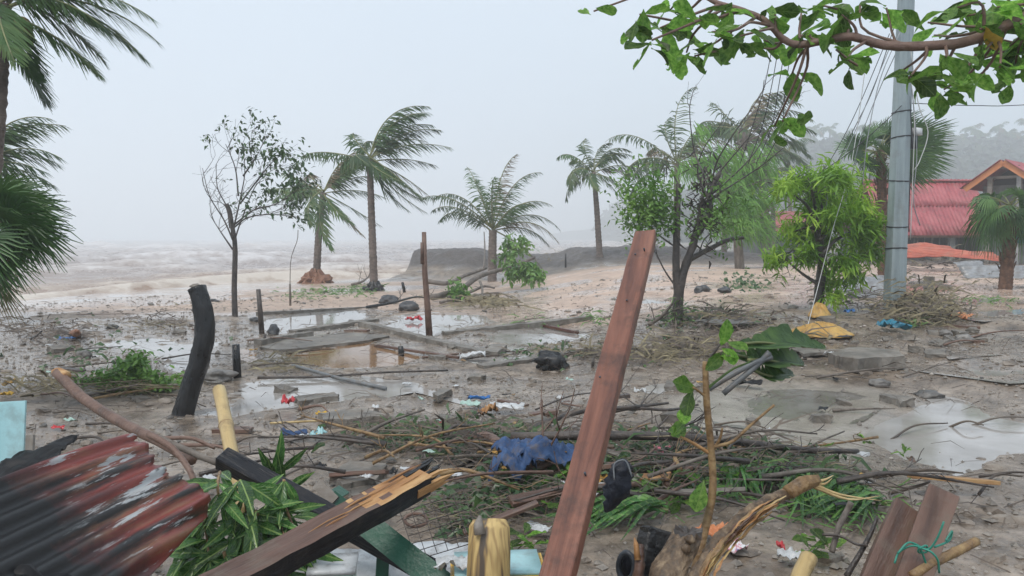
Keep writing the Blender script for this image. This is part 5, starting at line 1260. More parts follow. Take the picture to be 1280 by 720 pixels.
def bamboo(name, label, p0, p1, r, nodes=3, mat='bamboo', cat='bamboo pole'):
    p0 = Vector(p0); p1 = Vector(p1); L = (p1 - p0).length; Mx = frame(p0, p1); mb = MB(); pts = []; rad = []
    for k in range(nodes * 8 + 1):
        t = k / (nodes * 8); u = (t * nodes) % 1; pts.append(Vector(((t - .5) * L, .004 * math.sin(t * 5), 0))); rad.append(r * (1 + (.09 if (k % 8 == 0 and 0 < k < nodes * 8) else 0) - .03 * math.sin(math.pi * u)))
    mb.tube(pts, rad, n=12); o = tag(mb.build(name, MT[mat], base=Mx, local=True), label, cat)
    for k in range(1, nodes):
        x_ = (k / nodes - .5) * L; MB().tube([Vector((x_ - .006, 0, 0)), Vector((x_, 0, 0)), Vector((x_ + .006, 0, 0))], [r * 1.02, r * 1.13, r * 1.02], n=12, cap=False).build('node', MT['bark_tan'], parent=o)
    MB().tube([Vector((L / 2 - .002, 0, 0)), Vector((L / 2 + .003, 0, 0))], [r * .8, r * .75], n=12).build('cut_end', MT['bark_dark'], parent=o)
    return o
bamboo('bamboo_stick', 'brown bamboo stick poking out beside the corded board', P(1140, 720, 2.8), P(1219, 676, 3.0), .018, 3, 'bark_tan')
bamboo('bamboo_pole', 'pale bamboo pole standing between the rusty sheet and the mud', P(306, 640, 3.5), P(273, 487, 4.3), .036, 3)
bamboo('bamboo_stick', 'cut yellow bamboo end sticking up at the heap edge', P(998, 730, 3.0), P(1010, 696, 3.1), .036, 1, 'bamboo')
bamboo('bamboo_stick', 'short bamboo piece lying by the blue cloth', GP(574, 622, .05), GP(622, 602, .09), .026, 2, 'bark_tan')

# squared yellow log stump
g = P(610, 720, 2.75); tl = P(612, 650, 2.79)
yl = thing('log_post', 'thick yellowish log post with peeling bark standing in front of the crate', 'post', Vector((g.x, g.y, g.z - .4)))
mb = MB(); mb.tube([g - Vector((0, 0, .4)), g, P(611, 690, 2.76), P(612, 658, 2.78), tl], [.08, .08, .08, .078, .064], n=14, wob=.06); mb.build('shaft', MT['log_yellow'], parent=yl)
MB().tube([P(600, 668, 2.70), P(598, 655, 2.71), P(600, 645, 2.73)], [.02, .018, .006], n=6, wob=.2).build('splinter', MT['wood_grey'], parent=yl)

# yellow crate with aqua lid
cr = thing('plastic_crate', 'yellow plastic crate with a speckled aqua top at the foot of the leaning beam', 'crate', P(620, 740, 2.8))
Mx = Matrix.Translation(P(622, 728, 2.98)) @ Matrix.Rotation(.08, 4, 'Z')
MB().rbox(Mx, .36, .22, .14, n=(6, 4, 3), amp=.002).build('body', MT['plastic_yellow'], parent=cr)
for k in range(3): MB().rbox(Mx @ Matrix.Translation((0, 0, -.03 + .045 * k)), .374, .234, .012, n=(2, 2, 1), amp=.001).build('rib', MT['plastic_yellow'], parent=cr, smooth=False)
MB().rbox(Mx @ Matrix.Translation((0, .01, .075)), .34, .22, .012, n=(4, 4, 1), amp=.003).build('lid', MT['aqua'], parent=cr)
crumple('plastic_tub', 'white and yellow plastic tub beside the log post', P(568, 716, 2.9), .14, .1, 'white_plastic', 'tub', h=.05, seed=3)

# charred beam with splintered end
c0, c1 = P(255, 748, 2.35), P(528, 600, 3.1); dC = (c1 - c0).normalized(); cb = thing('charred_beam', 'heavy half burnt beam with a splintered orange end lying across the wreckage', 'beam', c0)
sd_ = dC.cross(Vector((0, 0, 1))).normalized(); upv = sd_.cross(dC)
Mx = frame(c0, c1, up=(-.25, -.75, 1)); L = (c1 - c0).length
def in_frame(o, par, Mx):
    o.parent = par; o.matrix_local = Matrix.Translation(-Vector(par['_b'])) @ Mx; return o
mb = MB(); mb.rbox(Matrix.Identity(4), L, .11, .085, n=(70, 5, 4), amp=.006, fq=5, seed=4)
me_o = mb.build('shaft', [MT['wood_wet'], MT['black_paint'], MT['wood_fresh']], base=Matrix.Identity(4), smooth=False)
for f in me_o.data.polygons: f.material_index = 1 if (f.normal.y < -.5 or f.normal.z < -.5) else (2 if f.center.x > L / 2 - .3 + .22 * mn.noise(Vector((f.center.x * 9, f.center.y * 50, 1))) and f.center.y < .045 else 0)
in_frame(me_o, cb, Mx)
rt = random.Random(50)
for k in range(26):
    y_, z_ = rt.uniform(-.05, .05), rt.uniform(-.036, .038); l_ = rt.uniform(.04, .15)
    o = MB().tube([Vector((L / 2 - .08, y_, z_)), Vector((L / 2 + l_ * .5, y_ * 1.1, z_ * 1.1)), Vector((L / 2 + l_, y_ * 1.25 + rt.gauss(0, .006), z_ * 1.2 + rt.gauss(0, .006)))], [.014, .009, .001], n=4).build('splinter', MT['wood_fresh' if rt.random() < .7 else 'charred'], base=Matrix.Identity(4), smooth=False); in_frame(o, cb, Mx)
for k in range(9):
    x0_ = L / 2 - rt.uniform(.05, .5); y_ = rt.uniform(-.05, .05); l_ = rt.uniform(.12, .34)
    o = MB().tube([Vector((x0_ - l_ * .5, y_, .036)), Vector((x0_, y_, .0425 + rt.uniform(0, .005))), Vector((min(x0_ + l_ * .5, L / 2 + .04), y_ + rt.gauss(0, .004), .04))], [.001, rt.uniform(.002, .005), .001], n=5).build('torn_strip', MT['wood_fresh'], base=Matrix.Identity(4), smooth=False); in_frame(o, cb, Mx)

# black painted beam crossing under it
k0, k1 = P(277, 572, 3.35), P(552, 722, 3.1)
beam('black_beam', 'long black painted beam sloping under the half burnt beam', k0, k1, .085, .075, MT['black_paint'], up=(.2, -.6, 1), n=20, amp=.003)
# green painted steel frame
gf = thing('steel_frame', 'green painted steel frame of angle bars tangled under the burnt beam', 'steel frame', P(500, 720, 3.2))
def bar(p0, p1, w_, t_, up=(0, -1, .5), nm='angle_bar', par=gf, mt_='steel_green'):
    p0 = Vector(p0); p1 = Vector(p1); return MB().rbox(frame(p0, p1, up), (p1 - p0).length, w_, t_, n=(6, 1, 1), amp=.001).build(nm, MT[mt_], parent=par, smooth=False)
bar(P(412, 622, 3.35), P(470, 668, 3.3), .075, .01); bar(P(452, 650, 3.12), P(568, 742, 2.9), .1, .008); bar(P(480, 672, 3.28), P(476, 748, 3.22), .055, .01, up=(.3, -1, 0)); bar(P(412, 622, 3.36), P(430, 612, 3.5), .06, .01)
bar(P(398, 606, 3.4), P(420, 628, 3.35), .05, .05, nm='end_block', mt_='wood_grey')
# white plastic sheets and container below
crumple('plastic_sheet', 'broad white plastic sheet spread beneath the green steel frame', P(480, 735, 3.25), .75, .5, 'white_plastic', 'plastic sheet', h=.05, seed=5, n=18, tilt=(0, .18))
bt = thing('foam_box', 'pale green white foam box lying under the burnt beam', 'box', P(420, 735, 2.95))
Mx = Matrix.Translation(P(417, 722, 2.98)) @ Matrix.Rotation(.12, 4, 'Z'); MB().rbox(Mx, .17, .16, .1, n=(4, 4, 3), amp=.004).build('body', MT['plastic_mint'], parent=bt); MB().rbox(Mx @ Matrix.Translation((0, 0, .055)), .185, .175, .018, n=(4, 4, 1), amp=.002).build('lid', MT['white_plastic'], parent=bt)
# wire mesh
wm = thing('wire_mesh', 'rusty bent wire mesh beside the burnt beam', 'wire mesh', P(540, 700, 3.3))
def wmp(u, v): return P(500 + 80 * u + 20 * v, 640 + 60 * v - 24 * u, 3.35 - .15 * v + .05 * math.sin(u * 5))
for k in range(7):
    MB().tube([wmp(i / 10, k / 6) for i in range(11)], .0022, n=4).build('wire', MT['bark_dark'], parent=wm)
    MB().tube([wmp(k / 6, i / 10) for i in range(11)], .0022, n=4).build('wire', MT['bark_dark'], parent=wm)
# rusted rings of wire
wr = spline([P(520 + 14 * math.cos(a), 650 + 8 * math.sin(a), 3.4 - .05 * math.sin(a)) for a in np.linspace(0, 6.2, 14)], 30)
tag(MB().tube(wr, .008, n=5, wob=.3).build('wire_coil', MT['bark_brown'], base=wr[0]), 'small ring of rusty wire behind the burnt beam', 'wire')

# rusty corrugated roofing sheet
org = P(0, 640, 2.0); tr = P(184, 541, 2.9); br_ = P(242, 640, 2.65); xx = ((tr + br_) / 2 - P(-40, 705, 1.95)).normalized()
yy = (tr - br_); yy = (yy - xx * yy.dot(xx)).normalized(); zz = xx.cross(yy)
Mx = Matrix((xx, yy, zz)).transposed().to_4x4(); Wd = (tr - br_).length; Lg = 1.25; Mx.translation = (tr + br_) / 2 - xx * Lg / 2
if zz.dot(Vector((0, -1, .5))) < 0: pass
mb = MB(); rt = random.Random(52); jag = [rt.gauss(0, .012) for _ in range(200)]
def rs(u, v):
    x_ = (u - .5) * Lg; w2 = Wd * (1.0 + .5 * (1 - u)); y_ = (v - .5) * w2 - .12 * (1 - u)
    if u > .97: x_ += jag[int(v * 60)] * .6 + .03 * math.sin(v * 9)
    z_ = .0085 * math.sin(2 * math.pi * y_ / .064) + .035 * mn.noise(Vector((x_ * 1.2, y_ * 1.3, 3))) + .003 * mn.noise(Vector((x_ * 9, y_ * 9, 1)))
    z_ += -.05 * max(0, .12 - v) * 8 * u
    return Vector((x_, y_, z_))
mb.grid(rs, 44, 110); o = mb.build('rusty_roof_sheet', MT['rust'], base=Mx, local=True, solid=.0015); tag(o, 'rusty red corrugated roofing sheet with flaking paint and a black end', 'roof sheet')
# darker crushed sheet below it and frame behind
crumple('crushed_sheet', 'crushed black metal sheet below the rusty roofing', P(28, 768, 2.0), .4, .2, 'black_sheet_and_shade', 'metal sheet', h=.07, seed=8, n=16, tilt=(-.1, .2))
crumple('crushed_sheet', 'dark torn roofing flap behind the rusty roofing', P(30, 596, 2.95), .3, .16, 'black_sheet_and_shade', 'metal sheet', h=.05, seed=9, n=14, tilt=(.3, .4))
# pale aqua panel at the edge
beam('aqua_panel', 'pale aqua painted panel propped behind the rusty roofing', P(4, 640, 3.0), P(10, 502, 3.1), .14, .012, MT['aqua'], cat='panel', up=(.1, -1, .1), n=6, amp=.001)
beam('short_board', 'grey weathered board end behind the aqua panel', P(32, 610, 3.2), P(36, 545, 3.3), .05, .02, MT['wood_grey'], cat='board', up=(.1, -1, .1), n=5)

# branches on the left
branch('fallen_branch', 'thick bare brown branch with a broken yellow end leaning over the mud', [P(72, 466, 5.2), P(95, 490, 5.0), P(125, 512, 4.7), P(165, 535, 4.3), P(200, 552, 4.0), P(240, 575, 3.7)], .036, .026, 'bark_brown', n=9)
branch('splinter_end', 'broken yellow stub with a grey knot beside the brown branch', [P(66, 466, 5.2), P(74, 464, 5.2), P(84, 470, 5.15)], .02, .03, 'wood_fresh', n=7)
branch('fallen_branch', 'thin dark branch bending down over the rusty sheet edge', [P(186, 543, 3.3), P(215, 560, 3.2), P(238, 590, 3.1), P(248, 625, 3.0), P(256, 655, 2.95)], .016, .009, 'bark_brown', n=7)
branch('fallen_branch', 'grey bent branch running behind the long leaved branch', [P(200, 548, 3.5), P(250, 570, 3.45), P(300, 592, 3.4), P(345, 625, 3.4), P(352, 670, 3.35)], .016, .012, 'bark', n=7)
branch('fallen_branch', 'short bare stick propped by the bamboo pole', [P(205, 548, 3.7), P(240, 548, 3.6), P(268, 560, 3.55)], .012, .008, 'bark_brown', n=6)

# long-leaved branch: every leaf a part
def long_mesh(seed):
    r = random.Random(seed); mb = MB(); curl = r.uniform(-.1, .7); rows = []; tw = r.uniform(-.5, .5)
    for t, w_ in [(0, .02), (.08, .06), (.25, .17), (.45, .235), (.65, .2), (.85, .1), (1, .008)]:
        c_ = Vector((math.sin(curl * t) / max(abs(curl), .01) if curl else t, 0, -(1 - math.cos(curl * t)) / max(abs(curl), .01))); row = []
        for s in (-1, 0, 1):
            y_ = w_ * .5 * s; z_ = abs(s) * w_ * .22 + .012 * math.sin(11 * t + seed + s); a = tw * t
            row.append(c_ + Vector((0, y_ * math.cos(a) - z_ * math.sin(a), y_ * math.sin(a) + z_ * math.cos(a))))
        rows.append(row)
    me = bpy.data.meshes.new('leaf'); me.from_pydata([tuple(v) for row in rows for v in row], [], [(i * 3 + j, (i + 1) * 3 + j, (i + 1) * 3 + j + 1, i * 3 + j + 1) for i in range(6) for j in (0, 1)])
    me.polygons.foreach_set('use_smooth', [True] * len(me.polygons)); return me
LL = [long_mesh(s) for s in range(7)]
for q in LL: q.materials.append(MT['leaf_long'])
rt = random.Random(54)
lb = thing('leafy_branch', 'broken branch with long glossy green leaves beside the rusty sheet', 'branch', P(300, 730, 2.9))
for (pts, n, L0) in [([(275, 590), (272, 610), (278, 640)], 11, .15), ([(256, 640), (258, 668), (262, 700)], 22, .19), ([(300, 600), (308, 640), (302, 680)], 22, .18), ([(320, 640), (335, 660), (340, 690)], 20, .17), ([(352, 625), (365, 655), (372, 690)], 18, .17), ([(280, 690), (285, 710), (290, 740)], 14, .2), ([(330, 690), (335, 715), (340, 740)], 14, .19), ([(240, 690), (245, 715), (240, 740)], 12, .2), ([(355, 600), (350, 640), (355, 670)], 10, .15)]:
    P_ = [P(x, y, rt.uniform(2.85, 3.1)) for x, y in pts]; mb = MB(); sp = limb(mb, P_, .007, .004, n=5, k=8, wob=0); tw_ = mb.build('twig', MT['bark_tan'], parent=lb)
    for k in range(int(n * 1.6)):
        q = sp[rt.randrange(len(sp))]; az = rt.uniform(0, 6.28); put_leaf(rt.choice(LL), q, (math.cos(az), math.sin(az) * .7 - .3, rt.uniform(-1.6, .25)), L0 * rt.uniform(.7, 1.3), rt.uniform(-.5, .5), tw_, up=(0, -.7, .7))
# upright bright blades behind the black beam
gb_ = thing('young_shoot', 'bright green upright shoot behind the black beam', 'plant', P(352, 610, 3.6))
for k, (x0, y0, x1, y1) in enumerate([(340, 600, 352, 545), (345, 600, 330, 560), (350, 590, 378, 566), (345, 600, 322, 562), (360, 610, 386, 590), (355, 605, 345, 570), (366, 610, 383, 592), (335, 600, 318, 585)]):
    a, b = P(x0, y0, 3.6), P(x1, y1, 3.5); put_leaf(LL[k % 7], a, b - a, (b - a).length, rt.uniform(-1, 1), gb_, up=(0, -1, .3), wfac=.8)

# sapling in the middle
sp_ = thing('sapling', 'tan stemmed sapling with a few torn drooping leaves', 'sapling', P(872, 715, 3.2))
mb = MB(); limb(mb, [P(862, 740, 3.15), P(872, 700, 3.2), P(884, 650, 3.25), P(891, 610, 3.28), P(889, 560, 3.3), P(884, 510, 3.3), P(882, 470, 3.3), P(882, 452, 3.3)], .02, .013, n=9, wob=.12, k=30); mb.build('stem', MT['bark_tan'], parent=sp_)
for pts, r0, r1, mt_ in [([(892, 558), (915, 552), (940, 530), (968, 506)], .009, .006, 'bark_tan'), ([(886, 566), (870, 556), (850, 545), (842, 538)], .009, .006, 'wood_fresh'), ([(884, 486), (896, 476), (915, 462), (938, 452)], .007, .004, 'frond'), ([(882, 496), (872, 488), (866, 484)], .006, .005, 'bark_tan'), ([(882, 460), (890, 445), (900, 430)], .007, .005, 'bark_dark'), ([(893, 560), (900, 548), (903, 535)], .007, .005, 'bark_tan'), ([(884, 462), (892, 458), (902, 440)], .006, .004, 'bark_dark')]:
    mb = MB(); limb(mb, [P(x, y, 3.3 - .01 * i) for i, (x, y) in enumerate(pts)], r0, r1, n=6, wob=.1); mb.build('twig', MT[mt_], parent=sp_)
for x0, y0, x1, y1, rl in [(900, 432, 912, 412, .3), (902, 436, 925, 445, .9), (905, 425, 930, 440, -.6), (898, 445, 918, 450, 1.2), (870, 487, 846, 478, .2), (866, 488, 856, 510, .8), (858, 505, 852, 532, .2), (860, 520, 845, 545, 1), (858, 535, 840, 548, .4), (905, 440, 893, 455, 0), (880, 600, 872, 640, .4)]:
    a, b = P(x0, y0, 3.3), P(x1, y1, 3.22); put_leaf(RND.choice(AL), a, b - a, (b - a).length * 1.15, rl, sp_, up=(0, -1, .2), wfac=.85)
# big torn leaves and grey stems behind the sapling
bl = thing('banana_leaf', 'large dark torn banana leaves collapsed behind the sapling', 'plant', GP(960, 488))
for pts, wd, mt_ in [([(912, 432), (950, 428), (985, 432), (1032, 436)], [.02, .14, .22, .04], 'leaf_banana'), ([(935, 450), (958, 450), (985, 455), (1005, 458)], [.03, .18, .2, .05], 'leaf_banana'), ([(905, 440), (930, 446), (955, 452), (985, 470)], [.02, .1, .16, .03], 'leaf_banana'), ([(940, 462), (955, 468), (975, 472), (992, 468)], [.03, .16, .16, .03], 'leaf_banana')]:
    y_ = 4.6; sp = spline([P(x, y, y_ + .08 * i) for i, (x, y) in enumerate(pts)], 16); wv = np.interp(np.linspace(0, 1, 33), np.linspace(0, 1, len(wd)), wd) * np.array([1 - (.55 if k_ % 5 == 3 else 0) * RND.random() - .15 * RND.random() for k_ in range(33)]); spf = spline([P(x, y + 5 * math.sin(i * 2.1), y_ + .08 * i) for i, (x, y) in enumerate(pts)], 32)
    mb = MB(); mb.ribbon(spf, list(wv), (.15, -.6, .75), fold=.6); mb.build('leaf', MT[mt_], parent=bl)
    MB().tube(sp, [.012 - .009 * i / 16 for i in range(17)], n=5).build('midrib', MT['rachis'], parent=bl)
for pts in ([(904, 492), (930, 470), (948, 455), (962, 440)], [(886, 486), (912, 470), (940, 455), (965, 446)]):
    MB().tube(spline([P(x, y, 4.6) for x, y in pts], 10), .018, n=7).build('stem', MT['grey_pipe'], parent=bl)

# split peeled limb on the right of the heap
sl = thing('split_limb', 'split limb with peeled orange wood arching out of the heap', 'branch', P(870, 740, 2.8))
mb = MB(); limb(mb, [P(860, 745, 2.75), P(880, 705, 2.8), P(910, 665, 2.9), P(945, 635, 3.0), P(980, 618, 3.1), P(1008, 605, 3.15)], .029, .024, n=11, wob=.45, k=40); mb.build('limb', MT['stump'], parent=sl)
rt = random.Random(56); axl = spline([P(872, 735, 2.74), P(888, 700, 2.78), P(914, 668, 2.88), P(945, 640, 2.97), P(980, 620, 3.07)], 24)
for k in range(60):
    i0 = rt.randrange(0, 16); i1 = min(24, i0 + rt.randrange(5, 12)); of = Vector((rt.gauss(0, .012), -.012 - abs(rt.gauss(0, .008)), rt.gauss(.004, .013)))
    pts = [q + of + Vector((rt.gauss(0, .002), rt.gauss(0, .002), rt.gauss(0, .002))) for q in axl[i0:i1 + 1]]; rr = rt.uniform(.003, .0075)
    MB().tube(pts, [rr * (.25 + .75 * math.sin(math.pi * (a + .5) / len(pts))) for a in range(len(pts))], n=3, wob=.3).build('torn_strip', MT[rt.choice(('wood_fresh', 'wood_fresh', 'bark_tan', 'wood_wet', 'bamboo'))], parent=sl, smooth=False)
MB().tube([P(985, 616, 3.08), P(1005, 604, 3.12), P(1022, 600, 3.14)], [.028, .033, .022], n=11, wob=.5).build('knot', MT['bark_tan'], parent=sl)
rt = random.Random(57)
for pts in ([(1010, 604), (1030, 600), (1042, 594)], [(1018, 606), (1050, 618), (1102, 626)], [(1018, 608), (1060, 624), (1100, 620)], [(1015, 602), (1030, 605), (1040, 598)]):
    MB().tube(spline([P(x, y, 3.13) for x, y in pts], 8), [.010 - .009 * i / 8 for i in range(9)], n=5, wob=.2).build('splinter', MT['bamboo'], parent=sl)
# forked stick beside it
branch('fallen_branch', 'grey forked stick rising in front of the green fronds', [P(1040, 690, 3.1), P(1048, 660, 3.15), P(1058, 640, 3.2), P(1064, 628, 3.2)], .012, .014, 'bark', n=7)
branch('fallen_branch', 'thin dark stick with a pale broken tip near the boards', [P(1058, 720, 3.0), P(1075, 692, 3.05), P(1088, 668, 3.1), P(1096, 648, 3.15)], .012, .008, 'bark_dark', n=6)
branch('fallen_branch', 'short crooked twig joining the forked stick and the dark stick', [P(1028, 668, 3.12), P(1050, 670, 3.1), P(1070, 680, 3.05), P(1084, 682, 3.05)], .006, .006, 'bark_dark', n=5)

# stumps
st = thing('tree_stump', 'knotted pale brown stump beside a dark block', 'stump', P(840, 730, 2.95))
mb = MB(); ax_ = spline([P(838, 760, 2.85), P(838, 715, 2.9), P(848, 690, 2.95), P(860, 664, 3.0)], 14); NN = 30
for i_, q in enumerate(ax_):
    r_0 = .082 - .022 * i_ / 14
    for k in range(NN):
        a = 6.2832 * k / NN; cr_ = 1 + .16 * mn.noise(Vector((math.cos(a) * 1.5, math.sin(a) * 1.5, i_ * .12))) + .10 * mn.noise(Vector((math.cos(a) * 5, math.sin(a) * 5, i_ * .25))) + .05 * mn.noise(Vector((k * 1.7, i_ * 1.1, 4)))
        up_ = (.03 * mn.noise(Vector((k * .6, 7, 3))) + .015 * mn.noise(Vector((k * 2.1, 1, 3)))) if i_ == 14 else 0
        mb.v.append(q + Vector((math.cos(a) * r_0 * cr_, math.sin(a) * r_0 * cr_, up_)))
    if i_:
        for k in range(NN): mb.face(((i_ - 1) * NN + k, (i_ - 1) * NN + (k + 1) % NN, i_ * NN + (k + 1) % NN, i_ * NN + k))
mb.v.append(ax_[-1] - Vector((0, 0, .012))); top_ = len(mb.v) - 1
for k in range(NN): mb.face((14 * NN + k, 14 * NN + (k + 1) % NN, top_), 1)
mb.build('trunk', [MT['stump'], MT['bark_dark']], parent=st, smooth=False)
for x, y in ((858, 686), (832, 706), (862, 674)): MB().blob(P(x, y, 2.9), .02, sub=2, amp=.35, seed=x).build('knot', MT['stump'], parent=st)
beam('timber_block', 'dark charred square block behind the knotted stump', P(805, 750, 3.05), P(824, 662, 3.15), .13, .12, MT['charred'], cat='block', up=(.2, -1, .2), n=6, amp=.008)
branch('wood_stub', 'jagged broken stake with a pale torn top beside the dark block', [P(796, 740, 2.95), P(799, 705, 2.97), P(800, 680, 3.0)], .026, .016, 'wood_wet', cat='stake', n=6, wob=.3)
tag(MB().tube([P(797, 700, 2.96), P(795, 680, 2.98), P(793, 672, 2.99)], [.014, .01, .002], n=5).build('splinter_stake', MT['wood_fresh'], base=P(797, 700, 2.96)), 'pale upright splinter on the jagged stake', 'splinter')
# flip-flop like dark rubber rim
rb = thing('rubber_shoe', 'grey rubber shoe sole standing on edge near the stump', 'shoe', P(782, 715, 3.1))
ringp = [P(783 + 10 * math.cos(a), 708 + 17 * math.sin(a), 3.1 - .02 * math.cos(a)) for a in np.linspace(0, 6.2832, 21)]
MB().tube(ringp, .012, n=7, cap=False).build('rim', MT['rubber'], parent=rb); mb = MB(); mb.v = [q + Vector((0, .03, 0)) for q in ringp[:-1]]; mb.face(range(20)); mb.build('sole', MT['cloth_navy'], parent=rb, solid=.01)

# ------------------------------------------------------------------ long poles and branches across the middle
branch('drift_pole', 'long thin dark pole lying across the heap behind the sapling', [GP(640, 548, .2), GP(760, 548, .26), GP(880, 552, .24), GP(1000, 564, .16), GP(1072, 568, .1)], .038, .019, 'bark_dark', cat='pole', n=8, twig=3, seed=3)
branch('fallen_branch', 'gnarled branch curling over the blue cloth', [GP(585, 556, .03), GP(610, 548, .14), GP(640, 570, .16), GP(668, 588, .13), GP(700, 578, .16), GP(760, 590, .1)], .05, .02, 'bark_brown', n=9, twig=4, seed=4)
branch('fallen_branch', 'forked dark branch behind the leaning beam', [GP(650, 546, .03), GP(690, 528, .12), GP(730, 516, .14), GP(790, 512, .16), GP(835, 506, .14)], .034, .012, 'bark_dark', n=8, twig=5, seed=5)
branch('fallen_branch', 'bare forked branch just beyond the long dark pole', [GP(745, 522, .04), GP(790, 514, .14), GP(836, 515, .12), GP(872, 508, .06)], .018, .012, 'bark_dark', n=7, twig=4, seed=6)
branch('fallen_branch', 'short sharp stick pointing up beside the pale slab of water', [GP(800, 548, .04), GP(822, 536, .12), GP(836, 522, .2)], .014, .006, 'bark_dark', n=6)
branch('fallen_branch', 'dark limb with side shoots below the long pole', [GP(900, 590, .05), GP(960, 592, .12), GP(1010, 585, .06)], .022, .014, 'bark_dark', n=7, twig=4, seed=7)
branch('fallen_branch', 'arched brown shoot among the pink cloth', [GP(832, 606, .02), GP(838, 588, .18), GP(862, 572, .16), GP(874, 556, .22)], .012, .007, 'bark_brown', n=6)
branch('drift_pole', 'thin black pole lying through the flooded room', [GP(322, 472, .05), GP(400, 470, .06), GP(480, 466, .06), GP(560, 464, .04)], .016, .012, 'bark_dark', cat='pole', n=7)
tag(MB().tube([GP(366, 460, .05), GP(425, 471, .06), GP(482, 484, .04)], .022, n=10).build('grey_pipe', MT['grey_pipe'], base=GP(366, 460)), 'grey plastic pipe slanting out of the flooded room', 'pipe')
beam('short_board', 'long brown board at the edge of the flooded room', GP(470, 430, .05), GP(575, 448, .05), .07, .035, MT['wood_wet'], cat='board', n=12)
beam('short_board', 'reddish board with an upright peg beyond the leaning beam', GP(665, 402, .06), GP(722, 408, .06), .06, .05, MT['wood_red_dark'], cat='board', n=8)
branch('fallen_branch', 'crooked black branch at the smooth boulder', [GP(458, 386, .08), GP(490, 378, .2), GP(520, 372, .24), GP(536, 374, .1)], .04, .02, 'charred', n=7, twig=3, seed=8)
branch('fallen_branch', 'dead root with fine twigs in the surf behind the scorched palm', [GP(440, 356, .05), GP(452, 352, .2), GP(462, 345, .3)], .06, .03, 'bark', n=7, twig=4, seed=9)
branch('fallen_branch', 'bundle of dark roots at the foot of the broken tree', [GP(812, 406, .02), GP(826, 396, .18), GP(840, 380, .4)], .035, .02, 'bark', n=7, twig=5, seed=10)
branch('root_stub', 'reddish broken root cone on the left mud bank', [GP(93, 420, -.02), GP(95, 418, .12), GP(96, 416, .32)], .11, .03, 'palm_red', cat='root', n=8)
branch('fallen_branch', 'dark stick standing aslant in the mud bank', [GP(38, 424, .02), GP(46, 420, .14), GP(52, 415, .25)], .018, .014, 'charred', n=6)
branch('fallen_branch', 'yellow stick lying along the broken paving', [GP(338, 532, .03), GP(370, 530, .05), GP(412, 526, .05)], .012, .01, 'bamboo', n=6)
branch('fallen_branch', 'bare stick crossing the green leaf heap', [GP(98, 500, .05), GP(140, 490, .12), GP(172, 486, .2)], .014, .008, 'bark', n=6)
branch('fallen_branch', 'long mud coloured stick under the green leaf heap', [GP(112, 502, .03), GP(150, 496, .08), GP(205, 488, .06), GP(232, 490, .04)], .016, .01, 'bark_tan', n=6)

# ------------------------------------------------------------------ cloth, plastic and other litter
def draped(name, label, p, rx, ry, h, mat, cat, seed, n=34, folds=7):
    """limp cloth lying over a hump: radial folds, ragged hem on the ground"""
    p = Vector(p); mb = MB()
    def fn(u, v):
        a = 6.2832 * v; r0 = u * (1 + .22 * mn.noise(Vector((math.cos(a) * 1.6, math.sin(a) * 1.6, seed)))); q = Vector((math.cos(a) * r0 * 2.2, math.sin(a) * r0 * 2.2, seed * 2.1))
        z = h * (1 - u ** 1.5) * (1 + .35 * mn.noise(q)) + h * .3 * u * abs(math.sin(a * folds * .5 + 3 * mn.noise(q * .8))) * (1.15 - u) + h * .12 * abs(mn.noise(q * 3.5))
        return Vector((p.x + rx * r0 * math.cos(a), p.y + ry * r0 * math.sin(a), p.z + max(z, .01)))
    mb.grid(fn, n // 2, n * 2); return tag(mb.build(name, MT[mat], base=p, solid=.003), label, cat)
draped('yellow_tarp', 'crumpled mustard yellow tarpaulin below the bright green tree', GP(1025, 420, .0), .5, .34, .19, 'tarp', 'tarpaulin', 3, folds=17)
draped('yellow_tarp', 'small upper fold of yellow tarpaulin wrapped on the tree foot', GP(1024, 398, .0), .2, .18, .24, 'tarp', 'tarpaulin', 5, folds=11)
crumple('blue_cloth', 'crumpled wet blue cloth caught under the gnarled branch', GP(672, 590, .12), .52, .26, 'cloth_blue', 'cloth', h=.17, seed=13, n=28, rot=.4, drape=.03)
crumple('blue_cloth', 'lower end of blue cloth hanging beside the bamboo piece', GP(638, 604, .1), .28, .26, 'cloth_blue', 'cloth', h=.15, seed=14, n=18, rot=.9, drape=.04)
bg_ = thing('navy_bag', 'limp navy blue bag hanging on the branches', 'bag', GP(772, 625)); y_ = 3.75
mb = MB(); mb.tube(spline([P(780, 574, y_), P(777, 588, y_), P(772, 605, y_), P(765, 624, y_), P(757, 640, y_)], 14), [.012, .03, .045, .052, .056, .06, .062, .06, .056, .05, .044, .036, .028, .018, .008], n=16, wob=.75); mb.build('body', MT['cloth_navy'], parent=bg_)
MB().tube(spline([P(768, 600, y_ - .06), P(768, 580, y_ - .05), P(782, 576, y_ - .05), P(790, 596, y_ - .06)], 14), .004, n=5).build('strap', MT['cable_grey'], parent=bg_)
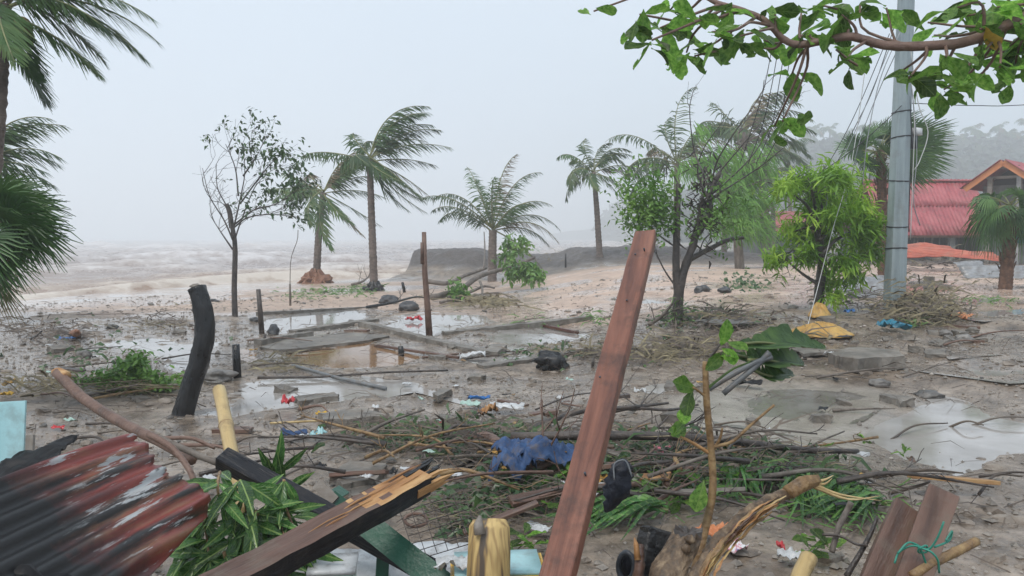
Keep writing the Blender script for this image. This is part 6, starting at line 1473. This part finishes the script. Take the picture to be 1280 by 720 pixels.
lit = [('plastic_bag', 'white plastic bag in the mud behind the flooded room', 590, 452, .36, .2, 'white_plastic', .1), ('plastic_bag', 'long white plastic strip beside the blue strip', 632, 518, .35, .14, 'white_plastic', .07), ('plastic_bag', 'pale mint plastic bag near the white strip', 588, 512, .2, .13, 'plastic_mint', .06),
       ('plastic_strip', 'bright blue plastic strip lying by the mint bag', 600, 503, .22, .05, 'plastic_blue', .04), ('plastic_bag', 'white plastic sheet next to the yellow rag', 440, 523, .32, .08, 'white_plastic', .04), ('cloth_rag', 'yellow rag on the broken paving', 408, 525, .17, .06, 'plastic_yellow', .05),
       ('cloth_rag', 'red rag bundled beside the flat stone', 360, 512, .11, .1, 'plastic_red', .1), ('cloth_rag', 'navy and blue rags beside the young shoot', 368, 553, .2, .12, 'cloth_blue', .07), ('plastic_bag', 'light blue plastic wrap near the blue rags', 398, 550, .1, .14, 'aqua', .06), ('plastic_scrap', 'small red plastic scrap at the end of the rubble', 548, 540, .09, .06, 'plastic_red', .05),
       ('plastic_bag', 'bright blue bag lying on the left mud bank', 85, 427, .3, .12, 'plastic_blue', .05), ('cloth_rag', 'small red and white scrap before the aqua panel', 73, 537, .1, .05, 'plastic_red', .03), ('cloth_rag', 'pink cloth with white pattern under the sapling', 828, 580, .16, .12, 'plastic_pink', .1), ('cloth_rag', 'crimson pink cloth beside the white pattern cloth', 822, 590, .08, .06, 'plastic_pink', .09), ('cloth_rag', 'bright pink scrap on the long dark pole', 848, 558, .09, .05, 'plastic_pink', .1),
       ('plastic_bag', 'teal plastic sheet in the debris at the pole foot', 1110, 415, .3, .18, 'plastic_teal', .12), ('plastic_bag', 'second teal plastic piece right of the pole foot', 1126, 416, .28, .12, 'plastic_teal', .1), ('plastic_bag', 'blue plastic scrap on top of the pole debris', 1150, 384, .2, .1, 'plastic_blue', .15), ('plastic_bag', 'dark blue scrap between the tarpaulin and the pole', 1062, 394, .16, .12, 'plastic_blue', .08),
       ('cloth_rag', 'orange rag at the end of the pole debris', 1200, 402, .22, .3, 'plastic_orange', .08), ('cloth_rag', 'pinkish red scrap in the shallow water', 517, 402, .3, .2, 'plastic_red', .1), ('plastic_sack', 'crumpled black plastic sheet beside the tarpaulin', 1050, 425, .3, .15, 'rubber', .05), ('plastic_bag', 'white paper scrap at the tilted slab', 1036, 448, .14, .1, 'white_plastic', .05),
       ('cloth_rag', 'small white scrap by the leaning beam', 700, 503, .07, .04, 'white_plastic', .05), ('plastic_bag', 'white and blue packet behind the forked branch', 800, 500, .12, .06, 'white_plastic', .06), ('printed_wrapper', 'printed red blue and white wrapper at the base of the sapling', 915, 700, .15, .12, 'printed', .05), ('cloth_rag', 'orange cloth folded behind the split limb', 892, 678, .2, .1, 'plastic_orange', .06),
       ('plastic_bottle_scrap', 'crushed white plastic tub by the cut bamboo', 986, 712, .11, .1, 'white_plastic', .06), ('plastic_scrap', 'green plastic cap below the rusty sheet', 184, 722, .06, .05, 'plastic_green', .1), ('paper_sheet', 'cream coloured paper behind the crate', 672, 672, .14, .1, 'white_plastic', .05), ('cloth_rag', 'pale tan cloth below the navy bag', 750, 615, .1, .1, 'tarp', .08), ('plastic_sack', 'black plastic sheet under the banana leaves', 935, 484, .3, .14, 'black_sheet_and_shade', .06),
       ('cloth_rag', 'yellow scrap on the left mud near the aqua panel', 14, 484, .16, .1, 'tarp', .06), ('plastic_sack', 'grey sheet under the aqua panel', 8, 500, .14, .08, 'plastic_yellow', .05), ('plastic_bag', 'white plastic scrap at the green fronds', 1088, 616, .07, .05, 'white_plastic', .04), ('plastic_bag', 'dark plastic bag in the green debris below the pole', 972, 612, .18, .1, 'black_sheet_and_shade', .08), ('cloth_rag', 'brown orange husk pile end of the white strip', 610, 533, .16, .12, 'wood_fresh', .12), ('cloth_rag', 'orange flat husk near the rusty wire', 460, 548, .2, .1, 'wood_fresh', .03), ('plastic_scrap', 'small red cap beside the cut bamboo', 976, 700, .04, .04, 'plastic_red', .05)]
for i, (nm, lab, px, py, sx_, sy_, mt_, h_) in enumerate(lit):
    crumple(nm, lab, GP(px, py, .005), sx_, sy_, mt_, 'litter', h=h_, seed=20 + i, n=12, rot=RND.uniform(-.5, .5))

# ------------------------------------------------------------------ stuff nobody could count
class Fast:
    def __init__(s): s.v = []; s.f = []
    def build(s, name, mat, label, cat):
        me = bpy.data.meshes.new(name); me.from_pydata(s.v, [], s.f); me.materials.append(mat); me.update(); o = bpy.data.objects.new(name, me); COL.objects.link(o); return tag(o, label, cat, kind='stuff')
def ground_points(n, region, rnd, power=1.0):
    """random spots on the ground between given distances"""
    out = []; x0, x1, y0, y1 = region
    ys = np.array([y0 * (y1 / y0) ** (rnd.random() ** power) for _ in range(n)]); xs = np.array([rnd.uniform(x0, x1) for _ in range(n)]) * ys
    return xs, ys, zfull(xs, ys)
rt = random.Random(70)
OCT = [(1,0,0),(-1,0,0),(0,1,0),(0,-1,0),(0,0,1),(0,0,-1)]; OF = [(0,2,4),(2,1,4),(1,3,4),(3,0,4),(2,0,5),(1,2,5),(3,1,5),(0,3,5)]
fg = Fast(); xs, ys, zs = ground_points(26000, (-.75, .75, 2.6, 26), rt, .85)
dens = fbm(xs * .5, ys * .5, 60, 3) + fbm(xs * .13, ys * .2, 9, 2) * .6; cs_ = coast_sd(xs, ys); apr_ = poly_sd(APRON, xs, ys)
for x_, y_, z_, dn, cc, ap in zip(xs, ys, zs, dens, cs_, apr_):
    if dn < rt.uniform(-.9, .5) or cc > -3 or (ap < 0 and rt.random() < .85): continue
    s_ = min(rt.lognormvariate(-4.7, .5), .04) * (1 + y_ * .045); b0 = len(fg.v); a = rt.uniform(0, 6.28); ca, sa = math.cos(a), math.sin(a); k1, k2 = rt.uniform(.6, 1.3), rt.uniform(.45, .9)
    for ox, oy, oz in OCT:
        j = rt.uniform(.75, 1.25); X, Y = ox * s_ * k1 * j, oy * s_ * j; fg.v.append((x_ + X * ca - Y * sa, y_ + X * sa + Y * ca, z_ + oz * s_ * k2 * j + s_ * .2))
    fg.f += [tuple(b0 + i for i in f) for f in OF]
fg.build('gravel', MT['gravel'], 'small stones and grit strewn over the mud', 'gravel')

# larger clods of mud
mbk = MB(); r2 = random.Random(71); xs, ys, zs = ground_points(1300, (-.75, .75, 3.2, 26), r2, .9); dn_ = fbm(xs * .3, ys * .3, 60, 3); cs_ = coast_sd(xs, ys); apr_ = poly_sd(APRON, xs, ys)
for x_, y_, z_, dn, cc, ap in zip(xs, ys, zs, dn_, cs_, apr_):
    if dn < r2.uniform(-.5, .4) or cc > -4 or ap < .1: continue
    s_ = r2.uniform(.02, .06) * (1 + y_ * .02); mbk.blob((x_, y_, z_), (s_ * r2.uniform(.8, 1.8), s_, s_ * r2.uniform(.35, .7)), sub=1, amp=.4, seed=r2.random() * 50)
tag(mbk.build('mud_clods', MT['clod'], smooth=False), 'dark lumps of churned mud strewn over the ground', 'mud', kind='stuff')

def strands(name, mat, label, spots, cat='debris', Lr=(.12, .4), wr=.008, flat=.25, seg=3, seed=0, lift=.02, dens=1.0):
    r = random.Random(seed); mb = MB(); P0 = []
    for px, py, sx_, sy_, n, h_ in spots:
        n = int(n * dens)
        for _ in range(n): P0.append((px + r.gauss(0, sx_), py + r.gauss(0, sy_), h_ * abs(r.gauss(0, .6))))
    cache = {}
    for px, py, h_ in P0:
        key = (round(px / 6), round(min(py, 740) / 3)); 
        if key not in cache: cache[key] = G(key[0] * 6, key[1] * 3)
        g = cache[key]; q = Vector((g.x + r.uniform(-3, 3) / FPX * g.y, g.y + r.uniform(-.04, .04), g.z + lift + h_)); sc_ = 1 if g.y < 8 else g.y / 8
        L = r.uniform(*Lr); a = r.uniform(0, 6.28); d = Vector((math.cos(a), math.sin(a) * .7, r.gauss(0, flat))); b = Vector((r.gauss(0, .3), r.gauss(0, .3), -.25)) * L
        w_ = wr * r.uniform(.5, 1.4) * (1 if g.y < 8 else g.y / 8); mb.ribbon([q, q + d * L * .5 + Vector((0, 0, .02)), q + d * L + b * .5], [w_ * .7, w_, w_ * .25], (r.gauss(0, .6), -.6, .8))
    return tag(mb.build(name, MT[mat], smooth=False), label, cat, kind='stuff')
HEAP = [(700,590,50,14,420,.10),(640,560,36,9,240,.08),(560,556,40,10,300,.06),(500,552,34,8,160,.05),(830,600,40,16,420,.12),(930,590,40,12,300,.10),(780,575,40,10,200,.1),(1010,600,30,10,160,.06),(660,625,30,9,200,.06),(585,650,20,14,140,.06)]
strands('dry_stalks', 'straw', 'tangled dry stalks and straw washed into the wreckage', HEAP + [(1150,394,24,7,900,.34),(1172,402,18,5,360,.2),(840,442,30,6,200,.08),(900,436,40,7,260,.08),(760,440,30,6,160,.06),(690,440,26,5,120,.06),(350,458,20,6,120,.06),(50,488,30,8,160,.05),(150,495,30,7,140,.06),(180,412,20,4,80,.06),(200,408,14,3,60,.05),(985,425,20,6,140,.08),(1230,352,22,4,90,.15),(1170,320,34,5,260,.3),(1215,318,24,5,200,.3),(690,326,14,5,60,.4),(610,376,16,3,120,.1),(540,372,14,3,60,.06),(395,365,18,3,40,.04),(240,385,20,3,50,.05)], seed=1, wr=.007, dens=.5)
strands('twigs', 'twig', 'dark broken twigs mixed through the wreckage', HEAP + [(600,470,200,40,160,.02),(300,520,160,60,220,.03),(900,460,220,40,180,.03),(120,470,80,40,160,.03),(1100,440,120,30,160,.04),(640,400,300,14,160,.03),(1140,392,30,8,160,.2),(900,420,60,10,200,.08),(750,450,60,8,120,.05),(60,420,30,8,120,.08),(1060,370,24,8,120,.1),(1190,330,50,8,160,.25),(620,620,80,40,160,.03),(1150,640,90,40,60,.02),(480,420,160,30,120,.02),(870,400,40,8,140,.06)], seed=2, wr=.008, Lr=(.1, .5), flat=.2, dens=1.2)
strands('fallen_leaves', 'leaf_dark', 'dark wet leaves trampled into the debris', HEAP + [(870,404,30,8,120,.08),(700,445,60,8,80,.03),(120,450,60,20,90,.03),(930,356,14,6,90,.12)], seed=3, wr=.035, Lr=(.06, .16), flat=.4)
strands('grass', 'grass', 'flattened bright grass and torn green leaves in the wreckage', [(760,640,30,6,70,.05),(1040,640,42,12,90,.06),(960,600,30,8,90,.08),(700,600,30,12,80,.08),(640,640,16,8,40,.05),(870,620,30,14,120,.08)], seed=4, wr=.012, Lr=(.12, .3), flat=.22)
def cut_frond(label, ribs, tip, n, L, w_, seed, spread=.3, lift=.1):
    """cut palm frond lying on its side: blades sweep from the rib line towards tip"""
    r = random.Random(seed); t = thing('cut_frond', label, 'palm frond', GP(*ribs[0])); rb_ = spline([GP(x, y, lift) for x, y in ribs], 12); tp_ = GP(*tip)
    MB().tube(rb_, .009, n=5).build('rib', MT['rachis'], parent=t)
    for k in range(n):
        u = k / n * 12; i_ = min(int(u), 11); a = rb_[i_].lerp(rb_[i_ + 1], u - i_) + Vector((0, 0, r.uniform(-.02, .05))); d = (tp_ - a); d = d.normalized() + Vector((r.gauss(0, spread), r.gauss(0, spread), r.gauss(0, .1))); l = L * r.uniform(.6, 1.2)
        pts = [a, a + d * l * .3 + Vector((0, 0, .03)), a + d * l * .65 + Vector((0, 0, .01)), a + d * l - Vector((0, 0, .05))]
        for q in pts: q.z = max(q.z, zb1(q.x, q.y) + .015 + r.random() * .05)
        MB().ribbon(pts, [w_ * .5, w_, w_ * .8, w_ * .08], (r.gauss(0, .5), -.7, .8), fold=.3).build('blade', MT['leaf_long'], parent=t)
cut_frond('green cut palm frond lying below the split limb splinters', [(990, 606), (1030, 604), (1070, 612), (1108, 628)], (985, 680), 120, .42, .022, 81)
cut_frond('green cut palm frond lying between the leaning beam and the sapling', [(835, 640), (800, 632), (760, 628)], (690, 662), 80, .4, .022, 82)
cut_frond('ragged green frond beneath the sapling', [(905, 600), (940, 592), (985, 596)], (930, 650), 60, .26, .02, 83)
strands('shore_weed', 'grass', 'thin green weed on the sand below the palms', [(420,366,22,3,160,.05),(455,362,14,3,90,.05),(380,370,16,3,90,.04),(850,398,10,4,60,.1),(745,404,6,3,40,.2),(1232,378,24,2,60,.06),(1145,408,3,3,30,.08),(680,405,20,3,30,.05)], seed=5, wr=.012, Lr=(.1, .3))
strands('drift_heap', 'straw', 'thick wet stalks and husks heaped at the pole and along the wrack line', [(1150,396,22,6,260,.4),(1172,402,16,5,120,.24),(1125,404,12,4,60,.15),(890,440,44,5,120,.1),(760,446,36,4,60,.08),(830,450,30,4,70,.08),(990,428,18,5,70,.1),(1180,322,34,5,150,.4),(1225,322,20,4,90,.35),(60,486,26,7,70,.05),(350,460,16,4,40,.05),(905,402,24,4,90,.1)], seed=15, wr=.022, Lr=(.15, .5), flat=.35)
strands('drift_twigs', 'twig', 'thick dark twigs in the drift heaps', [(1150,396,26,7,160,.3),(890,436,50,6,160,.1),(780,446,46,6,100,.08),(900,402,34,5,120,.1),(60,420,34,7,110,.1),(200,404,26,4,60,.06),(1060,372,20,6,60,.15),(1190,330,40,6,110,.3),(700,560,60,10,160,.12),(880,590,70,16,200,.14),(560,560,40,10,80,.08)], seed=16, wr=.018, Lr=(.15, .6), flat=.25)
# leafy heap on the left
rt = random.Random(72); hp = thing('leaf_heap', 'heap of torn green vine leaves on the left mud', 'plant', GP(165, 490)); mb = MB(); tw = MB()
for k in range(330):
    px, py = 162 + rt.gauss(0, 26), 484 - abs(rt.gauss(0, 9)) + (8 if rt.random() < .3 else 0)
    if rt.random() < .12: px, py = 168 + rt.gauss(0, 7), 455 + rt.gauss(0, 5)
    a = P(px, py, G(px, 492).y + rt.uniform(-.2, .3)); a.z = max(a.z, zb1(a.x, a.y) + .03); leafspray(mb, a, (0, -.3, .2), 6, .08, .045, rt, droop=.2, along=.08, wind=.1)
for k in range(26):
    a = GP(150 + rt.gauss(0, 28), 490 + rt.gauss(0, 4), .08); tw.tube(spline([a, a + Vector((rt.gauss(0, .2), rt.gauss(0, .2), .1)), a + Vector((rt.gauss(0, .4), rt.gauss(0, .2), .02))], 5), .005, n=4)
mb.build('foliage', MT['leaf_mid'], parent=hp, smooth=False); tw.build('stem', MT['straw'], parent=hp)

# more branches and scraps in the belt of wreckage
rt = random.Random(91)
for k in range(44):
    px, py = (rt.gauss(760, 170), rt.gauss(585, 26)) if k < 30 else (rt.gauss(520, 60), rt.gauss(560, 14)); up_ = rt.uniform(.06, .2); g = GP(px, py, up_); L = rt.uniform(.4, 1.1); a = rt.uniform(-1.3, 1.3) + (3.14 if rt.random() < .5 else 0)
    d = Vector((math.cos(a), math.sin(a) * .7, rt.uniform(-.12, .22))); m_ = g + d * L * .5 + Vector((rt.gauss(0, .05), rt.gauss(0, .05), rt.uniform(0, .08))); e_ = g + d * L; e_.z = max(e_.z, zb1(e_.x, e_.y) + .03)
    cn_, cm_ = rt.choice((('blackish', 'bark_dark'), ('blackish', 'bark_dark'), ('reddish brown', 'bark_brown'), ('grey', 'bark'), ('tan', 'bark_tan')))
    branch('tangled_branch', 'bare %s branch tangled in the belt of wreckage' % cn_, [g, m_, e_], rt.uniform(.01, .024), .006, cm_, group='branches tangled in the wreckage', n=6, twig=rt.choice((0, 2, 3, 4)), seed=k)
for k in range(70):
    px, py = (rt.gauss(720, 190), rt.gauss(588, 30)) if k < 46 else (rt.uniform(60, 1240), rt.uniform(430, 560)); col_, mt_ = rt.choice((('white', 'white_plastic'), ('white', 'white_plastic'), ('brown', 'wood_wet'), ('brown', 'bark_tan'), ('pale green', 'plastic_mint'), ('black', 'black_sheet_and_shade'), ('tan', 'tarp')))
    crumple('litter_scrap', 'small %s scrap of litter trodden into the ground' % col_, GP(px, min(py, 700), .02 + .1 * rt.random() * (k < 46)), rt.uniform(.04, .14), rt.uniform(.03, .09), mt_, 'litter', h=rt.uniform(.01, .04), seed=200 + k, n=7, rot=rt.uniform(0, 3), group='%s litter scraps' % col_)
for k in range(16):
    px, py = rt.gauss(720, 200), rt.gauss(592, 24); g = GP(px, min(py, 650), .12); a = rt.uniform(-.8, .8); L = rt.uniform(.2, .55); d = Vector((math.cos(a), math.sin(a) * .7, rt.uniform(-.15, .3))); cn_, cm_ = rt.choice((('pale split', 'wood_fresh'), ('dark wet', 'wood_wet'), ('grey weathered', 'wood_grey'), ('dark wet', 'wood_wet')))
    beam('broken_board', '%s board end lying in the belt of wreckage' % cn_, g - d * L / 2, g + d * L / 2, rt.uniform(.04, .09), rt.uniform(.015, .03), MT[cm_], cat='board', n=8, group='board ends in the wreckage', amp=.006, roll=rt.uniform(-.5, .5))
fl = [(640, 690, .13), (655, 684, .12), (668, 690, .1), (700, 640, .1), (820, 610, .1), (905, 600, .12), (1130, 575, .08), (1020, 690, .12), (1035, 700, .12), (1012, 700, .1), (880, 612, .12), (948, 588, .1), (1080, 560, .07), (925, 596, .13), (600, 560, .08), (850, 630, .11)] + [(rt.gauss(800, 120), rt.gauss(600, 20), rt.uniform(.08, .13)) for _ in range(16)]
for k, (px, py, L) in enumerate(fl):
    g = GP(px, py, .06); lf = thing('leaf_spray', 'torn clump of broad green leaves lying in the wreckage', 'leaf clump', g, 'torn leaf clumps')
    for q in range(5):
        az = q * 1.26 + rt.random(); put_leaf(rt.choice(AL), g + Vector((0, 0, rt.uniform(.0, .05))), (math.cos(az), math.sin(az), rt.uniform(-.1, .5)), L * rt.uniform(.8, 1.3), rt.uniform(-.6, .6), lf, wfac=.8)

# sticks one can count
rt = random.Random(74)
for k in range(60):
    px, py = rt.uniform(0, 1280), rt.choice((rt.uniform(395, 470), rt.uniform(440, 560), rt.uniform(560, 640)))
    g = GP(px, py, .02)
    if coast_sd(g.x, g.y) > -5: continue
    L = rt.uniform(.25, .9) * (1 if g.y < 8 else 1.4); a = rt.uniform(-.7, .7); d = Vector((math.cos(a), math.sin(a), 0)); e = g + d * L; e.z = zf(e.x, e.y) + rt.uniform(.02, .1); m_ = g.lerp(e, .5) + Vector((0, 0, rt.uniform(0, .06)))
    cn_, cm_ = rt.choice((('blackish', 'bark_dark'), ('grey', 'bark'), ('reddish brown', 'bark_brown'), ('dull brown', 'twig')))
    branch('stick', 'broken %s stick washed onto the muddy ground' % cn_, [g, m_ + Vector((rt.gauss(0, .03), rt.gauss(0, .03), 0)), e], rt.uniform(.008, .02), .006, cm_, cat='stick', group='sticks scattered over the mud', n=5)
for k in range(26):
    px, py = rt.choice((rt.uniform(60, 620), rt.uniform(640, 1240))), rt.uniform(405, 560); g = GP(px, py, .01)
    if poly_sd(APRON, np.array([g.x]), np.array([g.y]))[0] < .4: continue
    a = rt.uniform(-.6, .6); L = rt.uniform(.2, .5); d = Vector((math.cos(a), math.sin(a), rt.uniform(-.05, .1)))
    beam('plank_piece', 'short broken plank piece sunk in the mud', g - d * L / 2, g + d * L / 2, rt.uniform(.05, .12), rt.uniform(.02, .05), MT[rt.choice(('wood_wet', 'wood_grey', 'wood_wet', 'bark_dark'))], cat='plank', n=5, group='plank pieces sunk in the mud', amp=.008)
for k in range(46):
    px, py = (rt.uniform(40, 1250), rt.uniform(410, 540)) if k < 26 else (rt.uniform(960, 1270), rt.gauss(424, 12)); g = GP(px, py); s_ = rt.uniform(.08, .2)
    MBo = MB().rbox(Matrix.Translation(g + Vector((0, 0, s_ * .12))) @ Matrix.Rotation(rt.uniform(0, 3), 4, 'Z') @ Matrix.Rotation(rt.uniform(-.3, .3), 4, 'X'), s_ * rt.uniform(.9, 1.6), s_, s_ * .5, n=(4, 4, 3), amp=.03, fq=7, seed=k).build('concrete_lump', MT['concrete'], base=g, smooth=False); tag(MBo, 'broken lump of concrete lying in the mud', 'rubble', 'concrete lumps in the mud')
